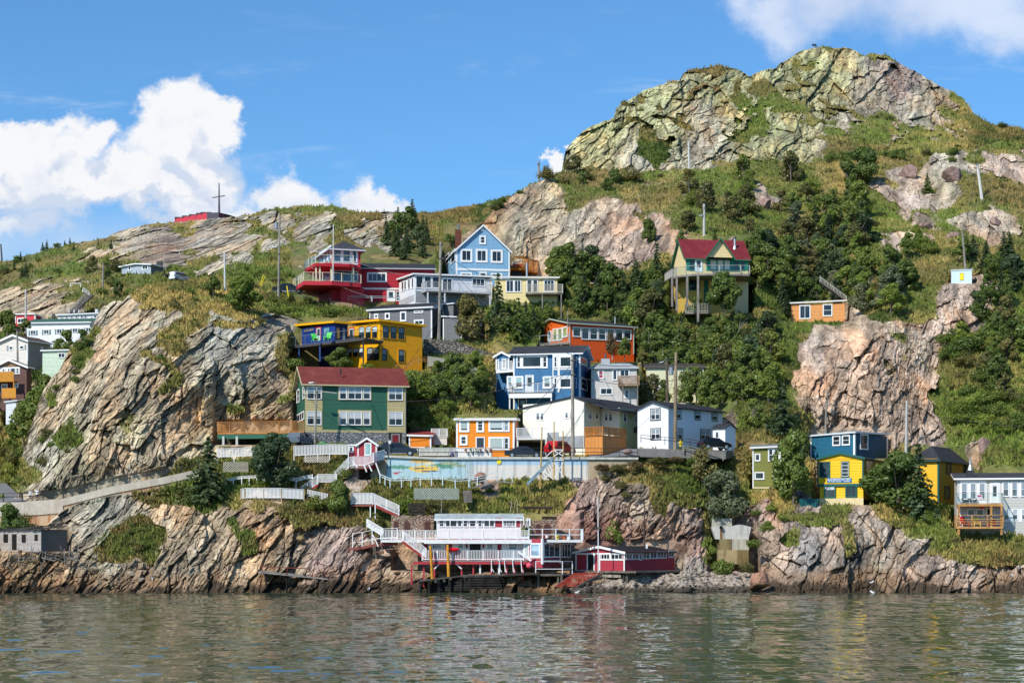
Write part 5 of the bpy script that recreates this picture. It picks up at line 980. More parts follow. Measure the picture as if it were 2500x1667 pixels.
# ---- house at the right edge
h = Bld('cliff_house', 'pale grey house with two stacked decks at the right edge above the rocks', 'house', T4, 2520, 1115, 205.8, 11, ('p', 1642), 8, 575)
cg = siding('bdbdb6', .17, wear=.06); h.walls(cg, z1=h.zrow(608)); h.roof_quad(z=(h.zrow(588), h.zrow(588), h.zrow(588) + .8), ov=.4, th=.18, top='44464b', fascia='eeeeec')
wp = paint('e9eaea'); mb = MB()
for q in ((1668, 622, 1955, 860), (1988, 640, 2100, 862), (2118, 632, 2530, 800), (2118, 925, 2530, 1060)): h.patch('L', *q, wp, out=.03, mb=mb)
mb.build('window_surround', h.root)
for x0, x1 in ((1684, 1752), (1778, 1846), (1873, 1942)): h.win('L', x0, 648, x1, 822, 1, 2, cas=.04, off=.03, blind=('8d9aa4', .45), gl='4a545c')
for x0, x1 in ((2126, 2192), (2220, 2286), (2316, 2384), (2410, 2480)):
    h.win('L', x0, 636, x1, 792, 1, 2, cas=.04, off=.03, blind=('8d9aa4', .45), gl='4a545c'); h.win('L', x0 + 8, 926, x1 + 2, 1042, 1, 2, cas=.04, off=.03, blind=('a9b4ba', .5), gl='39424a')
h.door('L', 1998, 652, 2084, 862, 'dfe2e2', off=.03)
for q in ((1748, 922, 1830, 1000), (1846, 922, 1926, 1000), (1950, 912, 2040, 1000)): h.win('L', *q, 1, 1, cas=.05)
h.patch('L', 1640, 880, 1680, 1110, paint('e6e6e4'), 'trim', .05)
q = h.pt(h.pix('L', 1788, 560)[0], 2, 0); z_ = h.zrow(545, b=2); mb = MB(); mb.box(q.x - .35, q.x + .35, q.y - .35, q.y + .35, z_ - .6, z_ + .4, paint('3c3e44')); mb.tube([(q.x, q.y, z_ + .4), (q.x, q.y, z_ + 1.0)], [.3, .12], metal('c8ccce')); mb.tube([(q.x, q.y, z_ + 1.0), (q.x, q.y, z_ + 1.6)], .1, metal('c8ccce')); mb.build('stovepipe', h.root)
zf = h.zrow(872); xa = h.pix('L', 1602, 860, 0)[0] - .3; xb = h.pix('L', 2112, 860)[0]; dp = 2.6
PT = lambda a_, o_, z: h.C + h.d['L'] * a_ + h.n['L'] * o_ + Vector((0, 0, z - h.C.z))
pine = wood('c8965a')
slabpoly(h.root, [PT(xa, dp, zf), PT(xb, dp, zf), PT(xb, 0, zf), PT(xa, 0, zf)], .26, pine, 'upper_deck'); railing(h.root, [PT(xa, 0, zf), PT(xa, dp, zf), PT(xb, dp, zf), PT(xb, 0, zf)], 1.15, 'glass', col='9aa0a4', gap=1.7, post=.06)
zf2 = h.zrow(1112); slabpoly(h.root, [PT(xa + .1, dp + .1, zf2), PT(xb, dp + .1, zf2), PT(xb, 0, zf2), PT(xa + .1, 0, zf2)], .22, pine, 'lower_deck')
railing(h.root, [PT(xa + .1, 0, zf2), PT(xa + .1, dp + .1, zf2), PT(xb, dp + .1, zf2), PT(xb, 0, zf2)], 1.25, 'rails', wm=pine, gap=1.6, mid=True, post=.12)
posts(h.root, [(PT(t, dp - .1, 0).x, PT(t, dp - .1, 0).y) for t in (xa - .15, xa - 3.6, xb + .15)], zf - .26, zf2, .2, pine); posts(h.root, [(PT(t, dp - .1, 0).x, PT(t, dp - .1, 0).y) for t in (xa - .15, xb + .15)], zf2 - .2, zf2 - .9, .22, pine)
h2 = Bld('back_roof_house', 'white edged pale roof and stovepipes of a house behind the cliff house', 'house', T4, 2520, 600, 222, 0, 5.8, 6, 535); h2.walls(cg, down=.2); h2.gable('R', h2.zrow(528), h2.zrow(455, b=3), ov=.35, th=.18, top='8f9498', fascia='e6e6e4', hip=1.8)
# ================================================================ left valley houses
h = Bld('long_white_house', 'long white house with green roof and grey shutters in the valley at the left', 'house', R7, 1145, 480, 281, 7, ('p', 344), 8, 240)
h.walls(siding('e9ebec', .2, wear=.04)); h.gable('R', h.zrow(232), h.zrow(192, b=4), ov=.3, th=.16, top='44685a', wall=siding('e9ebec', .2, wear=.04), ze2=h.zrow(232))
for x in (365, 535, 700, 900, 1070):
    h.win('L', x + 24, 345 - (x - 365) * .05, x + 92, 405 - (x - 365) * .05, 2, 1, cas=.04); h.patch('L', x, 348 - (x - 365) * .05, x + 17, 412 - (x - 365) * .05, paint('7c8c8c'), 'shutter', .05); h.patch('L', x + 98, 345 - (x - 365) * .05, x + 115, 408 - (x - 365) * .05, paint('7c8c8c'), 'shutter', .05)
h = Bld('upper_white_house', 'narrow white house with a band of windows behind the green roof at the left', 'house', R7, 1258, 205, 294, 7, ('p', 738), 5, 142)
h.walls(siding('e6e8ea', .2)); h.roof_quad(rows=(120, 142, 120), ov=.3, th=.18, fascia='e8eaec', top='8c9094')
for x in (770, 832, 895, 958, 1025, 1072, 1195): h.win('L', x, 165 - (x - 770) * .03, x + 40, 195, 1, 1, cas=.03, gl='4a545c')
for x, r_ in ((855, .1), (920, .12), (980, .1), (1210, .3)): q = h.pt(h.pix('L', x, 130)[0], 1, h.z1 + .4); mb = MB(); mb.tube([q, q + Vector((0, 0, .5))], r_, paint('d8d8d8')); mb.build('roof_vent', h.root)
h = Bld('small_red_house', 'small red house with white corners behind the dark tree at the left', 'house', R7, 450, 235, 292, 30, ('p', 195), ('p', 540), 150)
h.walls(siding('c8404c', .2), siding('8c2434', .2)); h.roof_quad(rows=(135, 140, 172), ov=.25, th=.16, fascia='e6e6e6', top='9a9a9a'); h.corner_trim(); h.win('L', 222, 188, 312, 260, 2, 1, cas=.12); h.win('R', 480, 210, 520, 235, 1, 1)  # right wall: same red darkened as painted shade
h = Bld('beige_gabled_house', 'pale beige gabled house with brown roof at the left edge', 'house', R7, 352, 740, 262, 26, ('p', -40), ('p', 640), 470)
bg_ = siding('d9d2c8', .18, wear=.04); h.walls(bg_, siding('96918a', .18)); h.gable('L', h.zrow(465), h.pix('L', 180, 402)[1], ar=h.pix('L', 180, 402)[0], ov=.35, th=.16, top='5c4c44', wall=bg_, rake=WHITE, ze2=h.zrow(500, a=h.W)); h.corner_trim()  # right wall: beige taken down to grey, shade in the colour
for q in ((118, 548, 165, 600), (252, 540, 305, 590)): h.win('L', *q, 1, 1, cas=.06)
for q in ((88, 545, 108, 605), (318, 532, 335, 595)): h.patch('L', *q, paint('8c9498'), 'shutter', .05)
h.win('R', 522, 555, 545, 590, 1, 1)
h = Bld('pale_green_house', 'pale green flat roofed house between trees at the left', 'house', R7, 880, 900, 257, 4, ('p', 542), 4, 612)
h.walls(siding('c9dcc4', .18)); h.roof_quad(rows=(588, 596, 590), ov=.25, th=.18, fascia='eceeec', top='aab0ac'); h.win('L', 740, 635, 832, 700, 2, 1, cas=.06)
h = Bld('balcony_house', 'brown gabled house with amber boarded balconies at the left edge', 'house', R7, 340, 1215, 248, 12, ('p', -60), ('p', 400), 800)
bn = siding('e4e2da', .18); h.walls(siding('5c3c34', .18), siding('4a2f2c', .18)); h.gable('L', h.zrow(800), h.pix('L', 125, 716)[1], ar=h.pix('L', 125, 716)[0], ov=.35, th=.15, top='3a3c42', wall=paint('a07c5c'), rake=WHITE)  # right wall: darker brown copy, shade in the paint
h.patch('L', 0, 815, 255, 910, paint('e6e4de'), 'window_surround', .03)
for q in ((28, 835, 65, 905), (98, 830, 130, 905), (205, 825, 242, 905)): h.win('L', *q, 1, 2, cas=.05, off=.03)
h.win('L', 135, 825, 200, 905, 1, 1, cas=.04, off=.03); h.win('L', 18, 1030, 98, 1150, 2, 2, cas=.1); h.win('L', 185, 1020, 235, 1080, 1, 1)
am = wood('c98a2c'); zf = h.zrow(995); a = h.pt(h.W - .1, -1.5, zf); b = h.pt(h.pix('L', 242, 990)[0], -1.5, zf)
slabpoly(h.root, [a, b, b + Vector((0, 1.6, 0)), a + Vector((0, 1.6, 0))], .15, am, 'balcony_floor'); mb = MB(); mb.bar(a + Vector((0, 0, .5)), b + Vector((0, 0, .5)), .05, 1.3, siding('c98a2c', .2, vertical=True)); mb.build('balcony_boards', h.root)
posts(h.root, [(b.x, b.y), (b.x - 2.4, b.y)], zf, zf - 3, .12, am); zf2 = h.zrow(1205); a2 = h.pt(h.pix('L', 95, 1200)[0], -1.6, zf2); b2 = h.pt(h.pix('L', 275, 1200)[0], -1.6, zf2); mb = MB(); mb.bar(a2 + Vector((0, 0, .5)), b2 + Vector((0, 0, .5)), .05, 1.3, siding('d09030', .2, vertical=True)); mb.build('fence_boards', h.root)
h = Bld('white_shed', 'plain white shed with grey roof below the amber balcony at the left', 'shed', R7, 205, 1490, 245, 5, ('p', 75), 4, 1262); h.walls(siding('dfe2e8', .2)); h.roof_quad(rows=(1235, 1250, 1215), ov=.2, th=.14, fascia='e8eaec', top='6c7078')
# ---- far cottage and fort on the hill
VA = (0, 500, 4.48)
h = Bld('hill_cottage', 'pale grey blue cottage with white eaves alone on the rocky hillside', 'cottage', VA, 1650, 735, 330, 25, ('p', 1330), ('p', 1785), 645)
h.walls(siding('a8b4c0', .2), siding('6a7078', .2)); h.gable('L', h.zrow(648), h.zrow(630), ov=.4, th=.18, top='8c9094', fascia='eceef0', wall=siding('a8b4c0', .2)); h.win('L', 1555, 655, 1620, 712, 2, 1, cas=.1); h.win('L', 1400, 665, 1435, 720, 1, 1, cas=.1)  # right wall: shaded copy of the grey blue siding
q = h.pt(1, 4, 0); mb = MB(); mb.box(q.x - .5, q.x + .5, q.y - .4, q.y + .4, h.z1 - 2, h.zrow(580), stonework('5c6068', '7a7e84', 3)); mb.build('chimney', h.root)
VB = (400, 450, 4.48); ro = empty('fort_wall', tuple(at(VB, 470, 380, 452)), 'long low red walled fort on the crest of the far hill', 'fort')
fr_ = siding('c8404c', .5, vertical=True); seg = [(118, 378, 415, 458), (470, 312, 375, 449), (600, 308, 372, 452), (700, 330, 380, 458), (800, 362, 392, 466)]
for i, mm in ((0, fr_), (1, paint('b9a6a4')), (2, siding('8c3038', .5, vertical=True)), (3, siding('8c3038', .5, vertical=True))):  # last two runs turn right: red darkened, shade painted in
    (x0, t0, b0, Y0), (x1, t1, b1, Y1) = seg[i], seg[i + 1]; p0, q0, p1, q1 = at(VB, x0, b0, Y0), at(VB, x0, t0, Y0), at(VB, x1, b1, Y1), at(VB, x1, t1, Y1); back = Vector((2, 9, 0)); mb = MB()
    mb.hexa([p0 - Vector((0, 0, 3)), p1 - Vector((0, 0, 3)), p1 + back - Vector((0, 0, 3)), p0 + back - Vector((0, 0, 3)), q0, q1, q1 + back, q0 + back], mm, roofing('3c3a3c')); mb.build('wall', ro)
for t in (.15, .38, .6, .82, .95): p = at(VB, 118, 378, 458).lerp(at(VB, 470, 312, 449), t); mb = MB(); mb.box(p.x - 1.3, p.x + 1.3, p.y + .9, p.y + 2.2, p.z - .1, p.z + .4, paint('4a3438')); mb.build('parapet_block', ro)
mb = MB(); p = at(VB, 605, 310, 453); t = at(VB, 604, -12, 453); mb.tube([p, t], [.28, .12], paint('5a5c60')); a = at(VB, 530, 148, 453); b = at(VB, 668, 125, 453); mb.tube([a, b], .13, paint('5a5c60')); mo = mb.build('signal_mast'); tag(mo, 'tall grey signal mast with one cross yard rising from the fort', 'mast')
# ================================================================ waterfront
WT = paint('e8e8e6', .55, .22); RD = siding('a83442', .14); RDD = siding('96283a', .14); REDW = paint('b03a44', .6, .25)
h = Bld('boathouse', 'long two storey red and white boathouse on stilts with picket railed decks over the rocks', 'boathouse', S3, 2770, 815, 204.5, 0, ('p', 1240), 5.5, 516)
h.walls(RD, z0=h.z0, z1=h.zrow(490))
# upper storey
uz0 = h.zrow(492); X0 = h.pix('L', 2648, 300)[0]; X1 = h.pix('L', 1450, 300)[0]; UB = 1.2
k = Bld('tmp', 'x', 'x', S3, 2655, 492, 205.7, 0, ('p', 1450), 4.0, 212); bpy.data.objects.remove(k.root); k.root = h.root
k.walls(paint('e4e4e2', .55, .15), siding('7c2a38', .14), name='upper_wall', down=0); k.gable('R', k.z1 + .05, k.zrow(138, b=2), ov=.3, th=.16, top='a9b3b4', fascia=WHITE, wall=siding('7c2a38', .14))
k.patch('L', 2290, 200, 2400, 330, RD, 'red_panel', .03); k.patch('L', 2580, 200, 2640, 330, RD, 'red_panel', .03)
for q, c in (((1480, 222, 1556, 330), (1, 2)), ((1570, 226, 1742, 330), (1, 1)), ((1744, 226, 1812, 330), (1, 1)), ((1824, 222, 1896, 330), (1, 2)), ((1916, 218, 2012, 330), (1, 2)), ((2038, 222, 2102, 330), (1, 2)), ((2122, 222, 2280, 330), (1, 1)), ((2400, 208, 2500, 320), (2, 3)), ((2482, 208, 2580, 320), (2, 3))):
    k.win('L', *q, *c, cas=.04, gl='22262c')
for q in ((2662, 215, 2690, 330), (2712, 222, 2740, 330), (2746, 228, 2775, 330)): k.win('R', *q, 1, 1, cas=.03)
# upper deck
uz = h.zrow(512); a = at(S3, 645, 480, 203.2); b = at(S3, 2770, 500, 203.2); c = at(S4, 1860, 605, 203.8)
for q in (a, b, c): q.z = uz
c2 = c + Vector((0, 5, 0)); a2 = a + Vector((0, 2.2, 0))
slabpoly(h.root, [a, b, c, c2, Vector((a.x, a2.y + 3, uz))], .28, WT, 'upper_deck_floor'); railing(h.root, [a, at(S3, 1420, 480, 203.2) * 1, b], .98, 'picket', step=.145, gap=1.22, bw=.085, post=.11, name='upper_railing') if False else None
m1 = a.lerp(b, .38); railing(h.root, [a, m1], 1.0, 'picket', step=.16, gap=1.25, bw=.06, post=.11, name='upper_railing'); railing(h.root, [m1, b], 1.0, 'picket', step=.16, gap=1.22, bw=.062, post=.12, name='upper_railing'); railing(h.root, [b, c, c2], 1.15, 'rails', col='e0e4e6', gap=1.35, post=.11, name='upper_railing')
mb = MB(); mb.box(m1.x, b.x, a.y - .03, a.y + .04, uz + .08, uz + .34, WT); mb.build('skirt_board', h.root); mb = MB(); mb.box(m1.x - 1.4, b.x + .3, a.y - .05, a.y + .0, uz - .42, uz - .02, WT); mb.build('valance', h.root)
for i in range(8): q = m1.lerp(b, i / 7); mb = MB(); mb.box(q.x - .05, q.x + .05, a.y - .02, a.y + .09, uz + 1.0, h.zrow(206), WT); mb.build('eave_post', h.root)
# lower storey details
for q in ((1320, 528, 1575, 660), (1672, 530, 1920, 660), (2080, 528, 2320, 660), (2380, 528, 2680, 800)): h.patch('L', *q, WT, 'white_panel', .03)
for q, c in (((1378, 538, 1522, 648), (1, 2)), ((1744, 546, 1836, 642), (1, 2)), ((2160, 542, 2266, 650), (1, 3)), ((2472, 540, 2612, 662), (1, 2))): h.win('L', *q, *c, cas=.07, off=.03, gl='56646a', blind=('9fa8aa', .3))
h.patch('L', 1920, 530, 2080, 800, paint('17181a'), 'doorway_shade', .035)  # near-black panel on the solid wall, interior shade painted on
for x in (1878, 2118):
    mb = MB(); s_, z_ = h.pix('L', x, 600); q = h.C + h.d['L'] * s_ + Vector((0, -.05, z_ - h.C.z)); mb.poly([(q.x + .115 * math.cos(t), q.y, q.z + .28 * math.sin(t)) for t in [i * math.pi / 8 for i in range(16)]], RDD); mb.build('oval_shutter', h.root)
h.patch('L', 1236, 528, 1262, 800, WT, 'corner_board', .05)
# right projecting room
k = Bld('tmp', 'x', 'x', S4, 1190, 1015, 202.6, 28, ('p', 868), ('p', 1665), 575); bpy.data.objects.remove(k.root); k.root = h.root
rdr = siding('7a2836', .14); k.walls(RD, rdr, name='room_wall', down=.3, b1=4.6); mb = MB()  # rdr: red darkened to paint shade on the right face
for f, q in (('L', (868, 580, 886, 985)), ('L', (1168, 575, 1190, 1000)), ('R', (1190, 575, 1208, 1000)), ('L', (886, 648, 1168, 672)), ('L', (964, 585, 992, 650)), ('R', (1470, 625, 1488, 990)), ('L', (886, 875, 1168, 900)), ('R', (1200, 930, 1480, 950))): k.patch(f, *q, WT, out=.06, mb=mb)
mb.build('trim', h.root); k.win('L', 890, 660, 966, 880, 1, 1, cas=.05, gl='8a9490'); k.win('L', 985, 650, 1160, 878, 1, 2, cas=.08, gl='7c93a4'); k.win('R', 1208, 640, 1475, 890, 3, 1, cas=.09, gl='28323a'); k.win('R', 1505, 655, 1652, 890, 3, 1, cas=.07, gl='28323a')
# lower deck, red beam and stilts
lz = h.zrow(806); a = at(S3, 1240, 800, 202.2); b = at(S4, 960, 930, 202.2); a.z = b.z = lz; slabpoly(h.root, [a, b, b + Vector((0, 2.6, 0)), a + Vector((0, 2.6, 0))], .12, GREYW, 'lower_deck_floor')
railing(h.root, [a, b], 1.05, 'picket', step=.17, gap=1.7, bw=.062, post=.12, name='lower_railing'); mb = MB(); mb.box(a.x - 1.0, b.x + .2, a.y - .05, a.y + .15, lz - .42, lz - .13, REDW); mb.build('red_beam', h.root)
for x in (1085, 1262, 1412, 1805, 1972, 2070, 2230, 2340, 2450, 2560, 2680): q = at(S3, x, 880, 202.5); mb = MB(); mb.box(q.x - .09, q.x + .09, q.y, q.y + .2, .6, lz - .42, REDW if x % 3 else WT); mb.build('stilt', h.root)
for x0, x1 in ((1412, 1500), (1805, 1715)): mb = MB(); mb.bar(at(S3, x0, 930, 202.4), at(S3, x1, 845, 202.4), .12, .14, WT); mb.build('brace', h.root)
mb = MB(); mb.bar(at(S4, 780, 790, 201.9), at(S4, 1000, 940, 201.9), .1, .25, WT); mb.build('ramp_board', h.root)
for x in (340, 470, 555, 690, 830): mb = MB(); mb.bar(at(S4, x, 925, 202.0), at(S4, x + (14 if x != 340 else 0), 1130, 202.0), .09, .09, WT); mb.bar(at(S4, x + 6, 1070, 202.0), at(S4, x + 40, 1130, 202.0), .07, .07, WT); mb.build('slip_post', h.root)
# landing stage rails in front of the room
ro = empty('lower_stage', tuple(at(S4, 1300, 1180, 201.6)), 'low plank stage with thin white rail in front of the dark red room', 'stage'); z_ = Z(S4, 1165, 201.6); a = at(S4, 1075, 1165, 201.6); b = at(S4, 1520, 1165, 201.6); c = at(S4, 1685, 1180, 204); a.z = b.z = c.z = z_
slabpoly(ro, [a, b, c, Vector((a.x, 204.5, z_))], .2, OLDW); railing(ro, [a, b, c], 1.35, 'rails', col='e0e2e2', gap=2.2, post=.09); posts(ro, [(b.x - .1, b.y + .1), (a.x + .3, a.y + .2), (a.x + 2.4, a.y + .2)], z_, -.5, .18, OLDW)
# ---- red shed on the wharf
h = Bld('wharf_shed', 'dark red net shed with white trim and black roof on an old timber wharf', 'shed', S5, 685, 530, 203, 42, ('p', 118), ('p', 1256), 305)
h.walls(RD, RDD, down=.1); h.gable('L', h.zrow(312), h.pix('L', 385, 246)[1], ov=.25, th=.12, top='26272b', fascia='3a3a3c', wall=RD, rake=WHITE)  # RDD on the right face: darker red copy as painted shade
mb = MB()
for q in ((118, 325, 690, 345), (118, 345, 132, 545), (250, 345, 262, 545), (328, 345, 340, 545), (392, 345, 404, 545), (672, 345, 686, 530), (404, 398, 672, 412), (130, 522, 262, 546), (512, 340, 528, 400)): h.patch('L', *q, WT, out=.05, mb=mb)
mb.build('trim', h.root); h.patch('L', 262, 345, 328, 548, paint('16171a'), 'doorway_shade', .02); h.win('L', 412, 334, 514, 400, 3, 1, cas=.03); h.win('L', 526, 334, 660, 400, 3, 1, cas=.03)  # black panel by the trim: dark inside of the shed, painted flat
for q, c in (((693, 328, 768, 404), 2), ((768, 326, 842, 402), 2), ((848, 328, 880, 410), 1), ((888, 316, 968, 396), 2), ((974, 312, 1050, 392), 2), ((1054, 308, 1160, 388), 3), ((1184, 300, 1248, 380), 2)): h.win('R', *q, c, 1, cas=.06, fr='c9c6c6', gl='3a3a40')
q = h.pt(2, h.D * .72, 0); mb = MB(); mb.box(q.x - .1, q.x + .1, q.y - .1, q.y + .1, h.z1, h.zrow(222, b=3), WT); mb.build('vent', h.root)
ro = empty('old_wharf', tuple(at(S5, 700, 720, 202)), 'old weathered timber wharf with crib posts carrying the net shed', 'wharf'); slabpoly(ro, [h.pt(-.3, -.3, h.z0 - .02), h.pt(h.W + .3, -.3, h.z0 - .02), h.pt(h.W + .3, h.D + 3, h.z0 - .02), h.pt(-1.8, h.D + 3, h.z0 - .02), h.pt(-1.5, 0, h.z0 - .02)], .22, OLDW)
for i in range(14): q = h.pt(h.W * (i % 5) / 5 + .2, (i // 5) * 2.6 + .1, 0); mb = MB(); mb.tube([(q.x, q.y, -1), (q.x, q.y, h.z0 - .2)], random.uniform(.11, .17), wood('4a443c'), 7); mb.build('pile', ro)
for i in range(7): q = h.pt(-.1 + .02 * i, .2 + i * .16, 0); mb = MB(); mb.box(q.x - .12, q.x + .1, q.y - .1, q.y + .1, -.5, h.z0 - .25, wood('6a6258')); mb.build('fender_board', ro)
mb = MB(); mb.bar(h.pt(h.W, .0, h.z0 - 1.1), h.pt(.5, 0, h.z0 - 1.2), .2, .35, wood('a09888')); mb.bar(h.pt(h.W, .0, h.z0 - .55), h.pt(.5, 0, h.z0 - .6), .2, .3, wood('a09888')); mb.build('crib_log', ro)
pr = [at(S5, 972, 530, 208), at(S5, 1240, 512, 212), at(S5, 1370, 500, 213)]; z_ = h.z0
for q in pr: q.z = z_
railing(ro, pr, 1.35, 'rails', col='a04a44', gap=1.5, post=.12)
ro = empty('slipway', tuple(at(S5, 200, 700, 201)), 'bright red slatted slipway running down to the water beside the net shed', 'slipway')
a0, b0 = at(S5, 90, 562, 203), at(S5, 415, 552, 203); a1, b1 = at(S4, 1385, 1372, 200.2), at(S4, 1740, 1372, 200.2); mb = MB(); rw = paint('b83a2c', .7, .3)
for i in range(11): t = i / 10; mb.bar(a0.lerp(a1, t), b0.lerp(b1, t), .07, .05, rw, up=(0, .6, 1))
mb.build('slats', ro); mb = MB(); mb.bar(a0 - Vector((0, 0, .15)), a1 - Vector((0, 0, .15)), .15, .2, OLDW); mb.bar(b0 - Vector((0, 0, .15)), b1 - Vector((0, 0, .15)), .15, .2, OLDW); mb.build('rail', ro)
# ---- log dock with yellow pilings
ro = empty('log_dock', tuple(at(S3, 1700, 1300, 200)), 'blackened log dock with tyre fenders under the boathouse', 'dock'); bk = wood('24211e'); tar = paint('1b1a19', .7, .2)
a = at(S3, 1200, 1092, 199.6); b = at(S3, 1900, 1012, 200.3); c = at(S4, 540, 1170, 200.3); d = at(S4, 1130, 1140, 200.8)
slabpoly(ro, [a, b, c, Vector((c.x, 203.5, c.z)), Vector((a.x, 203.5, a.z))], .16, wood('5c5650')); slabpoly(ro, [c, d, Vector((d.x, 203.5, d.z)), Vector((c.x, 203.5, c.z))], .2, wood('4c463f'), 'floor')
for i in range(9):
    t = i / 8; mb = MB(); p = a.lerp(c, t * .98); mb.tube([(p.x, p.y + .3, -1), (p.x + random.uniform(-.2, .2), p.y + .25, p.z - .1)], .16, bk, 7); mb.build('pile', ro)
for i in range(6):
    mb = MB(); za = .25 + .27 * i; q0 = at(S3, 1300 + i * 25, 1250, 200.6); q1 = at(S4, 530 - 12 * i, 1250, 200.2); mb.tube([(q0.x, q0.y + .4, za * (.8 if i < 3 else .95)), ((q0.x + q1.x) / 2, 200.3, za + .05), (q1.x, q1.y, za + random.uniform(-.05, .1))], .14, bk, 7); mb.build('crib_log', ro)
for x, y in ((1555, 1100), (1645, 1072), (1850, 1040), (1430, 1110)): q = at(S3, x, y, 199.5 if x < 1600 else 199.9); mb = MB(); mb.tube([q, q + Vector((0, .12, 0))], .13, paint('6a6860'), 12); mb.tube([q - Vector((0, .01, 0)), q], .07, tar, 10); mb.build('fender', ro)
ro = None; yp = wood('d89a34')
for i, (x0, y0, x1, y1) in enumerate(((1355, 600, 1390, 1065), (1604, 582, 1622, 1032))):
    mb = MB(); mb.tube([at(S3, x1, y1 + 90, 201.5), at(S3, x0, y0, 201.5)], [.17, .13], yp, 10); o = mb.build('yellow_piling'); tag(o, ('leaning' if i == 0 else 'straighter') + ' yellow timber piling at the ' + ('left end of the log dock' if i == 0 else 'middle of the log dock by the red kayak'), 'piling', 'yellow timber pilings')
mb = MB(); q = at(S3, 1675, 655, 202.0); w_ = .62
mb.tube([q + Vector((dx, 0, abs(dx) ** 2 * .12)) for dx in (-w_ * 1.3, -w_, -.4, 0, .4, w_, w_ * 1.3)], [.02, .10, .2, .23, .2, .1, .02], paint('d8141c', .3, .02), 10); o = mb.build('kayak', smooth=True); tag(o, 'short bright red kayak hung on the lower deck railing', 'kayak')
mb = MB(); bm_ = paint('e0566a', .4, .05); c0 = at(S4, 965, 1025, 201.4)
mb.tube([c0 + Vector((0, 0, .30 * math.sin(t))) for t in np.linspace(-1.5, 1.5, 9)], [.30 * math.cos(t) + .005 for t in np.linspace(-1.5, 1.5, 9)], bm_, 14); mb.tube([c0 + Vector((0, 0, .29)), c0 + Vector((0, 0, .42))], .04, bm_, 8); o = mb.build('buoy', smooth=True); tag(o, 'round pink buoy hanging under the lower deck', 'buoy')
# ---- small collapsed jetty left of the dock
ro = empty('small_jetty', tuple(at(V0, 715, 1420, 200)), 'small tilting grey jetty with dark red frame on the rocks left of the boathouse', 'jetty')
a, b = P(630, 1395, 200.2), P(800, 1412, 200.2); slabpoly(ro, [a, b, b + Vector((0, 2.5, .1)), a + Vector((0, 2.5, .1))], .12, GREYW); 
for x0, y0, x1, y1 in ((635, 1382, 760, 1388), (640, 1398, 640, 1378), (700, 1402, 702, 1380), (762, 1408, 770, 1372), (770, 1372, 796, 1380), (796, 1412, 790, 1378)): mb = MB(); mb.bar(P(x0, y0, 200.4), P(x1, y1, 200.4), .08, .1, wood('7c3c38')); mb.build('frame_bar', ro)
for x in (650, 700, 745, 790): q = P(x, 1420, 200.5); mb = MB(); mb.tube([(q.x, q.y, -.5), (q.x, q.y, a.z - .2)], .11, bk, 7); mb.build('pile', ro)
# ---- derelict grey shed at the left edge
h = Bld('derelict_shed', 'derelict grey plank shed with ragged roof and empty windows at the left edge', 'shed', R8, 385, 1128, 204, 40, ('p', -60), ('p', 630), 925)
wb = siding('aaa49c', .13, wear=.35); h.walls(wb, siding('6b655e', .13, wear=.3), down=.1); mb = MB(); rr = random.Random(3)  # side wall: darker plank copy, shade put into the colour
for i in range(26):
    t = i / 25; zz = h.z1 + rr.uniform(-.02, .14); mb.bar(h.pt(-.1 + (h.W + .2) * t, -.35, zz - .05), h.pt(-.1 + (h.W + .2) * t, h.D * rr.uniform(.9, 1.05), zz + .35), h.W / 25, .05, wood('5c554c'))
mb.build('roof', h.root)
for q in ((32, 968, 76, 1048), (112, 968, 156, 1118), (202, 972, 242, 1048), (322, 972, 354, 1032)):
    h.patch('L', *q, paint('1c1814'), 'opening_shade', .012); h.fb('L', *h.rect('L', q[0] - 5, q[1] - 5, q[2] + 5, q[1]), .004, .05, wb, 'opening_frame')  # dark panels paint the shade inside the empty windows
h.patch('L', 375, 925, 386, 1130, wb, 'corner_board', .04)
ro = empty('collapsed_platform', tuple(at(R8, 300, 1250, 202)), 'tangle of grey broken planks and poles under the derelict shed', 'platform'); slabpoly(ro, [h.pt(-1.2, -1.2, h.z0 - .05), h.pt(h.W + .3, -1.2, h.z0 - .05), h.pt(h.W, h.D, h.z0 - .05), h.pt(-1.2, h.D, h.z0 - .05)], .15, OLDW)
for i in range(46):
    x = rr.uniform(-20, 720); y = rr.uniform(1140, 1215); q = at(R8, x, y, rr.uniform(201.2, 202.6)); an = rr.uniform(-.5, .5) if rr.random() < .7 else rr.uniform(1, 2); L = rr.uniform(.6, 2.0); mb = MB(); v = Vector((math.cos(an) * L / 2, rr.uniform(-.3, .3), math.sin(an) * L / 2)); mb.bar(q - v, q + v, .07, .06, GREYW if i % 3 else OLDW); mb.build('plank', ro)
for x0, y0, x1, y1 in ((600, 1110, 605, 1240), (650, 1075, 645, 1180), (700, 1080, 672, 1150), (732, 1095, 718, 1225), (180, 1355, 225, 1180), (60, 1245, 130, 1330), (380, 1230, 385, 1330), (545, 1192, 720, 1185)): mb = MB(); mb.bar(at(R8, x0, y0, 201.6), at(R8, x1, y1, 201.8), .09, .09, GREYW); mb.build('pole', ro)
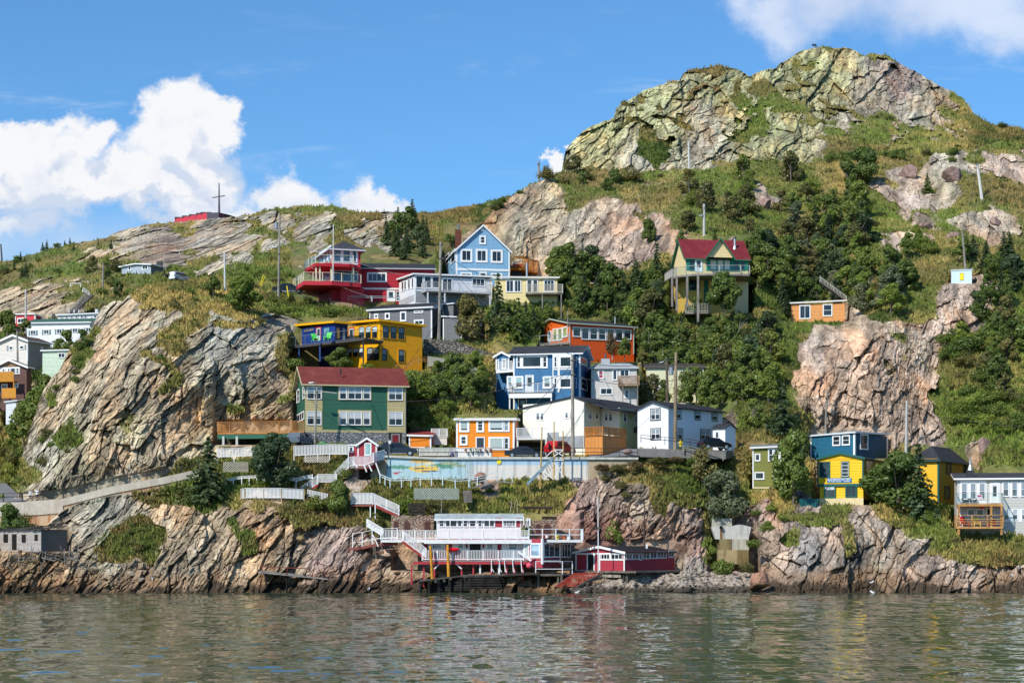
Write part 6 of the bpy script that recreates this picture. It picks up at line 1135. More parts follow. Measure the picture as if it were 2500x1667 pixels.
# ================================================================ walls, walks and rails
def wallrun(name, label, cat, tops, bots, th, mat, cap=None, kind=None):
    ro = empty(name, tuple(P(*bots[0][:2], bots[0][2])), label, cat); mb = MB()
    for i in range(len(tops) - 1):
        t0, t1 = P(*tops[i]), P(*tops[i + 1]); b0, b1 = P(*bots[i]), P(*bots[i + 1]); b0.x, b0.y = t0.x, t0.y; b1.x, b1.y = t1.x, t1.y; k = Vector((0, th, 0)); mb.hexa([b0, b1, b1 + k, b0 + k, t0, t1, t1 + k, t0 + k], mat)
    mb.build('wall_face', ro)
    if cap:
        mb = MB()
        for i in range(len(tops) - 1): mb.bar(P(*tops[i]) + Vector((0, th / 2 - .1, 0)), P(*tops[i + 1]) + Vector((0, th / 2 - .1, 0)), th + .3, .25, cap)
        mb.build('coping', ro)
    return ro
# sloping walk round the cliff
tops = [(-40, 1226, 213), (54, 1225, 213), (154, 1217, 213), (275, 1187, 213.2), (400, 1164, 213.6), (485, 1145, 214.4)]; bots = [(x, y + 75, Y) for x, y, Y in tops]
ro = wallrun('walkway_wall', 'rust streaked concrete retaining wall with pale parapet under the sloping cliff walk', 'wall', tops, bots, .5, concrete('c4ab8c', '9c5a30', .45))
mb = MB()
for i in range(5): a, b = P(*tops[i]), P(*tops[i + 1]); q = Vector((0, -.12, 0)); w_ = 1.6 if i < 2 else .8; mb.hexa([a + q - Vector((0, 0, w_)), b + q - Vector((0, 0, w_ if i != 1 else w_)), b - Vector((0, -.4, w_)), a - Vector((0, -.4, w_)), a + q, b + q, b + Vector((0, .4, 0)), a + Vector((0, .4, 0))], concrete('c9bfae', '8a7a64', .15))
mb.build('parapet', ro)
railing(ro, [P(*t) + Vector((0, .2, .05)) for t in tops], .95, 'rails', col='22262a', gap=2.0, post=.1)
mb = MB(); pts = [P(*t) + Vector((0, .4, -.05)) for t in tops]
for i in range(5): mb.poly([pts[i], pts[i + 1], pts[i + 1] + Vector((0, 3.4, 0)), pts[i] + Vector((0, 3.4, 0))], concrete('8f8a80', '6a6458', .1))
tag(mb.build('footpath'), 'paved footpath behind the walkway railing', None, None, 'structure')
mb = MB(); mb.poly([P(-60, 1228, 215), P(62, 1222, 216), P(44, 1205, 236), P(0, 1166, 250), P(-60, 1166, 250)], concrete('77787a', '66666a', .1)); tag(mb.build('valley_road'), 'grey road in the valley behind the cliff', None, None, 'structure')
# mural wall
WY = 217.8; wx = [(934, 1113.5), (1060, 1118.5), (1250, 1118), (1440, 1118.5)]
me_x = np.linspace(944, 1436, 420); me_v = np.linspace(0, 1, 46); MX, MV = np.meshgrid(me_x, me_v)
topr = np.interp(MX, [w[0] for w in wx], [w[1] for w in wx]); MYp = topr + 62 * (1 - MV)
Vv = np.stack([(MX - 1250) / FPX * WY, np.full(MX.shape, WY), CAMZ + (HOR - MYp) / FPX * WY], -1)
def bl_(cx, cy, rx, ry, p=1.0): return np.clip(1.25 - np.sqrt(((MX - cx) / rx) ** 2 + ((MYp - cy) / ry) ** 2) * p + (fbm(MX / 6, MYp / 4, 4, 500) - .5) * 1.1, 0, 1)
def put(C, w, c): w = sstep(w, .25, .5)[..., None]; return C * (1 - w) + np.array(c) * w
Cm = np.ones(MX.shape + (3,)) * np.array(hexc('a6cdd6')[:3]); fw = sstep(MX, 1120, 1180)[..., None]; lowm = sstep(MYp, 1133, 1137)[..., None]
Cm = Cm * (1 - fw) + fw * (np.array(hexc('9fc4dc')[:3]) * (1 - lowm) + np.array(hexc('dad3c6')[:3]) * lowm)
Cm = put(Cm, bl_(975, 1140, 34, 5), hexc('5aa088')[:3]); Cm = put(Cm, bl_(1090, 1135, 42, 9), hexc('4e9a7c')[:3]); Cm = put(Cm, bl_(1092, 1130, 24, 5), hexc('9fb08c')[:3]); Cm = put(Cm, bl_(1120, 1137, 22, 4), hexc('9fae8a')[:3])
Cm = put(Cm, bl_(1028, 1126, 30, 7), hexc('e8b84c')[:3]); Cm = put(Cm, bl_(1034, 1144, 36, 10), hexc('eec21c')[:3]); Cm = put(Cm, bl_(1050, 1130, 16, 4), hexc('f0d89a')[:3]); Cm = put(Cm, bl_(1026, 1143, 20, 1.6), hexc('2c4a78')[:3]); Cm = put(Cm, bl_(1050, 1150, 22, 1.6), hexc('2c4a78')[:3]); Cm = put(Cm, bl_(967, 1155, 7, 3), hexc('c43a3c')[:3]); Cm = put(Cm, bl_(975, 1153, 14, 1), hexc('c43a3c')[:3])
dr = sstep(fbm(MX / 5, MYp / 60, 4, 510), .52, .7)[..., None]; Cm = Cm * (1 - .28 * dr); Cm = Cm * .78 + .22 * Cm.mean(-1, keepdims=True)
ii = np.arange(MX.size).reshape(MX.shape); FF = np.stack([ii[:-1, :-1], ii[:-1, 1:], ii[1:, 1:], ii[1:, :-1]], -1).reshape(-1, 4)
m, g, b = principled('mural_paint', .7); g.set(b.inputs['Base Color'], g.n('ShaderNodeAttribute', _attribute_name='paint').outputs[0]); bump(g, b, g.noise(worldpos(g), 2.0, 4), .3, .05)
ro = wallrun('mural_wall', 'long pale blue retaining wall painted with a yellow and green mural under the road', 'wall', [(905, 1108, 217.95)] + [(x, y, WY + .02) for x, y in wx] + [(1558, 1119, WY + .02)], [(905, 1190, WY)] + [(x, 1185, WY) for x, y in wx] + [(1558, 1160, WY)], .5, concrete('b7a78c', '8a7456', .2), concrete('c9c9c0', '8c8a80', .2))
mo = npmesh('mural', Vv.reshape(-1, 3) - np.array(ro.location), FF, m); setattr_col(mo.data, 'paint', Cm.reshape(-1, 3)); mo.parent = ro; mo['label'] = 'weathered mural of yellow and green shapes over pale blue'
q = at(S6, 775, 825, WY - .1); mb = MB(); mb.tube([q, q + Vector((0, .06, 0))], .26, paint('e8d81c', .5, .03), 16); o = mb.build('warning_disc'); tag(o, 'round yellow warning disc fixed to the pale blue wall', 'sign')
mb = MB(); zr_ = P(0, 1117, 217.9).z; xa, xb = P(905, 0, 218).x, P(1560, 0, 218).x; mb.poly([(xa, 218.2, zr_), (xb, 218.2, zr_), (xb, 222.4, zr_ + .02), (xa, 222.4, zr_ + .02)], concrete('6c6d70', '57585a', .15)); tag(mb.build('road'), 'narrow grey asphalt road on top of the mural wall', None, None, 'structure')
mb = MB(); mb.poly([P(1440, 1116, 218.3), P(1560, 1112, 218.3), P(1560, 1096, 223.5), P(1500, 1094, 226), P(1440, 1108, 224)], concrete('77797c', '5c5d60', .15)); tag(mb.build('driveway'), 'grey driveway sloping up past the cedar deck', None, None, 'structure')
mb = MB(); mb.slab([P(1556, 1096, 218.9), P(1772, 1101.5, 218.9), P(1790, 1099, 223), P(1556, 1094, 223)], .9, concrete('7f7d78', '5c5a54', .2)); tag(mb.build('upper_road'), 'narrow road shelf in front of the white house', None, None, 'structure')
ro = empty('road_railing', tuple(P(1020, 1117, 217.9)), 'thin black two-bar railing along the road above the mural wall', 'railing'); pts = [P(1022, 1117, 217.9), P(1290, 1117, 217.9), P(1556, 1117, 217.9)]
for q in pts: q.z = zr_ + .08
railing(ro, pts, 1.0, 'rails', col='22262a', gap=2.0, post=.06)
ro = empty('ramp_railing', tuple(P(1565, 1084, 219)), 'black two-bar railing sloping down in front of the white house', 'railing'); railing(ro, [at(T7, 305, 1085, 219.4), at(T7, 580, 1110, 219.2), at(T7, 870, 1132, 219), at(T7, 1020, 1160, 219)], .9, 'rails', col='22262a', gap=2.0, post=.07)
ro = empty('guard_fence', tuple(P(1720, 1110, 218.4)), 'grey timber guard fence along the slope below the black car', 'fence'); railing(ro, [P(1668, 1104, 218.6), P(1712, 1112, 218.4), P(1765, 1124, 218.2)], .8, 'rails', col='8c8880', gap=2.4, post=.12)
ro = empty('front_picket_fence', tuple(P(1060, 1112, 221.6)), 'low white picket fence between the orange shed and the orange house', 'fence'); railing(ro, [P(1024, 1113, 221.4), P(1110, 1113, 221.4)], .95, 'picket', step=.14, gap=2.0, bw=.07)
q = at(S2, 1785, 290, 219.5); mb = MB()
for i in range(40): v = Vector((random.gauss(0, .17), random.gauss(0, .1), random.gauss(0, .17))); mb.box(q.x + v.x - .05, q.x + v.x + .05, q.y + v.y - .04, q.y + v.y + .04, q.z + v.z - .05, q.z + v.z + .05, paint('5a3a8c' if i % 3 else '3c5a34', .8))
tag(mb.build('flower_basket'), 'purple flower basket on the black road railing', 'flower basket')
# stone walls with arches
def archwall(name, label, view, x0, x1, yt, yb, Y, arches):
    ro = empty(name, tuple(at(view, (x0 + x1) / 2, yb, Y)), label, 'wall'); mb = MB(); rr_ = random.Random(x0); n = 14; zb = Z(view, yb, Y); zt = Z(view, yt, Y)
    xs_ = [at(view, x0 + (x1 - x0) * i / n, 0, Y).x for i in range(n + 1)]; hs = [zt + rr_.uniform(-.15, .12) for _ in range(n + 1)]; st = stonework('a8907c', 'c2a894', 3.6, '55483c')
    for i in range(n): mb.hexa([(xs_[i], Y, zb - 1), (xs_[i + 1], Y, zb - 1), (xs_[i + 1], Y + .6, zb - 1), (xs_[i], Y + .6, zb - 1), (xs_[i], Y, hs[i]), (xs_[i + 1], Y, hs[i + 1]), (xs_[i + 1], Y + .6, hs[i + 1]), (xs_[i], Y + .6, hs[i])], st)
    mb.build('stone_face', ro)
    for (ax, w_, at_) in arches:
        c = at(view, ax, 0, Y).x; hw = w_ / view[2] / FPX * Y / 2; top = Z(view, at_, Y)
        for r_, o_, mt, nm in ((1.28, .03, stonework('b08868', 'c8a080', 5, '6a5040'), 'arch_surround'), (1.0, .05, paint('4a2f2a'), 'arch_door')):
            pts = [(c - hw * r_, Y - o_, zb - .3)] + [(c - hw * r_ * math.cos(t), Y - o_, top - hw + hw * r_ * math.sin(t)) for t in [math.pi * i / 10 for i in range(11)]] + [(c + hw * r_, Y - o_, zb - .3)]
            mb = MB(); mb.poly(pts[::-1], mt); bk_ = [(p[0], Y + .0, p[2]) for p in pts]
            for i in range(len(pts) - 1): mb.poly([pts[i], pts[i + 1], bk_[i + 1], bk_[i]], mt)
            mb.build(nm, ro)
archwall('arched_stone_wall', 'rubble stone wall with three arched doors behind the left end of the upper deck', S3, 795, 1405, 158, 340, 207.6, ((865, 60, 245), (1023, 80, 248), (1312, 78, 245)))
archwall('arched_garden_wall', 'rubble stone wall with two arches behind the right end of the upper deck', S4, 990, 1400, 262, 560, 207.6, ((1120, 80, 335), (1268, 120, 335)))
# ---- picket fences and stairs of the terraced garden
def fence(name, label, view, pts, hpx, Y, style='picket', drop=0.0, cat='fence', **kw):
    Ys = [p[2] if len(p) > 2 else Y for p in pts]
    if view in (S1, S2, S6) or view == R8:   # stand on the ground, never inside it
        for i in range(len(pts)):
            for j in (i - 1, i, i + 1):
                if 0 <= j < len(pts):
                    for t in (0, .25, .5):
                        q = (pts[i][0] + (pts[j][0] - pts[i][0]) * t, pts[i][1] + (pts[j][1] - pts[i][1]) * t + hpx); Ys[i] = min(Ys[i], lookup('hillside', *src(view, *q)).y - .35)
    P3 = [at(view, p[0], p[1], yy) for p, yy in zip(pts, Ys)]; h_ = hpx / view[2] / FPX * Y
    ro = empty(name, tuple(P3[0]), label, cat); railing(ro, [q - Vector((0, 0, h_)) for q in P3], h_, style, drop=drop, **kw); return ro, [q - Vector((0, 0, h_)) for q in P3]
fence('terrace_fence', 'white picket fence on the top terrace below the carport deck', S1, [(180, 205), (420, 200), (760, 180)], 132, 216, step=.16, gap=2.4, bw=.10, drop=.5)
fence('terrace_fence', 'white picket fence with tall posts left of the red hut', S1, [(1280, 168), (1790, 145), (2062, 148)], 150, 216.5, step=.165, gap=1.6, bw=.10, drop=.6)
fence('low_rail_fence', 'low white rail fence on long legs above the front fence', S1, [(290, 645), (530, 600), (745, 590)], 45, 214, step=.14, gap=1.1, drop=1.3, bw=.06)
fence('low_rail_fence', 'low white rail fence zigzagging towards the lower stairs', S1, [(1110, 590), (1310, 625, 213.2), (1545, 575, 213.6)], 60, 214, step=.15, gap=1.4, drop=.9, bw=.08)
fence('front_fence', 'long white picket fence with tan posts on the rock edge of the lowest terrace', S1, [(515, 785, 213), (580, 772, 212), (1100, 772, 212), (1425, 790, 212.6)], 150, 212, step=.15, gap=1.85, bw=.10, drop=.7, post_col='b9a58c')
fence('corner_fence', 'short white picket fence sloping right below the lower stair', S1, [(1480, 795, 212.6), (1760, 855, 212)], 100, 212, step=.17, gap=2.2, bw=.09, drop=1.0)
def stairs(name, label, view, top, bot, hpx, Y, wid=1.1, rail=WHITE, tread=None, n=None, style='picket', flip=False, Yb=None):
    A, B = at(view, *top, Y), at(view, *bot, Yb or Y); h_ = hpx / view[2] / FPX * Y; A.z -= h_; B.z -= h_; tread = tread or GREYW
    ro = empty(name, tuple(B), label, 'stairs'); n = n or max(5, int(abs(A.z - B.z) / .19)); k = Vector((0, wid, 0)); mb = MB()
    for i in range(n): t = (i + .5) / n; q = A.lerp(B, t); dx = (B.x - A.x) / n; mb.box(q.x - abs(dx) * .62 - .06, q.x + abs(dx) * .62 + .06, q.y, q.y + wid, q.z - .03, q.z + .03, tread)
    mb.build('treads', ro); mb = MB(); mb.bar(A + Vector((0, .02, -.12)), B + Vector((0, .02, -.12)), .06, .26, tread); mb.build('stringer', ro); mb = MB(); mb.bar(A + k + Vector((0, -.02, -.12)), B + k + Vector((0, -.02, -.12)), .06, .26, tread); mb.build('stringer', ro)
    if rail: railing(ro, [A, B], h_, style, col=rail, step=.17, gap=1.8, bw=.05); railing(ro, [A + k, B + k], h_, style, col=rail, step=.17, gap=1.8, bw=.05)
    return ro
rt = paint('a03a34', .7, .3)
stairs('hut_stairs', 'white railed stairs with red treads going down left from the red hut', S1, (2062, 330), (1868, 540), 160, 215.5, tread=rt)
stairs('lower_stairs', 'white railed stairs with red treads above the corner fence', S1, (1618, 585), (1385, 752), 130, 213.5, tread=rt)
fence('landing_fence', 'white picket and lattice landing rail between two red flights of stairs', S1, [(1625, 572), (1890, 572)], 125, 214.6, step=.13, gap=1.6, bw=.07, drop=.4)
ro, pr = fence('hut_landing', 'grey-white railed landing on slanting props in front of the red hut', S2, [(300, 330), (370, 320), (525, 320), (660, 265), (810, 225, 217)], 140, 215.6, step=.13, gap=1.4, bw=.07, cat='landing')
mb = MB()
for i in range(4): mb.hexa([pr[i] - Vector((0, 0, .2)), pr[i + 1] - Vector((0, 0, .2)), pr[i + 1] + Vector((0, 1.3, -.2)), pr[i] + Vector((0, 1.3, -.2)), pr[i], pr[i + 1], pr[i + 1] + Vector((0, 1.3, 0)), pr[i] + Vector((0, 1.3, 0))], GREYW)
mb.build('floor', ro)
for x0, y0, x1, y1 in ((360, 390, 430, 480), (520, 440, 560, 540), (590, 440, 635, 530), (690, 410, 760, 600)): mb = MB(); mb.bar(at(S2, x0, y0, 215.4), at(S2, x1, y1, 214.6), .1, .1, WT); mb.build('prop', ro)
ro, pr = fence('lookout', 'white picket lookout platform on two tall posts above the arched stone wall', S2, [(340, 842), (650, 842)], 165, 210.5, step=.15, gap=1.8, bw=.10, cat='platform')
slabpoly(ro, [pr[0], pr[1], pr[1] + Vector((0, 2, 0)), pr[0] + Vector((0, 2, 0))], .2, paint('9c5a50', .7, .3)); posts(ro, [(at(S2, x, 0, 210.6).x, 210.6) for x in (612, 682)], pr[0].z, Z(S2, 1250, 210.6), .12, WT)
stairs('lookout_stairs', 'white picket stairs going down right from the lookout platform', S2, (660, 850), (1020, 1015), 150, 210.6, tread=rt)
stairs('deck_stairs', 'steep white stairs dropping to the left end of the upper deck', S3, (445, 215), (665, 350), 75, 205.5, tread=WT)
stairs('red_stairs', 'white picket stairs with red stringers between the upper and lower decks', S3, (955, 385), (1290, 632), 140, 202.9, tread=rt, wid=.9)
ro, pr = fence('shore_walk', 'sloping red boardwalk with open white rail left of the boathouse', S3, [(240, 420), (378, 405), (520, 372), (650, 355), (880, 345)], 205, 204.6, 'rails', gap=1.2, cat='boardwalk')
mb = MB(); L0 = at(S3, -10, 690, 204.6); q = [L0] + pr
for i in range(len(q) - 1): mb.hexa([q[i] - Vector((0, 0, .3)), q[i + 1] - Vector((0, 0, .3)), q[i + 1] + Vector((0, 1.2, -.3)), q[i] + Vector((0, 1.2, -.3)), q[i], q[i + 1], q[i + 1] + Vector((0, 1.2, 0)), q[i] + Vector((0, 1.2, 0))], paint('8c4a40', .7, .35))
mb.build('floor', ro)
for x0, y0, x1, y1 in ((540, 600, 545, 740), (560, 600, 575, 770), (640, 560, 690, 720), (530, 440, 610, 610), (250, 470, 330, 610)): mb = MB(); mb.bar(at(S3, x0, y0, 204.4), at(S3, x1, y1, 204.4), .12, .12, OLDW if x0 != 530 else WT); mb.build('prop', ro)
ro, pr = fence('garden_rail', 'pale blue open rail along the grassy terrace under the mural', S2, [(750, 570, 215), (895, 632, 213.6), (1060, 632, 213.2), (1330, 612, 213), (1650, 605, 213), (1830, 640, 213.2), (2025, 628, 213.6), (2270, 590, 214)], 100, 213, 'rails', col='cfdfe4', gap=1.15, drop=.25)
ro, pr = fence('boardwalk', 'pale weathered boardwalk with open rail climbing right of the grassy terrace', S6, [(375, 1050, 214), (590, 1012, 214), (745, 962, 214.4), (845, 965, 214.4), (955, 982, 214.2)], 130, 214, 'rails', col='c4ced2', gap=1.1, cat='boardwalk'); mb = MB()
for i in range(4): mb.bar(pr[i], pr[i + 1], .1, .14, GREYW)
for i in range(3): mb.hexa([pr[i], pr[i + 1], pr[i + 1] + Vector((0, 1.1, 0)), pr[i] + Vector((0, 1.1, 0)), pr[i] + Vector((0, 0, .06)), pr[i + 1] + Vector((0, 0, .06)), pr[i + 1] + Vector((0, 1.1, .06)), pr[i] + Vector((0, 1.1, .06))], wood('b0aca2'))
mb.build('floor', ro)
def lattice(name, label, view, x0, x1, y0, y1, Y, col='cfc8b8', n=20):
    mb = MB(); a = at(view, x0, y1, Y); b = at(view, x1, y0, Y); W_, H_ = b.x - a.x, b.z - a.z; m = paint(col, .7, .3); N = int((W_ + H_) / .27)
    for sgn in (1, -1):
        for i in range(N):
            s_ = -H_ + i * (W_ + H_) / N; p0 = (max(0, s_), max(0, -s_)); e = min(W_ - p0[0], H_ - p0[1])
            if e <= .05: continue
            u0, v0, u1, v1 = p0[0], p0[1], p0[0] + e, p0[1] + e
            if sgn < 0: u0, u1 = W_ - u0, W_ - u1
            mb.bar((a.x + u0, Y + .02 * sgn, a.z + v0), (a.x + u1, Y + .02 * sgn, a.z + v1), .012, .07, m)
    o = mb.build(name); tag(o, label, 'lattice', 'diagonal lattice screens'); return o
lattice('lattice_screen', 'cream diagonal lattice under the top terrace fence, left of the red hut', S1, 1420, 1785, 312, 405, 215.8)
lattice('lattice_screen', 'twin diamond lattice screen between the two dark conifers', S1, 262, 625, 395, 540, 215.2, 'b9b2a4')
lattice('lattice_screen', 'pale green-white lattice under the grassy terrace rail', S2, 1235, 1885, 772, 935, 212.6, 'a8b4aa')
# timber garden steps and retaining sleepers
def sleepers(name, label, view, x0, x1, ys, Y, col='3c342c'):
    ro = empty(name, tuple(at(view, x0, ys[-1], Y)), label, 'steps')
    for i, y in enumerate(ys): a = at(view, x0 + i * 4, y, Y - i * .25); b = at(view, x1 + i * 3, y + 3, Y - i * .25); mb = MB(); mb.bar(a, b, .9, .26, wood(col)); mb.build('sleeper', ro)
sleepers('timber_terraces', 'dark timber retaining steps in the garden above the arched stone wall', S2, 1150, 1400, (1008, 1050, 1092, 1135), 211, '36302a')
sleepers('timber_steps', 'grey timber garden steps right of the lattice screen', S2, 1940, 2065, (825, 860, 892, 925, 960), 212.8, '77706a')
sleepers('timber_terraces', 'dark timber sleepers holding the lawn right of the boathouse roof', S4, 860, 1345, (62,), 209.5, '3c332c')
sleepers('timber_terraces', 'long dark sleeper above the right hand arched wall', S4, 1180, 1420, (225, 236), 209, '3c332c')
stairs('ladder_steps', 'weathered wooden ladder steps on the slope behind the boathouse', S4, (725, -40), (720, 138), 0.01, 209.6, tread=wood('8f8672'), rail=None, wid=.4, n=9)
mb = MB()
for s_ in (-60, 60): mb.bar(at(S4, 728 + s_ * .8, -60, 209.4), at(S4, 716 + s_, 140, 208.8), .08, .14, wood('8f8672'))
tag(mb.build('ladder_rails'), 'pair of grey timber side rails of the ladder steps', 'rails')
# blue access stair with timber tower
ro = stairs('blue_stairs', 'long blue-grey access stair slanting down from the road past the mural', S6, (1512, 720), (1160, 1075), 40, 215.0, tread=wood('7c98a8'), rail=None, wid=1.0, n=22)
for x in range(12): t = x / 11; q = at(S6, 1500 - 340 * t, 800 + 330 * t, 215.5); mb = MB(); mb.bar(q, q + Vector((.35, 0, -.75)), .05, .05, wood('5c7484')); mb.build('baluster', ro)
ro = empty('timber_tower', tuple(at(S6, 1590, 1060, 215)), 'tall tan timber poles with white cross braces beside the blue stair', 'tower')
for x0, y0, x1, y1 in ((1362, 350, 1338, 1195), (1527, 272, 1524, 1062), (1650, 398, 1656, 1042)): mb = MB(); mb.tube([at(S6, x1, y1, 215.2), at(S6, x0, y0, 215.2)], [.11, .06], wood('c8a468'), 8); mb.build('pole', ro)
for x0, y0, x1, y1 in ((1527, 660, 1650, 660), (1527, 668, 1650, 745), (1650, 668, 1527, 745), (1510, 798, 1655, 798), (1530, 835, 1658, 1030), (1650, 835, 1530, 1045), (1360, 930, 1520, 1065), (1390, 775, 1510, 670)): mb = MB(); mb.bar(at(S6, x0, y0, 215.1), at(S6, x1, y1, 215.1), .08, .1, WT); mb.build('brace', ro)
# other walls
q = [(1034, 862, 246), (1120, 866, 246), (1212, 884, 246)]; ro = wallrun('rubble_wall', 'grey rubble stone bank beside the yellow house', 'wall', [(1034, 828, 247), (1110, 832, 247), (1212, 866, 247)], [(1034, 884, 247), (1110, 884, 247), (1212, 890, 247)], .8, stonework('77726c', 'a39c94', 2.2, '2c2824'))
ro, pr = fence('cedar_stair_rail', 'brown picket stair rail climbing beside the yellow house', R5, [(1765, 900, 239), (1815, 850, 239), (1930, 850, 239), (2170, 720, 240), (2352, 735, 241)], 90, 239, wm=CEDAR, step=.2, gap=1.6, bw=.05, drop=.8)
fence('grey_board_fence', 'grey board fence stepping down right of the yellow house', V0, [(1045, 870, 240), (1120, 880, 239), (1165, 900, 238)], 24, 240, step=.13, gap=1.8, bw=.1, col='a8a49a', drop=.5)
ro = wallrun('ramp_wall', 'tan concrete ramp wall below the red house', 'wall', [(806, 733, 262), (858, 741, 262), (905, 763, 261.5)], [(806, 748, 262), (858, 760, 262), (905, 790, 261.5)], .4, concrete('9c8468', '6a5a48', .2)); railing(ro, [P(850, 738, 262), P(905, 768, 261.5)], .9, 'rails', col='3c3430', gap=1.5)
railing(ro, [P(840, 735, 263), P(975, 737, 264)], .75, 'rails', col='a8b0b0', gap=3.2, post=.2)
ro, pr = fence('road_guard', 'dark low guard rail in front of the red house base', R3, [(60, 1050, 262.5), (260, 1130, 262), (620, 1155, 261.5)], 22, 262, 'rails', col='2c2e33', gap=3)
ro, pr = fence('hillside_stair', 'white railed stair descending through the trees right of the chalet', T1, [(1855, 900), (2150, 1120)], 62, 262, step=.24, gap=2, col='c9c4b8', cat='stairs'); mb = MB(); mb.bar(pr[0], pr[1], 1.0, .2, OLDW); mb.build('treads', ro)
ro, pr = fence('valley_stair', 'weathered grey stair climbing the rocks above the long white house', (0, 500, 4.48), [(960, 940), (760, 1130)], 50, 296, 'rails', col='9a958c', gap=2, cat='stairs'); mb = MB()
for i in range(16): q = pr[0].lerp(pr[1], i / 15); mb.box(q.x - .4, q.x + .8, q.y, q.y + 1.2, q.z, q.z + .1, GREYW)
mb.build('treads', ro)
fence('valley_rail', 'short white rail fence at the head of the grey valley stair', (0, 500, 4.48), [(770, 855), (880, 858)], 40, 305, 'rails', gap=2)
fence('valley_rail', 'tilted white rail panel beside the grey valley stair', (0, 500, 4.48), [(905, 920), (975, 965)], 40, 298, 'rails', gap=1.5, mid=True)
# spillway of pale concrete
ro = empty('spillway', tuple(at(T5, 400, 820, 208)), 'stepped pale concrete spillway with brown water stains and a drain pipe', 'spillway')
mb = MB(); pf = [at(T5, x, y, 213.4) for x, y in ((172, 402), (292, 392), (392, 404), (470, 380), (520, 376), (632, 404), (598, 545), (222, 545))]; pb = [q + Vector((0, 1.4, 0)) for q in pf]; cm1 = concrete('c2c1b8', '7c786a', .3); mb.poly(pf[::-1], cm1)
for i in range(8): j = (i + 1) % 8; mb.poly([pf[i], pf[j], pb[j], pb[i]], cm1)
mb.build('upper_slab', ro)
for (x0, x1, y0, y1, Y, mm, nm) in ((270, 402, 542, 672, 212.7, concrete('8c7e5a', '5c4c2c', .4), 'stained_channel'), (400, 605, 542, 668, 212.8, concrete('b8b2a2', '6e6650', .35), 'middle_slab'), (255, 480, 668, 830, 211.9, concrete('a8966e', '5c4e30', .4), 'lower_slab'), (470, 600, 670, 835, 211.8, concrete('8a7850', '5a4a28', .4), 'stained_channel'), (180, 410, 305, 400, 214.4, concrete('a8a698', '78766a', .15), 'back_wall')):
    a = at(T5, x0, y1, Y); b = at(T5, x1, y0, Y); mb = MB(); mb.box(a.x, b.x, Y, Y + 1.6, a.z, b.z, mm); mb.build(nm, ro)
q = at(T5, 283, 412, 213.0); mb = MB(); mb.tube([q, q + Vector((.1, 1.2, .25))], .19, metal('a8b4b8'), 14, False); mb.build('drain_pipe', ro); mb = MB(); mb.tube([q + Vector((0, .05, 0)), q + Vector((0, .1, 0))], .17, paint('15130f'), 14); mb.build('pipe_mouth_shade', ro); a = at(T5, 272, 540, 213.35); b = at(T5, 298, 430, 213.35); mb = MB(); mb.box(a.x, b.x, a.y, a.y + .03, a.z, b.z, paint('7a5a34', .4)); mb.build('water_stain', ro)  # dark disc paints the shade inside the pipe
# teal skip
q = at(T3, 1330, 1250, 213); a = at(T3, 1215, 1250, 213); b = at(T3, 1452, 1135, 213); ro = empty('skip_bin', tuple(q), 'dark teal metal skip bin left of the pottery building', 'skip'); tm = paint('1c5a5c', .5, .15); mb = MB(); mb.hexa([(a.x + .1, 213, a.z), (b.x - .1, 213, a.z), (b.x - .1, 214.4, a.z), (a.x + .1, 214.4, a.z), (a.x, 212.9, b.z), (b.x, 212.9, b.z), (b.x, 214.5, b.z), (a.x, 214.5, b.z)], tm); mb.build('body', ro)
for t in (.15, .5, .85): mb = MB(); x = a.x + (b.x - a.x) * t; mb.box(x - .06, x + .06, 212.82, 212.9, a.z, b.z - .02, tm); mb.build('rib', ro)
# ================================================================ poles and wires
POLW = wood('9a948a'); TOPS = {}
def pole(key, label, x0, y0, x1, y1, Y, r=.15, xfmr=None, arm=None, cross=None, lamp=None, mat=None, extend=1.5, name='utility_pole', cat='utility pole'):
    top = P(x0, y0, Y); bot = P(x1, y1, Y); ro = empty(name, tuple(bot), label, cat, 'utility poles' if name == 'utility_pole' else None); dn = (bot - top).normalized() * extend
    mb = MB(); mb.tube([bot + dn, top], [r * 1.15, r * .8], mat or POLW, 10); mb.build('shaft', ro); TOPS[key] = top
    k = Y / FPX
    if cross:
        for (cy, w_) in cross: c = top.lerp(bot, (cy - y0) / max(1, (y1 - y0))); mb = MB(); mb.bar(c + Vector((-w_ * k / 2, -.15, 0)), c + Vector((w_ * k / 2, -.15, .05)), .12, .12, wood('5c5750')); mb.build('crossarm', ro)
    if xfmr: sx, cy, hh, ww_ = xfmr; c = top.lerp(bot, (cy - y0) / (y1 - y0)) + Vector((sx * (r + ww_ * k / 2 + .05), 0, 0)); mb = MB(); mb.tube([c - Vector((0, 0, hh * k / 2)), c + Vector((0, 0, hh * k / 2))], ww_ * k / 2, metal('a4aaae', .5), 14); mb.tube([c + Vector((0, 0, hh * k / 2)), c + Vector((0, 0, hh * k / 2 + .3))], .06, paint('77706a'), 8); mb.build('transformer', ro)
    if lamp:
        sx, ly, lw, ls = lamp; c = top.lerp(bot, (ly - y0) / (y1 - y0)); e = c + Vector((sx * lw * k, -.2, ls * k)); mb = MB(); mb.tube([c, c.lerp(e, .5) + Vector((0, 0, .25)), e], .045, metal('aab0b2'), 6); mb.build('lamp_arm', ro); mb = MB(); mb.tube([e, e + Vector((sx * .55, 0, -.08))], [.10, .13], metal('c8ccce'), 8); mb.build('lamp_head', ro)
    return ro
pole('a', 'grey utility pole with transformer and lamp left of the red house', 683, 526, 680, 716, 262, xfmr=(-1, 551, 15, 9), lamp=(-1, 600, 8, -4), cross=[(620, 8)])
pole('b', 'short pale post on the grass bench left of the round green tree', 548, 616, 549, 682, 250, r=.14, mat=paint('c8c8c4', .7), name='marker_post', cat='post')
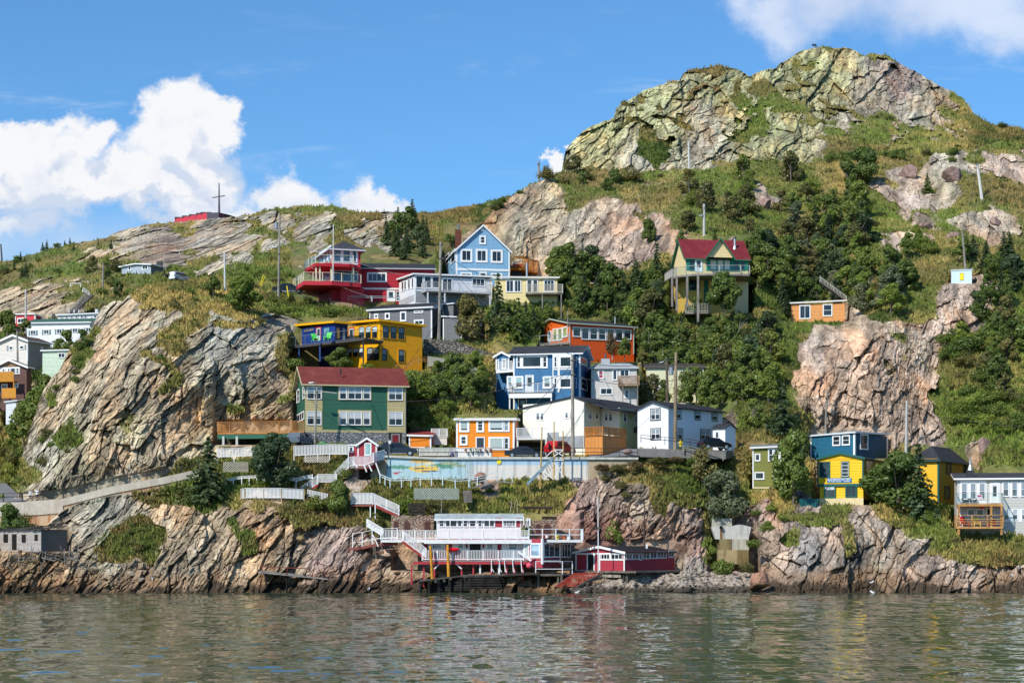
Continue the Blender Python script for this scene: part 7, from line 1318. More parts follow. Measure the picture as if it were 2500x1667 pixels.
pole('c', 'tall grey pole rising in front of the charcoal house', 1076, 590, 1071, 884, 249, r=.2, cross=[(632, 24), (770, 10)])
pole('c2', 'thin grey pole close beside the tall pole at the charcoal house', 1072, 762, 1067, 880, 248, r=.1)
pole('d', 'leaning grey lamp pole in front of the green house', 774, 945, 768, 1088, 220, r=.13, lamp=(-1, 942, 8, 8), cross=[(958, 3)])
mb = MB(); mb.bar(at(R6, 495, 430, 219.9), at(R6, 770, 462, 219.9), .1, .12, wood('a8a49c')); mb.build('side_arm', bpy.data.objects[[o.name for o in bpy.data.objects if o.get('label') == 'leaning grey lamp pole in front of the green house'][0]])
pole('e', 'tall grey pole in front of the pale cream house', 1397.5, 866, 1398.5, 1108, 221.3, r=.2, cross=[(880, 26), (915, 14)])
pole('f', 'tall brown pole in front of the white house', 1650.5, 860, 1648, 1092, 221, r=.2, mat=wood('94826a'))
pole('g', 'brown pole with white transformer behind the white house', 1628, 878, 1629, 980, 236, r=.18, xfmr=(1, 906, 18, 12), lamp=(-1, 884, 9, 0), mat=wood('6f6253'))
pole('h', 'pale pole with small lamp behind the chalet roof', 1719, 498, 1719, 584, 276, r=.2, mat=paint('b9b7b2', .7), lamp=(-1, 527, 3, 0))
pole('i', 'white pole standing alone below the summit rocks', 1681, 345, 1683, 421, 344, r=.2, mat=paint('c4c2bc', .7))
pole('j', 'distant grey pole on the ridge left of the summit', 1315, 394, 1316, 445, 330, r=.2, cross=[(402, 7)])
pole('k', 'grey pole in front of the tan cliff above the trees', 1406, 536, 1406, 628, 288, r=.15)
pole('l', 'white leaning pole on the right hand boulders', 2386, 400, 2403, 530, 300, r=.26, mat=paint('cfccc4', .7), cross=[(402, 8)])
pole('m', 'grey leaning pole behind the tiny pale blue hut', 2349.5, 565, 2357.5, 660, 266, r=.15)
pole('n', 'pale pole behind the ochre hip roofed house', 2214, 978, 2212, 1100, 227, r=.17, mat=paint('b8b6b0', .7))
pole('o', 'grey pole against the pink cliff behind the teal house', 2019, 951, 2015, 1060, 230, r=.13, cross=[(972, 8)])
pole('p', 'pale pole in front of the small red valley house', 63, 706, 63, 790, 284, r=.16, mat=paint('bab8b2', .7))
pole('q', 'grey pole with crossarm in front of the beige gabled house', 42, 803, 43, 880, 256, r=.14, cross=[(805, 14)])
pole('r', 'dark distant mast at the far left skyline', 2, 596, 6, 655, 398, r=.2, mat=paint('55555a'))
pole('s', 'grey pole in front of the dark bushes below the hill cottage', 252, 643, 251, 690, 322, r=.16)
pole('t', 'white flagpole rising from the deck of the red house', 814, 548, 813, 685, 259, r=.07, mat=paint('dcdcd8', .5), name='flagpole', cat='flagpole', extend=0)
pole('u', 'thin white mast with a cross yard in front of the net shed', 1460, 1215, 1461, 1397, 202, r=.06, mat=paint('dcdcd8', .5), cross=[(1288, 22)], name='flagpole', cat='mast', extend=0)
pole('v', 'short thin pole behind the boathouse roof', 1078, 1204, 1078, 1256, 208, r=.04, name='marker_post', cat='post', extend=0)
pole('w', 'thin aerial mast above the burnt orange house', 1386, 758, 1386, 800, 250, r=.05, name='aerial', cat='aerial', extend=0)
pole('x', 'dark thin pole behind the net shed roof', 1573, 1215, 1574, 1330, 209, r=.07, mat=wood('4a4038'), name='marker_post', cat='post')
pole('y', 'road sign post in front of the dark wagon', 950, 1072, 950, 1112, 218.4, r=.04, mat=metal('9aa0a4'), name='sign_post', cat='sign post', extend=0)
q = P(951, 1079, 218.3); mb = MB(); mb.box(q.x - .12, q.x + .16, q.y, q.y + .03, q.z - .2, q.z + .2, paint('d0d4d4')); tag(mb.build('sign_plate'), 'small pale plate on the post in front of the dark wagon', 'sign')
def wire(a, b, sag, label, r=.03, col='3a3a3a'):
    a, b = Vector(a), Vector(b); mb = MB(); mb.tube([a.lerp(b, t) - Vector((0, 0, sag * 4 * t * (1 - t))) for t in [i / 12 for i in range(13)]], r, paint(col, .7, 0), 4, False); o = mb.build('power_line'); tag(o, label, 'power line', 'overhead power lines'); return o
T_ = TOPS
wire(T_['a'], at(R3, 1650, 815, 262), 1.5, 'pale wire from the transformer pole across the red house roof', col='8a8a86'); wire(T_['a'] - Vector((0, 0, 3)), at(R3, 1210, 1130, 261), 1.5, 'lower wire crossing the decks of the red house', col='8a8a86')
wire(T_['c'] - Vector((0, 0, 2)), T_['e'], 2.0, 'long wire from the charcoal house pole down to the cream house pole'); wire(T_['c'] - Vector((0, 0, 9.3)), at(S7, 1090, 640, 238), 1.2, 'wire sloping from the tall grey pole to the blue house roof')
wire(T_['c'] - Vector((0, 0, 9.5)), at(R6, 1200, 700, 222), 1.0, 'wire dropping towards the green house front'); wire(T_['e'] - Vector((0, 0, .5)), T_['f'] - Vector((0, 0, .6)), .9, 'wire between the two tall poles by the white house'); wire(T_['e'] - Vector((0, 0, 2.4)), T_['f'] - Vector((0, 0, 3.2)), .8, 'lower wire between the two tall poles by the white house')
wire(T_['f'], T_['g'], .2, 'short wire linking the brown poles behind the white house'); wire(T_['e'] - Vector((0, 0, 1.5)), at(S8, 240, 340, 224), .5, 'thin wire to the gable of the cream house'); wire(T_['d'] - Vector((0, 0, 1.3)), T_['e'] - Vector((0, 0, 2.0)), 1.6, 'slack wire from the lamp pole towards the cream house pole')
wire(T_['o'] - Vector((0, 0, 1)), T_['n'] - Vector((0, 0, 1)), .6, 'wire between the poles behind the teal house'); wire(T_['n'] - Vector((0, 0, 1.2)), P(2600, 1040, 225), .6, 'wire leaving the right edge above the cliff house')
wire(T_['e'] - Vector((0, 0, .7)), at(S7, 1420, 640, 238), .6, 'service wire to the right corner of the blue house'); wire(T_['e'] - Vector((0, 0, .9)), at(S6, 960, 235, 222.3), .8, 'service wire down to the orange house roof'); wire(T_['f'] - Vector((0, 0, 2)), at(T7, 560, 650, 223), .3, 'short service wire to the white house gable')
wire(T_['f'] - Vector((0, 0, .8)), T_['o'] - Vector((0, 0, .8)), 2.2, 'long wire from the brown pole to the pole behind the teal house'); wire(T_['c'] - Vector((0, 0, 1)), at(R4, 1180, 700, 262), .8, 'service wire to the white bungalow roof'); wire(T_['c'] - Vector((0, 0, 1.6)), at(R4, 612, 440, 272), .8, 'service wire up to the blue gabled house')
wire(T_['n'] - Vector((0, 0, .6)), at(T4, 1300, 262, 221), .4, 'service wire to the ochre house roof'); wire(T_['d'] - Vector((0, 0, .8)), at(R6, 150, 380, 224), .5, 'service wire to the left eave of the green house'); wire(T_['a'] - Vector((0, 0, .4)), P(252, 645, 322), 2.5, 'long wire from the transformer pole to the hill cottage pole', .035)
wire(T_['h'] - Vector((0, 0, .3)), T_['g'] - Vector((0, 0, .2)), 3, 'long wire from the chalet pole down through the wood', .03); wire(T_['l'], T_['m'], 1.2, 'wire between the two leaning poles at the right', .03)
# ================================================================ vehicles
def car(label, cx, yb, Y, L=4.5, H=1.45, Wd=1.8, col='20242c', kind='suv', flip=False, rz=0.0, spare=False, zoff=0.0):
    base = P(cx, yb, Y); ro = empty('parked_car', tuple(base), label, 'car' if kind != 'van' else 'van'); body = paint(col, .18, .02); gm = glass('0e1216'); f = -1 if flip else 1
    prof = {'suv': [(-.5, .22), (-.5, .60), (-.47, .66), (.30, .62), (.47, .50), (.5, .38), (.5, .22)], 'sedan': [(-.5, .24), (-.5, .58), (-.44, .64), (-.30, .66), (.22, .62), (.45, .50), (.5, .40), (.5, .24)], 'van': [(-.5, .2), (-.5, .7), (.38, .66), (.47, .5), (.5, .4), (.5, .2)]}[kind]
    gh = {'suv': [(-.46, .64), (-.36, .97), (-.1, 1.0), (.08, .96), (.28, .62)], 'sedan': [(-.36, .64), (-.2, .94), (-.02, 1.0), (.1, .95), (.26, .62)], 'van': [(-.5, .68), (-.47, 1.0), (.2, 1.0), (.38, .66)]}[kind]
    ca, sa_ = math.cos(rz), math.sin(rz)
    def T(x, y, z): x *= f; return (base.x + x * ca - y * sa_, base.y + x * sa_ + y * ca, base.z + z + zoff)
    def ext(pr, w0, w1, mat, nm, par, zz=None):
        mb = MB(); n = len(pr); zs = [p[1] for p in pr]; z0, z1 = min(zs), max(zs)
        wf = lambda z: w0 + (w1 - w0) * (z - z0) / (z1 - z0)
        A = [T(x * L, -wf(z) / 2 * Wd, z * H) for x, z in pr]; B = [T(x * L, wf(z) / 2 * Wd, z * H) for x, z in pr]
        mb.poly(A if f > 0 else A[::-1], mat); mb.poly(B[::-1] if f > 0 else B, mat)
        for i in range(n): j = (i + 1) % n; mb.poly([A[i], B[i], B[j], A[j]], mat)
        return mb.build(nm, par)
    bo = ext(prof, .96, 1.0, body, 'body', ro); cab = ext(gh, .97, .78, body, 'roof', ro)
    cz = [( (x - gh[2][0]) * .86 + gh[2][0], .64 + (z - .64) * .84) for x, z in gh]; ext(cz, .995, .835, gm, 'windows', ro); fr = [(x, min(z, .93)) for x, z in gh]
    xs_ = [(-.08, .66), (-.08, .9)]; 
    for px_ in (-.1, .1): mb = MB(); mb.poly([T(px_ * L - .04, -Wd * .495, .65 * H), T(px_ * L + .04, -Wd * .495, .65 * H), T(px_ * L + .03, -Wd * .42, .93 * H), T(px_ * L - .05, -Wd * .42, .93 * H)], body); mb.build('pillar', ro)
    for wx_ in (-.31, .31):
        for sy in (-1, 1):
            c = T(wx_ * L, sy * Wd * .43, .33 if kind != 'jeep' else .4); c = Vector(c); ax = Vector((-sa_, ca, 0)) * .11; mb = MB(); mb.tube([c - ax, c + ax], .33, paint('141416', .8, .02), 18); w = mb.build('wheel', ro); ax2 = ax * 1.08; mb = MB(); mb.tube([c - ax2, c + ax2], .2, metal('b4b8bc', .3), 10); mb.build('rim', w)
    for sy in (-1, 1): mb = MB(); q = Vector(T(-.5 * L, sy * Wd * .40, .58 * H)); mb.box(q.x - .04, q.x + .04, q.y - .12, q.y + .12, q.z - .09, q.z + .07, paint('b4141c', .2, 0)); mb.build('tail_light', ro)
    for sy in (-1, 1): mb = MB(); q = Vector(T(.49 * L, sy * Wd * .38, .48 * H)); mb.box(q.x - .04, q.x + .04, q.y - .14, q.y + .14, q.z - .07, q.z + .06, paint('d8dce0', .1, 0)); mb.build('headlight', ro)
    mb = MB(); a = T(-.2 * L, -Wd * .505, .2 * H); b = T(.2 * L, -Wd * .505, .2 * H); mb.bar(a, b, .05, .07, metal('a8acb0')); mb.build('sill', ro)
    if spare: c = Vector(T(-.5 * L - .12, 0, .62 * H)); mb = MB(); mb.tube([c - Vector((.1, 0, 0)), c + Vector((.1, 0, 0))], .36, paint('141416', .7, .02), 16); mb.build('spare_wheel', ro)
    return ro
car('dark blue-grey wagon parked on the road beside the red hut', 972, 1113.8, 219.6, 4.6, 1.62, kind='suv', col='2a3440')
car('dark grey-blue saloon parked below the white balcony', 1280, 1118.0, 219.8, 4.6, 1.36, kind='sedan', col='2c3442')
car('red and black open off-road car parked under the cream house', 1367, 1113, 221.2, 3.9, 1.75, kind='suv', col='b01c24', rz=.9, spare=True)
car('black hatchback parked in front of the white house porch', 1744, 1098, 220.4, 3.7, 1.4, kind='suv', col='15171b', rz=.3)
car('grey car tucked under the carport deck beside the green house', 733, 1088, 219, 3.8, 1.5, kind='suv', col='5c6670', rz=1.2)
car('dark saloon parked behind the grass left of the red house', 706, 717, 266, 4.6, 1.4, kind='sedan', col='20262e')
car('small white van parked on the bench below the hill cottage', 437, 687, 325, 3.3, 1.5, 1.5, kind='van', col='d8dce4', rz=.9)
ro = empty('carport_shelter', tuple(P(430, 686, 325)), 'dark flat shelter over the small white van', 'shelter'); a = P(401, 668, 324); b = P(452, 668, 324); slabpoly(ro, [a, b, b + Vector((0, 3, 0)), a + Vector((0, 3, 0))], .25, paint('2c2a2a'), 'canopy'); posts(ro, [(a.x + 1.1, a.y), (P(421, 0, 324).x, a.y), (b.x - .2, b.y + 2.8)], a.z - .2, a.z - 1.6, .12, OLDW)
# ---- garden umbrella, hydrant, yellow markers
q = at(S1, 1690, 145, 218.3); ro = empty('parasol', tuple(q - Vector((0, 0, 1))), 'closed-down green parasol behind the white terrace fence', 'parasol'); gm_ = paint('4e8a50', .7, .1); mb = MB(); ap = at(S1, 1690, 98, 218.3)
for i in range(8): t0, t1 = i * math.pi / 4, (i + 1) * math.pi / 4; mb.poly([ap, ap + Vector((math.cos(t0) * .72, math.sin(t0) * .72, -.36)), ap + Vector((math.cos(t1) * .72, math.sin(t1) * .72, -.36))], gm_)
mb.build('canopy', ro); mb = MB(); mb.tube([ap, ap - Vector((0, 0, 2))], .03, paint('c8c8c4')); mb.build('pole', ro)
q = at(T7, 760, 1126, 219.8); ro = empty('fire_hydrant', tuple(q), 'yellow fire hydrant at the foot of the brown pole', 'hydrant'); mb = MB(); ym = paint('e8c818', .5, .03); mb.tube([q, q + Vector((0, 0, .5)), q + Vector((0, 0, .62)), q + Vector((0, 0, .7))], [.16, .15, .17, .05], ym, 12); mb.build('barrel', ro); mb = MB(); mb.tube([q + Vector((-.26, 0, .42)), q + Vector((.26, 0, .42))], .07, ym, 8); mb.build('nozzle', ro)
for i, (x0, y0, x1, y1, lab) in enumerate(((1090, 990, 1050, 1100, 'left'), (1108, 1005, 1066, 1100, 'second'), (1345, 1110, 1362, 1225, 'right'))): mb = MB(); mb.bar(at(R2, x0, y0, 259), at(R2, x1, y1, 259), .14, .08, paint('e0c820', .6, .05)); tag(mb.build('guy_guard'), {'left': 'longer yellow guy-wire guard left of the transformer pole', 'second': 'shorter yellow guy-wire guard left of the transformer pole', 'right': 'yellow guy-wire guard right of the transformer pole, in the bushes'}[lab], 'guy guard')
# ---- chairs
def adir(label, p, col, rz=0.0, sc=1.0):
    ro = empty('garden_chair', tuple(p), label, 'chair', None); m = paint(col, .5, .05); ca, sa_ = math.cos(rz) * sc, math.sin(rz) * sc
    def T(x, y, z): return Vector((p[0] + x * ca - y * sa_, p[1] + x * sa_ + y * ca, p[2] + z * sc))
    mb = MB(); mb.hexa([T(-.28, -.3, .33), T(.28, -.3, .33), T(.28, .25, .22), T(-.28, .25, .22), T(-.28, -.3, .37), T(.28, -.3, .37), T(.28, .25, .26), T(-.28, .25, .26)], m); mb.build('seat', ro)
    mb = MB(); mb.hexa([T(-.26, .2, .25), T(.26, .2, .25), T(.26, .24, .25), T(-.26, .24, .25), T(-.33, .5, 1.0), T(.33, .5, 1.0), T(.33, .54, 1.0), T(-.33, .54, 1.0)], m); mb.build('backrest', ro)
    for s_ in (-1, 1):
        mb = MB(); mb.bar(T(s_ * .34, -.34, .56), T(s_ * .34, .38, .52), .12 * sc, .03, m); mb.build('armrest', ro)
        mb = MB(); mb.bar(T(s_ * .31, -.28, 0), T(s_ * .31, -.28, .55), .07, .07, m); mb.build('leg', ro); mb = MB(); mb.bar(T(s_ * .3, .5, 0), T(s_ * .3, -.2, .34), .06, .06, m); mb.build('leg', ro)
    return ro
zf_ = Z(T4, 1108, 206.5)
for lab, x, c, rz in (('left red garden chair on the lower deck of the cliff house', 1720, 'c8202c', .4), ('cream yellow garden chair between the two red ones on the lower deck', 1848, 'e8d070', 0), ('right red garden chair on the lower deck of the cliff house', 2010, 'c8202c', -.4)): q = at(T4, x, 1100, 206.4); q.z = zf_ + .02; adir(lab, q, c, rz, 1.05)
zf_ = Z(T4, 868, 206.8)
for lab, x in (('left dark chair on the upper deck of the cliff house', 1728), ('right dark chair on the upper deck of the cliff house', 1810)): q = at(T4, x, 860, 207); q.z = zf_ + .02; adir(lab, q, '4a5058')
for lab, x, Y, rz in (('left lime green garden chair on the balcony of the blue wing', 520, 239.6, .5), ('right lime green garden chair on the balcony of the blue wing', 712, 238.4, -.5)): q = at(R5, x, 475, Y); q.z = Z(R5, 478, 240) - .09 ; adir(lab, q, '5ad05a', rz, 1.1)
q = at(T4, 1880, 795, 205.6); mb = MB(); mb.box(q.x - .32, q.x + .32, q.y, q.y + .03, q.z - .26, q.z + .26, paint('e8d8e0')); mb.box(q.x - .22, q.x + .22, q.y - .01, q.y, q.z + .02, q.z + .18, paint('c0204c')); tag(mb.build('deck_notice'), 'white notice with a crimson block hung on the upper deck rail', 'sign')
q = at(T4, 1905, 908, 206); mb = MB(); mb.tube([q + Vector((-.18, 0, 0)), q + Vector((.18, 0, 0))], .14, paint('c8202c'), 10); tag(mb.build('flower_pot'), 'small red hanging pot under the upper deck of the cliff house', 'pot')
for i, (x, c, lab) in enumerate(((1215, '7a2c2c', 'dark red barrel'), (1260, 'e4e4e0', 'white tub'), (1310, '5c3428', 'brown barrel'), (1430, 'e0c428', 'yellow crate'), (1550, 'b8643c', 'orange clay pot'), (1625, 'dcdcd8', 'white urn'))):
    q = at(S4, x, 585, 204.4); q.z = Z(S4, 596, 203.6); mb = MB(); mb.tube([q, q + Vector((0, 0, .2)), q + Vector((0, 0, .5))], [.16, .23, .19], paint(c, .6, .1), 12); tag(mb.build('deck_pot'), lab + ' standing on the open right end of the upper deck', 'pot')
# ---- summit marker
q = P(1992, 118, 438); mb = MB(); mb.bar(q, q + Vector((-.5, 0, 1.0)), .15, .15, paint('3a3c40')); mb.bar(q + Vector((.4, 0, 0)), q + Vector((0, 0, .9)), .12, .12, paint('3a3c40')); mb.box(q.x - .9, q.x + .1, q.y - .1, q.y + .1, q.z + .5, q.z + .9, paint('2c2e34')); tag(mb.build('viewing_scope'), 'small dark viewing post on the very top of the summit', 'post')
# ---- people on the walk
def person(label, px, Y, zfoot, hgt, shirt, pants, arm=0.3, step=.16, bag=None):
    ro = empty('person', (P(px, 0, Y).x, Y, zfoot), label, 'person'); s_ = hgt / 1.75
    V = [(0, 0, .95), (0, 0, 1.2), (0, 0, 1.42), (0, 0, 1.5), (-.09, 0, .9), (-.10, -step, .48), (-.10, -step * .6, .07), (.09, 0, .9), (.10, step * .8, .48), (.10, step * 1.6, .09), (-.19, 0, 1.4), (-.25, arm * .3, 1.13), (-.24, -arm * .4, .88), (.19, 0, 1.4), (.25, -arm * .3, 1.13), (.24, arm * .2, .88), (-.10, -step * .6 - .16, .04), (.10, step * 1.6 - .16, .05)]
    E = [(0, 1), (1, 2), (2, 3), (0, 4), (4, 5), (5, 6), (6, 16), (0, 7), (7, 8), (8, 9), (9, 17), (2, 10), (10, 11), (11, 12), (2, 13), (13, 14), (14, 15)]
    rad = [.14, .13, .12, .055, .095, .065, .04, .095, .065, .04, .06, .045, .035, .06, .045, .035, .035, .035]
    me = bpy.data.meshes.new('body'); me.from_pydata([tuple(c * s_ for c in v) for v in V], E, []); o = bpy.data.objects.new('body', me); COL.objects.link(o); md = o.modifiers.new('s', 'SKIN'); md.use_smooth_shade = True; o.modifiers.new('u', 'SUBSURF').levels = 2; o.modifiers['u'].render_levels = 2
    for i, r_ in enumerate(rad): me.skin_vertices[0].data[i].radius = (r_ * s_, r_ * s_ * .8)
    for i in range(len(V)): me.skin_vertices[0].data[i].use_root = (i == 0)
    bpy.context.view_layer.update(); dg = bpy.context.evaluated_depsgraph_get(); m2 = bpy.data.meshes.new_from_object(o.evaluated_get(dg)); bpy.data.objects.remove(o)
    m2.materials.clear()
    for c in (shirt, pants, 'c89878', 'e8e8e8'): m2.materials.append(paint(c, .8, .05))
    for p in m2.polygons:
        z = p.center.z / s_; x = abs(p.center.x) / s_; p.material_index = 2 if (z > 1.47 or (x > .2 and z < 1.2)) else (0 if z > .98 else (1 if z > .55 else (2 if z > .1 else 3)))
    b = bpy.data.objects.new('body', m2); COL.objects.link(b); b.parent = ro; b['_o'] = tuple(ro.location)
    o0 = Vector(ro.location); mb = MB(); c = o0 + Vector((0, 0, 1.62 * s_)); mb.tube([c + Vector((0, 0, .115 * s_ * math.sin(t))) for t in np.linspace(-1.5, 1.5, 8)], [.088 * s_ * math.cos(t) + .004 for t in np.linspace(-1.5, 1.5, 8)], paint('c89878', .7, .03), 12)
    mb.tube([c + Vector((0, -.085 * s_, -.01)), c + Vector((0, -.11 * s_, -.03))], .014, paint('c89878', .7, .03), 6); mb.build('head', ro, smooth=True)
    mb = MB(); mb.tube([c + Vector((0, .02, (.02 + .11 * math.sin(t)) * s_)) for t in np.linspace(-.3, 1.5, 7)], [.099 * s_ * math.cos(t) + .004 for t in np.linspace(-.3, 1.5, 7)], paint('2c221c', .9, .05), 12); mb.build('hair', ro, smooth=True)
    if bag: mb = MB(); q = o0 + Vector((.02, .17, 1.22 * s_)); mb.box(q.x - .15, q.x + .15, q.y - .06, q.y + .1, q.z - .22, q.z + .2, paint(bag, .7)); mb.build('backpack', ro)
zw = P(0, 1224, 213.6).z
person('walker in white top and dark shorts, left of two on the cliff walk', 73.5, 214.3, zw - .08, 1.5, 'e4e6ea', '3c4458', .3, .14)
person('walker in white top with a dark backpack, right of two on the cliff walk', 90, 214.2, zw - .08, 1.62, 'eceef0', '2c3444', .3, .12, '22262c')
# ---- gulls
mb = MB(); wm_ = paint('f0f0ee', .7, 0); gm2 = paint('9aa0a6', .7, 0)
ro = empty('seagull', (0, 0, 0), 'white gull', 'bird', 'white gulls resting at the shore'); ro['_o'] = (0, 0, 0)
mb.tube([(-.2, 0, .13), (-.12, 0, .14), (0, 0, .17), (.1, 0, .2), (.15, 0, .26), (.17, 0, .31), (.2, 0, .33)], [.015, .05, .075, .06, .035, .042, .02], wm_, 10); mb.build('body', ro, smooth=True)
mb = MB(); mb.tube([(-.26, 0, .15), (-.1, 0, .2), (.04, 0, .22)], [.01, .06, .03], gm2, 8); mb.build('wings', ro, smooth=True); mb = MB(); mb.tube([(.2, 0, .325), (.25, 0, .315)], [.014, .004], paint('e0b020'), 6); mb.build('beak', ro)
for y in (-.03, .03): mb = MB(); mb.tube([(0, y, 0), (0, y, .12)], .008, paint('d88a50'), 5); mb.build('leg', ro)
spots = [(402, 1437, 200.2, .3, 'white gull on dark weed at the foot of the left cliff'), (372, 1418, 201, 2, 'white gull on the slab rocks at left'), (900, 1443, 200, 1.2, 'white gull on the wet rock left of the log dock'), (1409, 1449, 198.5, .2, 'white gull swimming beside the red slipway'), (2128, 1426, 200.4, .5, 'white gull on the orange rock under the right cliff'), (2130, 1449, 198.6, 2.5, 'white gull swimming under the right cliff'), (2470, 1410, 201, 1, 'white gull near the right edge of the shore')]
for i, (x, y, Y, rz, lab) in enumerate(spots):
    q = P(x, y, Y); 
    if 'swim' in lab: q.z = -.08
    c = ro if i == 0 else copy_tree(ro, q); c.location = q; c['label'] = lab; c.rotation_euler = (0, 0, rz); c.scale = (1.25,) * 3
# ================================================================ vegetation
HUES = {'deep': ((.088, .138, .034), (.17, .23, .052)), 'mid': ((.115, .168, .036), (.21, .265, .055)), 'lime': ((.15, .22, .035), (.26, .32, .06)), 'olive': ((.12, .125, .042), (.22, .205, .07)),
        'spruce': ((.05, .09, .042), (.115, .165, .07)), 'willow': ((.11, .14, .07), (.21, .24, .13)), 'rust': ((.13, .085, .04), (.20, .15, .06))}
def leafmat(hue):
    k = ('leaf', hue)
    if k in MATS: return MATS[k]
    m = bpy.data.materials.new('foliage_' + hue); g = G(NT(m)); a, b_ = HUES[hue]
    rnd = g.n('ShaderNodeAttribute', _attribute_name='leaf').outputs[2]; oi = g.n('ShaderNodeObjectInfo').outputs['Random']
    c = g.mix(rnd, a + (1,), b_ + (1,)); c = g.mix(g.math('MULTIPLY', g.ramp(oi, .5, 0.0), .4), c, tuple(v * .6 for v in a) + (1,)); c = g.mix(g.math('MULTIPLY', g.ramp(oi, .55, 1.0), .45), c, (b_[0] * 1.35, b_[1] * 1.12, b_[2], 1))
    d = g.n('ShaderNodeBsdfDiffuse', Color=c); t = g.n('ShaderNodeBsdfTranslucent', Color=g.mix(.5, c, (b_[0] * 1.2, b_[1] * 1.3, b_[2], 1)))
    gl = g.n('ShaderNodeBsdfGlossy', Color=(.5, .55, .5, 1), Roughness=.45)
    mx = g.n('ShaderNodeMixShader'); g.set(mx.inputs[0], .34); g.set(mx.inputs[1], d.outputs[0]); g.set(mx.inputs[2], t.outputs[0])
    m2 = g.n('ShaderNodeMixShader'); g.set(m2.inputs[0], .04); g.set(m2.inputs[1], mx.outputs[0]); g.set(m2.inputs[2], gl.outputs[0])
    o = g.n('ShaderNodeOutputMaterial'); g.set(o.inputs[0], m2.outputs[0]); MATS[k] = m; return m
def leaves(cent, nrm, size, rg, asp=1.0):
    """quads at cent (n,3), facing nrm with jitter"""
    n = len(cent); nrm = nrm + rg.normal(0, .55, (n, 3)); nrm /= np.linalg.norm(nrm, axis=1, keepdims=True) + 1e-9
    r = rg.normal(0, 1, (n, 3)); u = np.cross(nrm, r); u /= np.linalg.norm(u, axis=1, keepdims=True) + 1e-9; w = np.cross(nrm, u); s = (size * rg.uniform(.6, 1.35, n))[:, None]
    V = np.stack([cent - u * s, cent - w * s * .55 * asp, cent + u * s, cent + w * s * .55 * asp], 1).reshape(-1, 3); F = np.arange(4 * n).reshape(n, 4); return V, F
def crown_broad(seed, n=3400, flat=1.15, nb=20, leaf=.088):
    """unit tree: height 1, crown radius about .42"""
    rg = np.random.default_rng(seed); C = []; N = []; L = []
    for i in range(nb):
        t = rg.uniform(0, 1); ang = rg.uniform(0, 6.283); hh = .20 + .69 * t; rr = (.33 * (1 - t) ** .6 * (.55 + .45 * min(1, t * 4)) + .02) * rg.uniform(.35, 1.1); c = np.array([math.cos(ang) * rr, math.sin(ang) * rr, hh])
        rad = rg.uniform(.09, .17) * (1 - .3 * t); k = int(n / nb * rg.uniform(.6, 1.4)); d = rg.normal(0, 1, (k, 3)); d /= np.linalg.norm(d, axis=1, keepdims=True); q = rad * rg.uniform(.55, 1.12, k) ** .6
        C.append(c + d * q[:, None] * np.array([1, 1, .78 * flat])); N.append(d + np.array([0, 0, .35])); L.append(np.clip(rg.uniform(.1, .9) * .6 + rg.uniform(0, .5, k), 0, 1))
    C = np.concatenate(C); V, F = leaves(C, np.concatenate(N), leaf * .42, rg); return V, F, np.repeat(np.concatenate(L), 4)
def crown_spruce(seed, n=2600, width=.26):
    rg = np.random.default_rng(seed); C = []; N = []; L = []; tiers = 15
    for i in range(tiers):
        t = i / (tiers - 1); z = .10 + .88 * t; rmax = width * (1 - t) ** .85 + .012; nbr = max(4, int(11 * (1 - t) + 3))
        for j in range(nbr):
            a = rg.uniform(0, 6.283); ln = rmax * rg.uniform(.65, 1.15); k = max(4, int(n / (tiers * 8) * (ln / width + .25))); u = rg.uniform(.08, 1, k); lat = rg.normal(0, .022, k) * (1.3 - u)
            x = math.cos(a) * ln * u - math.sin(a) * lat; y = math.sin(a) * ln * u + math.cos(a) * lat; zz = z - .06 * u * ln / width + rg.normal(0, .008, k) - .02 * u * u
            C.append(np.stack([x, y, zz], 1)); N.append(np.tile(np.array([math.cos(a) * .4, math.sin(a) * .4, .9]), (k, 1))); L.append(np.clip(u * .7 + rg.uniform(0, .3, k), 0, 1))
    C = np.concatenate(C); V, F = leaves(C, np.concatenate(N), .030, rg); return V, F, np.repeat(np.concatenate(L), 4)
def crown_shrub(seed, n=1300, nb=10, leaf=.16):
    rg = np.random.default_rng(seed); C = []; N = []; L = []
    for i in range(nb):
        a = rg.uniform(0, 6.283); rr = rg.uniform(0, .38); c = np.array([math.cos(a) * rr, math.sin(a) * rr, rg.uniform(.22, .72) * (1 - rr)]); rad = rg.uniform(.16, .28); k = n // nb
        d = rg.normal(0, 1, (k, 3)); d /= np.linalg.norm(d, axis=1, keepdims=True); q = rad * rg.uniform(.5, 1.15, k)
        C.append(c + d * q[:, None] * np.array([1, 1, .9])); N.append(d + np.array([0, 0, .3])); L.append(np.clip(rg.uniform(0, .6) + rg.uniform(0, .4, k), 0, 1))
    C = np.concatenate(C); C[:, 2] = np.maximum(C[:, 2], -.02); V, F = leaves(C, np.concatenate(N), leaf * .32, rg); return V, F, np.repeat(np.concatenate(L), 4)
BARK = wood('6b6156'); PALEBARK = wood('a39b8c')
def trunkmesh(kind, seed):
    rr = random.Random(seed); mb = MB()
    if kind == 'spruce': mb.tube([(0, 0, -.06), (0, 0, .5), (.005, 0, .97)], [.018, .012, .003], BARK, 6)
    else:
        bk = PALEBARK if kind == 'bare' else BARK; mb.tube([(0, 0, -.08), (.01, 0, .2), (-.01, .01, .45), (.02, 0, .75)], [.026, .020, .014, .005], bk, 7)
        for i in range(8 if kind == 'bare' else 6):
            a = i * 6.283 / 6 + rr.uniform(-.4, .4); z0 = rr.uniform(.18, .5); mb.tube([(0, 0, z0), (math.cos(a) * .12, math.sin(a) * .12, z0 + .14), (math.cos(a) * .26, math.sin(a) * .26, z0 + rr.uniform(.25, .38))], [.011, .008, .003], bk, 5)
    return mb
PROTO = {}
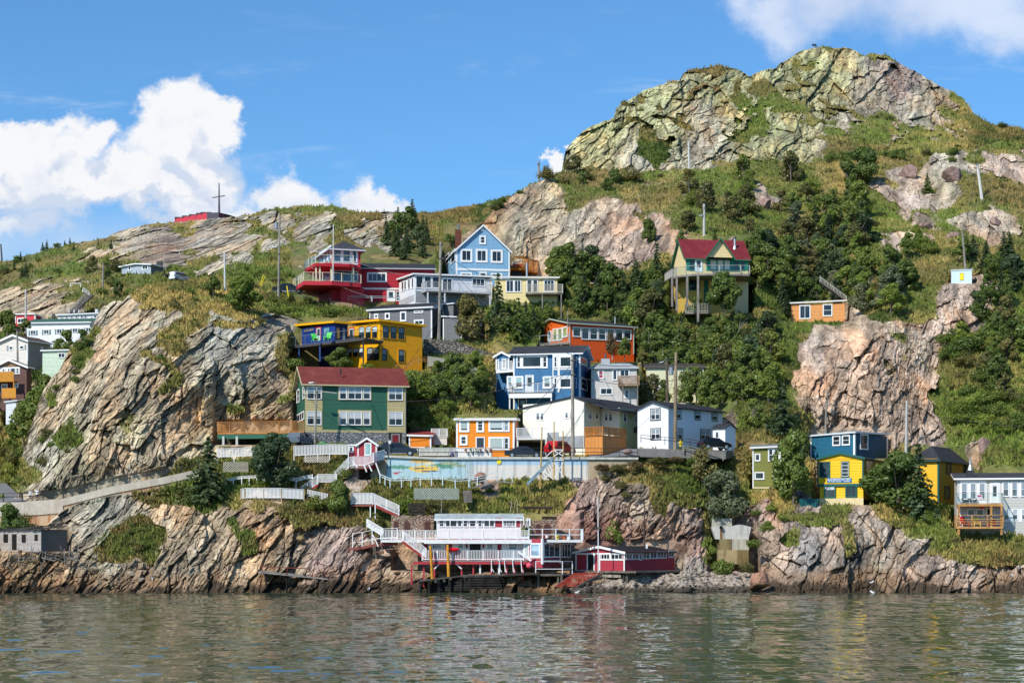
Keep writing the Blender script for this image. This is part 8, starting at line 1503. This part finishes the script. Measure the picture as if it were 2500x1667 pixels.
def proto(kind, hue, var):
    k = (kind, hue, var)
    if k in PROTO: return PROTO[k]
    mk = ('m', kind, var)
    if mk not in PROTO:
        PROTO[mk] = {'broad': lambda s: crown_broad(s), 'loose': lambda s: crown_broad(s, 1900, 1.2, 17, .08), 'spruce': lambda s: crown_spruce(s), 'fat_spruce': lambda s: crown_spruce(s, 3600, .40), 'shrub': lambda s: crown_shrub(s, 1500, 12, .14), 'hero': lambda s: crown_broad(s, 6400, 1.15, 28, .070)}[kind](100 + var * 7 + len(kind))
    V, F, L = PROTO[mk]; nm = {'broad': 'leafy_tree', 'loose': 'leafy_tree', 'spruce': 'spruce_tree', 'fat_spruce': 'spruce_tree', 'shrub': 'shrub', 'hero': 'leafy_tree'}[kind]
    ro = empty(nm, (0, 0, 0)); ro['_o'] = (0, 0, 0); cr = npmesh('crown' if kind != 'shrub' else 'foliage', V, F, leafmat(hue), False); setattr_f(cr.data, 'leaf', L); cr.parent = ro; cr['_o'] = (0, 0, 0)
    if kind != 'shrub': trunkmesh('spruce' if 'spruce' in kind else ('bare' if kind == 'loose' else 'b'), var).build('trunk', ro)
    PROTO[k] = ro; PROTO[('used', id(ro))] = False; return ro
TREES = []
def plant(kind, hue, px, py, hpx, wratio=1.0, Y=None, label='', cat=None, group=None, sheetname='hillside', sink=.1):
    g0 = lookup(sheetname, px, py); p = g0 if Y is None else P(px, py, Y); h_ = hpx / FPX * p.y; var = random.randrange(4 if kind in ('broad', 'shrub') else 3)
    if kind == 'hero': var = random.randrange(2)
    pr = proto(kind, hue, var); key = ('used', id(pr)); loc = (p.x, p.y, p.z - sink * h_ * .2); xs_ = 1.0 if kind != 'shrub' else 1.0
    scx = h_ * wratio * random.uniform(.92, 1.08); sc = (scx, scx, h_)
    if not PROTO[key]: c = pr; c.location = loc; PROTO[key] = True
    else: c = copy_tree(pr, loc)
    c.scale = sc; c.rotation_euler = (random.uniform(-.05, .05), random.uniform(-.05, .05), random.uniform(0, 6.28)); c['label'] = label; c['category'] = cat or {'shrub': 'shrub'}.get(kind, 'tree')
    if group: c['group'] = group
    TREES.append((px, py, hpx)); return c
SINGLE = [  # kind, hue, x, base row, height in px, width ratio, distance, label
 ('fat_spruce', 'spruce', 506, 1228, 165, 1.0, 212.5, 'dark bushy conifer at the left end of the terrace fences'), ('hero', 'spruce', 668, 1200, 165, 1.05, 213.5, 'big dark conifer rising in front of the carport deck'), ('shrub', 'lime', 655, 1188, 52, 1.3, 211.8, 'bright green bush at the foot of the big dark conifer'),
 ('shrub', 'mid', 630, 1120, 40, 1.2, 213.4, 'green bush left of the big dark conifer'), ('hero', 'mid', 1936, 1228, 205, .78, 212.6, 'tall dense green tree between the olive house and the pottery building'), ('hero', 'deep', 2190, 1250, 170, 1.4, 211.5, 'wide dark tree between the pottery building and the ochre house'), ('spruce', 'spruce', 2248, 1262, 185, .95, 211, 'pointed dark spruce in front of the ochre house'),
 ('fat_spruce', 'spruce', 1908, 1062, 130, .95, 221, 'dark layered spruce left of the tan cliff'), ('hero', 'olive', 1146, 838, 135, .85, 251, 'round olive tree with a long trunk in front of the charcoal house'), ('spruce', 'spruce', 1218, 810, 145, .8, 257, 'slim spruce left of the cream bungalow'), ('spruce', 'deep', 1262, 835, 110, .9, 253, 'short dark spruce below the cream bungalow'),
 ('hero', 'lime', 594, 764, 102, 1.25, 246, 'round bright green tree on the grass bench left of the red house'), ('broad', 'mid', 519, 730, 60, 1.0, 249, 'small green tree left of the round bright tree'), ('shrub', 'mid', 1767, 1404, 60, 1.0, 207, 'round dense green bush on the shore below the spillway'), ('hero', 'willow', 1760, 1285, 160, 1.1, 212.5, 'grey green willow filling the gully above the spillway'), ('loose', 'olive', 1712, 1190, 120, .9, 216, 'thin twiggy tree in front of the grey guard fence'),
 ('hero', 'mid', 148, 1080, 120, .6, 236, 'x'), ('hero', 'spruce', 45, 960, 0, 1, 240, 'x'), ('broad', 'deep', 58, 1085, 115, 1.0, 238, 'dark tree beside the amber balcony at the left'), ('broad', 'mid', 108, 1055, 150, .85, 238, 'tall leafy tree right of the amber balcony'), ('broad', 'deep', 18, 822, 78, 1.2, 265, 'dark round tree left of the small red house'), ('broad', 'mid', 62, 815, 40, 1.2, 270, 'low green tree in front of the small red house'),
 ('broad', 'mid', 160, 872, 72, 1.2, 259, 'leafy green tree in front of the long white house'), ('broad', 'deep', 200, 858, 58, 1.1, 260, 'dark small tree at the right end of the long white house'), ('hero', 'deep', 22, 1312, 95, 1.0, 209, 'dark green tree over the roof of the derelict shed'), ('shrub', 'deep', 60, 1296, 50, 1.1, 208.5, 'dark bush against the rust streaked wall'),
 ('shrub', 'lime', 985, 1262, 85, .7, 211, 'lime green bush left of the timber terraces'), ('shrub', 'lime', 1002, 1215, 45, .8, 211.6, 'upper lime bush below the pale blue rail'), ('shrub', 'olive', 1048, 1258, 62, 1.2, 210.8, 'olive bush in front of the green-white lattice'), ('hero', 'mid', 822, 1262, 105, .8, 211.4, 'fresh green tree beside the lookout platform'), ('shrub', 'mid', 770, 1245, 45, 1.6, 211.6, 'wide green bush under the corner fence'), ('shrub', 'mid', 840, 1165, 38, 1.0, 214.8, 'small bush under the red hut stairs'),
 ('shrub', 'deep', 1340, 1160, 40, 1.6, 214, 'green bush under the blue access stair'), ('shrub', 'mid', 1290, 1150, 30, 1.3, 214.4, 'low bush left of the timber poles'), ('shrub', 'lime', 1497, 1325, 70, .65, 209, 'narrow bright green bush behind the net shed'), ('broad', 'mid', 1810, 446, 74, .95, None, 'round tree below the left summit shoulder'), ('broad', 'olive', 1930, 448, 86, 1.0, None, 'olive tree below the middle of the summit'), ('hero', 'deep', 2106, 455, 112, .95, None, 'large dark tree below the right summit slope'),
 ('broad', 'mid', 2068, 470, 95, .8, None, 'mid green tree left of the large dark tree under the summit'), ('spruce', 'deep', 2265, 472, 52, 1.2, None, 'small dark spruce between the pink boulders'), ('spruce', 'spruce', 1992, 560, 62, 1.3, None, 'isolated dark spruce on the open grass'), ('hero', 'mid', 2090, 540, 110, 1.0, None, 'big green tree on the slope left of the pink boulders'), ('spruce', 'spruce', 2452, 640, 75, 1.2, None, 'dark spruce near the right edge above the pale blue hut'),
 ('shrub', 'deep', 1098, 532, 34, 1.1, None, 'dark skyline bush on the far ridge'), ('loose', 'olive', 1720, 520, 95, 1.0, None, 'feathery olive tree behind the chalet roof'), ('loose', 'olive', 1680, 470, 60, 1.4, None, 'thin olive thicket below the summit pole'), ('broad', 'deep', 1660, 620, 60, .9, None, 'dark bush left of the chalet gable'), ('hero', 'mid', 1580, 595, 70, .9, None, 'bushy tree on the purple crag'),
 ('shrub', 'mid', 720, 900, 42, 1.5, 236, 'green bush at the left of the maroon roof'), ('hero', 'mid', 830, 902, 62, 1.3, 235, 'dark green tree in front of the yellow house lower windows'), ('shrub', 'lime', 893, 903, 24, 1.8, 234, 'low bush along the foot of the yellow wall'), ('loose', 'rust', 1495, 872, 70, .8, 250.5, 'thin reddish sapling before the burnt orange house'), ('broad', 'mid', 1525, 875, 62, .8, 250, 'young green tree at the right of the burnt orange house'), ('broad', 'deep', 1362, 880, 0, 1, 250, 'x'),
 ('hero', 'deep', 1768, 760, 112, 1.1, 256, 'large dark tree covering the right side of the chalet posts'), ('broad', 'mid', 1700, 790, 70, 1.1, 255, 'green tree at the foot of the chalet'), ('shrub', 'olive', 425, 755, 34, .9, None, 'dark bush on the straw coloured bench'), ('spruce', 'deep', 1745, 596, 40, 1.0, 270, 'small conifer behind the chalet dormer'), ('loose', 'olive', 1590, 990, 95, .8, -243.5, 'thin tree in front of the left end of the cream house'), ('broad', 'mid', 1618, 992, 70, .9, -243, 'low green tree before the cream house wall'), ('loose', 'mid', 1672, 996, 118, .8, -243.5, 'tall airy tree covering the cream house windows'), ('broad', 'deep', 1700, 998, 110, .75, -243, 'leafy tree at the right corner of the cream house'), ('hero', 'mid', 1738, 1004, 125, .8, -241, 'full green tree right of the cream house'),
 ('shrub', 'rust', 1468, 1148, 26, 1.6, -216.9, 'russet bush at the left of the bare concrete wall'), ('shrub', 'olive', 1512, 1152, 34, 1.5, -216.8, 'olive bush covering the bare concrete wall'), ('shrub', 'rust', 1556, 1146, 36, 1.3, -216.8, 'russet bush at the right end of the road wall'), ('shrub', 'olive', 1606, 1132, 28, 1.7, -217.6, 'olive bush below the left of the upper road'), ('shrub', 'rust', 1650, 1130, 24, 1.8, -217.6, 'russet scrub at the foot of the brown pole'), ('shrub', 'mid', 1692, 1134, 26, 1.6, -217.4, 'green bush under the guard fence'),
 ('shrub', 'mid', 1838, 1338, 34, 1.2, -207.5, 'green bush at the right side of the spillway'), ('shrub', 'olive', 1822, 1398, 40, 1.1, -206.5, 'olive bush at the foot of the spillway'), ('shrub', 'lime', 1742, 1350, 26, .9, -209, 'small bright bush at the left edge of the spillway'), ('broad', 'mid', 1850, 705, 85, 1.0, 262, 'leafy tree above the left end of the peach cabin')]
for (k_, hu, x, y, hp, wr, Y_, lab) in SINGLE:
    if hp > 0 and lab != 'x':
        if Y_ is not None:
            gy = lookup('hillside' if not (x < 170 and y < 1150 and y > 780) else 'far_hill', x, y).y; Y_ = -Y_ if Y_ < 0 else None if (gy < Y_ + 9 and (x > 170 or y > 1150)) else Y_
        plant(k_, hu, x, y, hp, wr, Y_, lab)
# woods: x, y, radius x, radius y, count, kinds, hues, height px range, label, ground
OCC = [(p[0], p[1], p[2], p[3], p[4]) for p in PADS + PADS_A] + [(530, 1120, 900, 1260, 213), (1250, 1110, 1300, 1200, 215)]
WOODS = [
 (1095, 955, 120, 50, 34, 'bbbs', 'dmml', (44, 80), 'between the green house and the blue house', None),
 (1030, 1010, 70, 30, 10, 'bs', 'dm', (36, 60), 'above the orange shed', None),
 (1260, 770, 80, 48, 24, 'bbps', 'dmdo', (50, 85), 'in the trees below the cream bungalow', None),
 (1420, 735, 75, 60, 26, 'bbbp', 'dmds', (60, 95), 'in the tall wood left of the chalet', None),
 (1590, 770, 110, 70, 36, 'bbpbl', 'dmosl', (55, 100), 'in the wood under the chalet', None),
 (1640, 890, 110, 55, 30, 'bbbl', 'dmdo', (60, 100), 'in the wood behind the white house', None),
 (1790, 850, 130, 90, 52, 'bblpb', 'dmomsl', (55, 100), 'in the wood right of the white house', None),
 (1830, 980, 80, 70, 22, 'bbl', 'mld', (50, 85), 'on the bank above the olive house', None),
 (1850, 700, 90, 60, 24, 'bbb', 'dmd', (60, 95), 'in the wood right of the chalet', None),
 (2000, 640, 130, 75, 44, 'bblpb', 'dmowsl', (45, 95), 'in the wood above the peach cabin', None),
 (2130, 720, 100, 60, 30, 'bbbl', 'dwml', (50, 90), 'in the wood right of the peach cabin', None),
 (1960, 760, 60, 40, 14, 'bpb', 'dsm', (45, 75), 'around the peach cabin', None),
 (2060, 560, 70, 60, 16, 'bbp', 'dms', (50, 85), 'on the slope above the wood', None),
 (2410, 690, 90, 70, 24, 'bbpb', 'dmsm', (45, 80), 'on the slope right of the pale blue hut', None),
 (2420, 860, 90, 80, 34, 'bbss', 'mlod', (40, 75), 'on the green bank at the right edge', None),
 (2420, 1010, 90, 70, 34, 'bsss', 'mldo', (35, 65), 'on the bank above the cliff house', None),
 (2330, 860, 30, 50, 7, 'bss', 'omd', (35, 55), 'in the gully beside the pink crag', None),
 (2310, 1250, 60, 40, 6, 'ss', 'ml', (28, 45), 'in the gap left of the cliff house', None),
 (1330, 690, 50, 40, 8, 'bb', 'dm', (50, 80), 'beside the orange terrace', None),
 (740, 755, 100, 28, 12, 'sss', 'lmm', (22, 38), 'on the bank below the red house', None),
 (1450, 440, 120, 30, 9, 'sls', 'odo', (26, 50), 'on the saddle under the summit', None),
 (1230, 480, 50, 18, 7, 'ss', 'do', (16, 30), 'along the ridge left of the summit', None),
 (2200, 385, 180, 16, 12, 'ss', 'dm', (18, 36), 'at the foot of the summit slope', None),
 (1000, 600, 55, 40, 20, 'pbp', 'dsd', (45, 75), 'in the dark grove on the far hill', 'far_hill'),
 (60, 660, 90, 26, 13, 'ssp', 'dmo', (16, 32), 'on the far left hillside', 'far_hill'),
 (280, 690, 60, 45, 9, 'ssb', 'dom', (24, 46), 'below the hill cottage', 'far_hill'),
 (190, 600, 100, 14, 9, 'ssp', 'do', (12, 24), 'along the far left skyline', 'far_hill'),
 (620, 690, 90, 30, 8, 'ss', 'om', (18, 30), 'on the green slope left of the red house', 'far_hill'),
 (80, 930, 60, 60, 12, 'bb', 'dm', (50, 80), 'in the left valley', 'far_hill'),
 (20, 1110, 40, 60, 6, 'ss', 'om', (26, 44), 'beside the valley road', 'far_hill'),
 (160, 900, 40, 60, 6, 'ss', 'om', (24, 40), 'on the ledges of the left bluff', None),
 (120, 1090, 50, 50, 6, 'ss', 'mo', (22, 38), 'low on the left bluff', None),
 (360, 1330, 60, 40, 6, 'ss', 'mo', (20, 34), 'in the hollow of the left shore cliff', None),
 (1310, 1150, 80, 30, 6, 'ss', 'mo', (18, 30), 'on the slope under the blue stair', None),
 (1180, 1215, 60, 20, 6, 'ss', 'lm', (16, 26), 'above the boathouse roof', None),
 (1560, 1180, 90, 60, 7, 'ss', 'oo', (18, 32), 'on the crest of the red cliff', None),
 (1880, 1270, 40, 40, 6, 'ss', 'ml', (20, 34), 'on the cliff below the olive house', None)]
KN = {'b': 'broad', 's': 'shrub', 'p': 'spruce', 'l': 'loose'}; WOODS += [(1760, 520, 110, 70, 14, 'bls', 'moo', (34, 66), 'on the open slope below the summit', None), (1960, 480, 90, 50, 12, 'bls', 'mol', (36, 66), 'on the slope between the wood and the summit', None), (2230, 640, 70, 60, 9, 'bs', 'ml', (36, 60), 'among the pink boulders', None)]
HN = {'d': 'deep', 'm': 'mid', 'l': 'lime', 'o': 'olive', 's': 'spruce', 'w': 'willow'}
HW = {'deep': 'dark green', 'mid': 'green', 'lime': 'bright green', 'olive': 'olive', 'spruce': 'blackish green', 'willow': 'grey green'}
for (cx, cy, rx, ry, n, ks, hs, hr, where, sn) in WOODS:
    sname = sn or 'hillside'; got = []; tries = 0; n = int(n * .70 + .5) if ('b' in ks and 's' != ks[0]) else n
    while len(got) < n and tries < n * 30:
        tries += 1; a = random.uniform(0, 6.283); r_ = math.sqrt(random.random()); x = cx + math.cos(a) * r_ * rx; y = cy + math.sin(a) * r_ * ry; hp = random.uniform(*hr) * (.93 + .3 * random.random()); k_ = KN[random.choice(ks)]
        if k_ == 'shrub': hp *= .8
        w_ = hp * (.42 if k_ != 'spruce' else .24)
        g0 = lookup(sname, x, y)
        bad = any(x + w_ > o[0] and x - w_ < o[1] and y > o[2] + 4 and y - hp < o[3] - 5 and g0.y < o[4] + 6 for o in OCC)
        if bad or any(abs(x - q[0]) < hp * .22 and abs(y - q[1]) < hp * .16 for q in got): continue
        if sn == 'far_hill' and not (y < np.interp(x, [p[0] for p in nearTop], [p[1] for p in nearTop]) + 8 or x < 60): continue
        got.append((x, y)); hu = HN[random.choice(hs)]; hu = 'spruce' if k_ == 'spruce' else hu; small = hp < sum(hr) / 2
        kind_w = {'broad': 'leafy tree', 'shrub': 'low shrub', 'spruce': 'pointed spruce', 'loose': 'thin airy tree'}[k_]
        plant(k_, hu, x, y, hp, random.uniform(.9, 1.25) * (1.25 if k_ == 'shrub' else 1), None, f"{'small' if small else 'large'} {HW[hu]} {kind_w} {where}", None, f"{kind_w}s {where}"[:60], sname)
# ---- open shrubs by themselves on the grass
def veg_points(name, n, seed, dens, rmax=.35):
    T = TERR[name]; rg = np.random.default_rng(seed); V = T['V']; nr, nc = V.shape[:2]; out = np.zeros((0, 2), int)
    j = rg.integers(2, nr - 1, n * 4); i = rg.integers(1, nc - 1, n * 4); X = T['xs'][i]; Y_ = T['Yp'][j, i]; ok = (T['rock'][j, i] < rmax) & (rg.random(n * 4) < dens(X, Y_))
    for (x0, x1, yt, yb, yf, dp) in PADS: ok &= ~((X > x0 - 3) & (X < x1 + 3) & (Y_ > yt - 3) & (Y_ < yb + 2))
    ok &= ~((Y_ > 1222) & (X < 170) & (Y_ < 1290)); ok &= ~((X > 880) & (X < 1560) & (Y_ > 1096) & (Y_ < 1168)); ok &= V[j, i, 2] > 2.2
    j, i = j[ok][:n], i[ok][:n]; return j, i
dn = lambda X, Y_: .35 + .65 * sstep(fbm(X / 40, Y_ / 25, 3, 700), .45, .62)
for name, n, sd_ in (('hillside', 60, 11), ('mountain', 14, 12), ('far_hill', 22, 13)):
    jj, ii = veg_points(name, n, sd_, dn); T = TERR[name]
    for j, i in zip(jj, ii):
        x, y = T['xs'][i], T['Yp'][j, i]; hp = random.uniform(11, 24) * (.8 if name != 'hillside' else 1)
        if any(x + hp * .5 > o[0] and x - hp * .5 < o[1] and y > o[2] and y - hp < o[3] and T['V'][j, i, 1] < o[4] + 5 for o in OCC): continue
        hu = random.choice(('olive', 'olive', 'mid', 'deep', 'mid')); where = {'mountain': 'on the summit rocks', 'far_hill': 'on the far hill'}.get(name, 'on the rocky slope')
        side = 'left' if x < 700 else ('middle' if x < 1500 else 'right'); plant('shrub', hu, x, y, hp, random.uniform(1, 1.6), None, f"scattered low {HW[hu]} bush {where}, {side} part of the view", None, f'scattered {HW[hu]} bushes {where}, {side}', name)
# ---- grass and ground cover: nobody could count it
def groundcover(name, n, seed, hmin, hmax, oname, label, cols, dens, mat):
    jj, ii = veg_points(name, n, seed, dens, .62); T = TERR[name]; C = T['V'][jj, ii] + 0; rg = np.random.default_rng(seed + 1); C = C + rg.normal(0, .06, C.shape); K = 4; n = len(C)
    base = np.repeat(C, K, 0) + rg.normal(0, .16, (n * K, 3)) * np.array([1, 1, .2]); h = rg.uniform(hmin, hmax, n * K)[:, None]; d = rg.normal(0, .35, (n * K, 3)); d[:, 2] = 1; a = rg.uniform(0, 6.283, n * K); w = np.stack([np.cos(a), np.sin(a), a * 0], 1) * (.05 + .16 * rg.random(n * K))[:, None]
    V = np.stack([base - w - [0, 0, .1], base + w - [0, 0, .1], base + d * h], 1).reshape(-1, 3); F = np.arange(len(V)).reshape(-1, 3); tc = T['col'][jj, ii]; tc = np.repeat(tc, K, 0) * rg.uniform(.95, 1.75, (n * K, 1)) * np.array([1, 1.06, .9]); tc = np.repeat(tc, 3, 0)
    o = npmesh(oname, V, F, mat, False); setattr_col(o.data, 'tint', np.clip(tc, 0, .9)); tag(o, label, 'grass', None, 'stuff'); return o
m = bpy.data.materials.new('grass_blades'); g = G(NT(m)); at_ = g.n('ShaderNodeAttribute', _attribute_name='tint').outputs[0]; d_ = g.n('ShaderNodeBsdfDiffuse', Color=at_); t_ = g.n('ShaderNodeBsdfTranslucent', Color=at_); mx = g.n('ShaderNodeMixShader'); g.set(mx.inputs[0], .3); g.set(mx.inputs[1], d_.outputs[0]); g.set(mx.inputs[2], t_.outputs[0]); g.set(g.n('ShaderNodeOutputMaterial').inputs[0], mx.outputs[0]); MG = m
one = lambda X, Y_: np.full(X.shape, .9)
groundcover('hillside', 70000, 21, .15, .55, 'rough_grass', 'rough straw and green grass covering the village slopes', None, one, MG)
groundcover('far_hill', 26000, 22, .25, .8, 'far_grass', 'rough grass on the far left hill', None, one, MG); groundcover('mountain', 16000, 23, .3, .9, 'summit_grass', 'rough grass between the summit rocks', None, one, MG)
def scrub(name, n, seed, label):
    jj, ii = veg_points(name, n, seed, dn); T = TERR[name]; C = T['V'][jj, ii]; rg = np.random.default_rng(seed + 5); Vs = []; Ls = []; base = [crown_shrub(900 + q, 150, 6, .26) for q in range(4)]
    for c in C:
        V, F, L = base[rg.integers(4)]; a = rg.uniform(0, 6.28); s_ = rg.uniform(.35, .95); R_ = np.array([[math.cos(a), -math.sin(a), 0], [math.sin(a), math.cos(a), 0], [0, 0, .8]]); Vs.append((V @ R_.T) * s_ * rg.uniform(1, 1.5) + c); Ls.append(L * rg.uniform(.3, 1.3))
    V = np.concatenate(Vs); o = npmesh('scrub', V, np.arange(len(V)).reshape(-1, 4), leafmat('olive' if seed % 2 else 'mid'), False); setattr_f(o.data, 'leaf', np.clip(np.concatenate(Ls), 0, 1)); tag(o, label, 'scrub', None, 'stuff')
scrub('hillside', 1500, 31, 'low olive scrub dotting the village slopes'); scrub('hillside', 1100, 32, 'low green scrub dotting the village slopes'); scrub('far_hill', 700, 33, 'low scrub on the far left hill'); scrub('mountain', 500, 35, 'low scrub between the summit rocks')
# ---- shore stones
def stone(seed, k=1.0):
    rr_ = np.random.default_rng(seed); me = bpy.data.meshes.new('boulder'); import bmesh; bm = bmesh.new(); bmesh.ops.create_icosphere(bm, subdivisions=3, radius=1)
    pl = [(rr_.normal(0, 1, 3), rr_.uniform(.42, .82)) for _ in range(17)]
    for v in bm.verts:
        c = np.array(v.co)
        for nn, dd in pl:
            nn = nn / np.linalg.norm(nn); t = c @ nn
            if t > dd: c = c - nn * (t - dd)
        v.co = c
    bm.to_mesh(me); bm.free(); return me
RM = [rock_material('boulder_pink', False, (.40, .27, .22, 1), (.30, .20, .18, 1)), rock_material('boulder_tan', False, (.42, .34, .24, 1), (.32, .27, .21, 1)), rock_material('boulder_rust', False, (.34, .17, .12, 1), (.42, .24, .15, 1)), rock_material('pebble_pale', False, (.52, .46, .38, 1), (.36, .29, .25, 1))]
SM = {}
def boulder(px, py, Y, sx, sz, mi, label, sh='hillside'):
    k = (random.randrange(5), mi)
    if k not in SM: SM[k] = stone(k[0]); SM[k] = SM[k]; SM[k].materials.append(RM[mi])
    p = P(px, py, Y) if Y else lookup(sh, px, py); s_ = p.y / FPX; o = bpy.data.objects.new('boulder', SM[k]); COL.objects.link(o); o.location = (p.x, p.y, p.z + sz * s_ * .2); o.scale = (sx * s_, sx * s_ * .8, sz * s_); o.rotation_euler = (random.uniform(-.3, .3), random.uniform(-.3, .3), random.uniform(0, 6)); tag(o, label, 'boulder'); return o
boulder(1850, 1425, 201.4, 38, 30, 2, 'big rust red boulder at the right end of the pebble beach'); boulder(1535, 1105, 219, 15, 12, 0, 'pink rock beside the driveway below the white house'); boulder(1176, 1168, 215.6, 22, 17, 2, 'purple brown rock under the pale boardwalk')
boulder(275, 1408, 201, 24, 9, 1, 'long flat slab rock low on the left shore'); boulder(318, 1402, 201.4, 20, 10, 1, 'pale tilted slab right of the long flat slab'); boulder(232, 1395, 202.5, 30, 18, 1, 'large rounded orange-tan rock on the left shore'); boulder(345, 1415, 201, 16, 8, 1, 'small slab at the right end of the left shore pile')
boulder(1795, 1372 + 28, 206, 13, 9, 0, 'pale boulder under the round shore bush'); boulder(2220, 435, None, 34, 44, 0, 'tall pink boulder on the upper right slope'); boulder(2262, 555, None, 26, 16, 0, 'flat pink boulder below the tall one'); boulder(2330, 440, None, 40, 34, 0, 'broad grey pink boulder right of the small spruce'); boulder(2430, 548, None, 20, 18, 0, 'squat pink boulder near the right edge')
boulder(2265, 612, None, 20, 16, 0, 'round pink boulder above the pale blue hut'); boulder(1868, 505, None, 34, 30, 0, 'jagged grey pink outcrop rock on the open grass'); boulder(1788, 590, 268, 16, 14, 0, 'pink rock behind the chalet roof'); boulder(2325, 580, None, 20, 14, 0, 'pale boulder at the top of the leaning pole slope'); boulder(2400, 1100, None, 26, 34, 0, 'pink crag rock between the ochre house and the cliff house')
rg = np.random.default_rng(77); V = []; F = []; ico = stone(3); iv = np.array([v.co[:] for v in ico.vertices]); 
import bmesh
bm = bmesh.new(); bmesh.ops.create_icosphere(bm, subdivisions=1, radius=1); iv = np.array([v.co[:] for v in bm.verts]); jf = np.array([[v.index for v in f.verts] for f in bm.faces]); bm.free(); n0 = 0
for i in range(2600):
    px = rg.uniform(1395, 1835); t = rg.random(); py = 1446 - 44 * t * sstep(np.array(px), 1400, 1600) - 8 * t; p = lookup('hillside', px, py)
    if p.y > 213: continue
    s_ = rg.uniform(.10, .34); V.append(iv * np.array([s_ * rg.uniform(.8, 1.6), s_, s_ * rg.uniform(.4, .8)]) * rg.uniform(.8, 1.2, (len(iv), 1)) + np.array([p.x, p.y - .1, p.z + s_ * .15])); F.append(jf + n0); n0 += len(iv)
o = npmesh('pebble_beach', np.concatenate(V), np.concatenate(F), RM[3], False); o.data.materials.append(RM[1]); mi = np.repeat(rg.integers(0, 2, len(V)), len(jf)).astype(np.int32); o.data.polygons.foreach_set('material_index', mi); tag(o, 'pale pebbles and cobbles of the small beach beside the net shed', 'pebbles', None, 'stuff')
for o in list(bpy.data.objects):
    if '_o' in o: del o['_o']
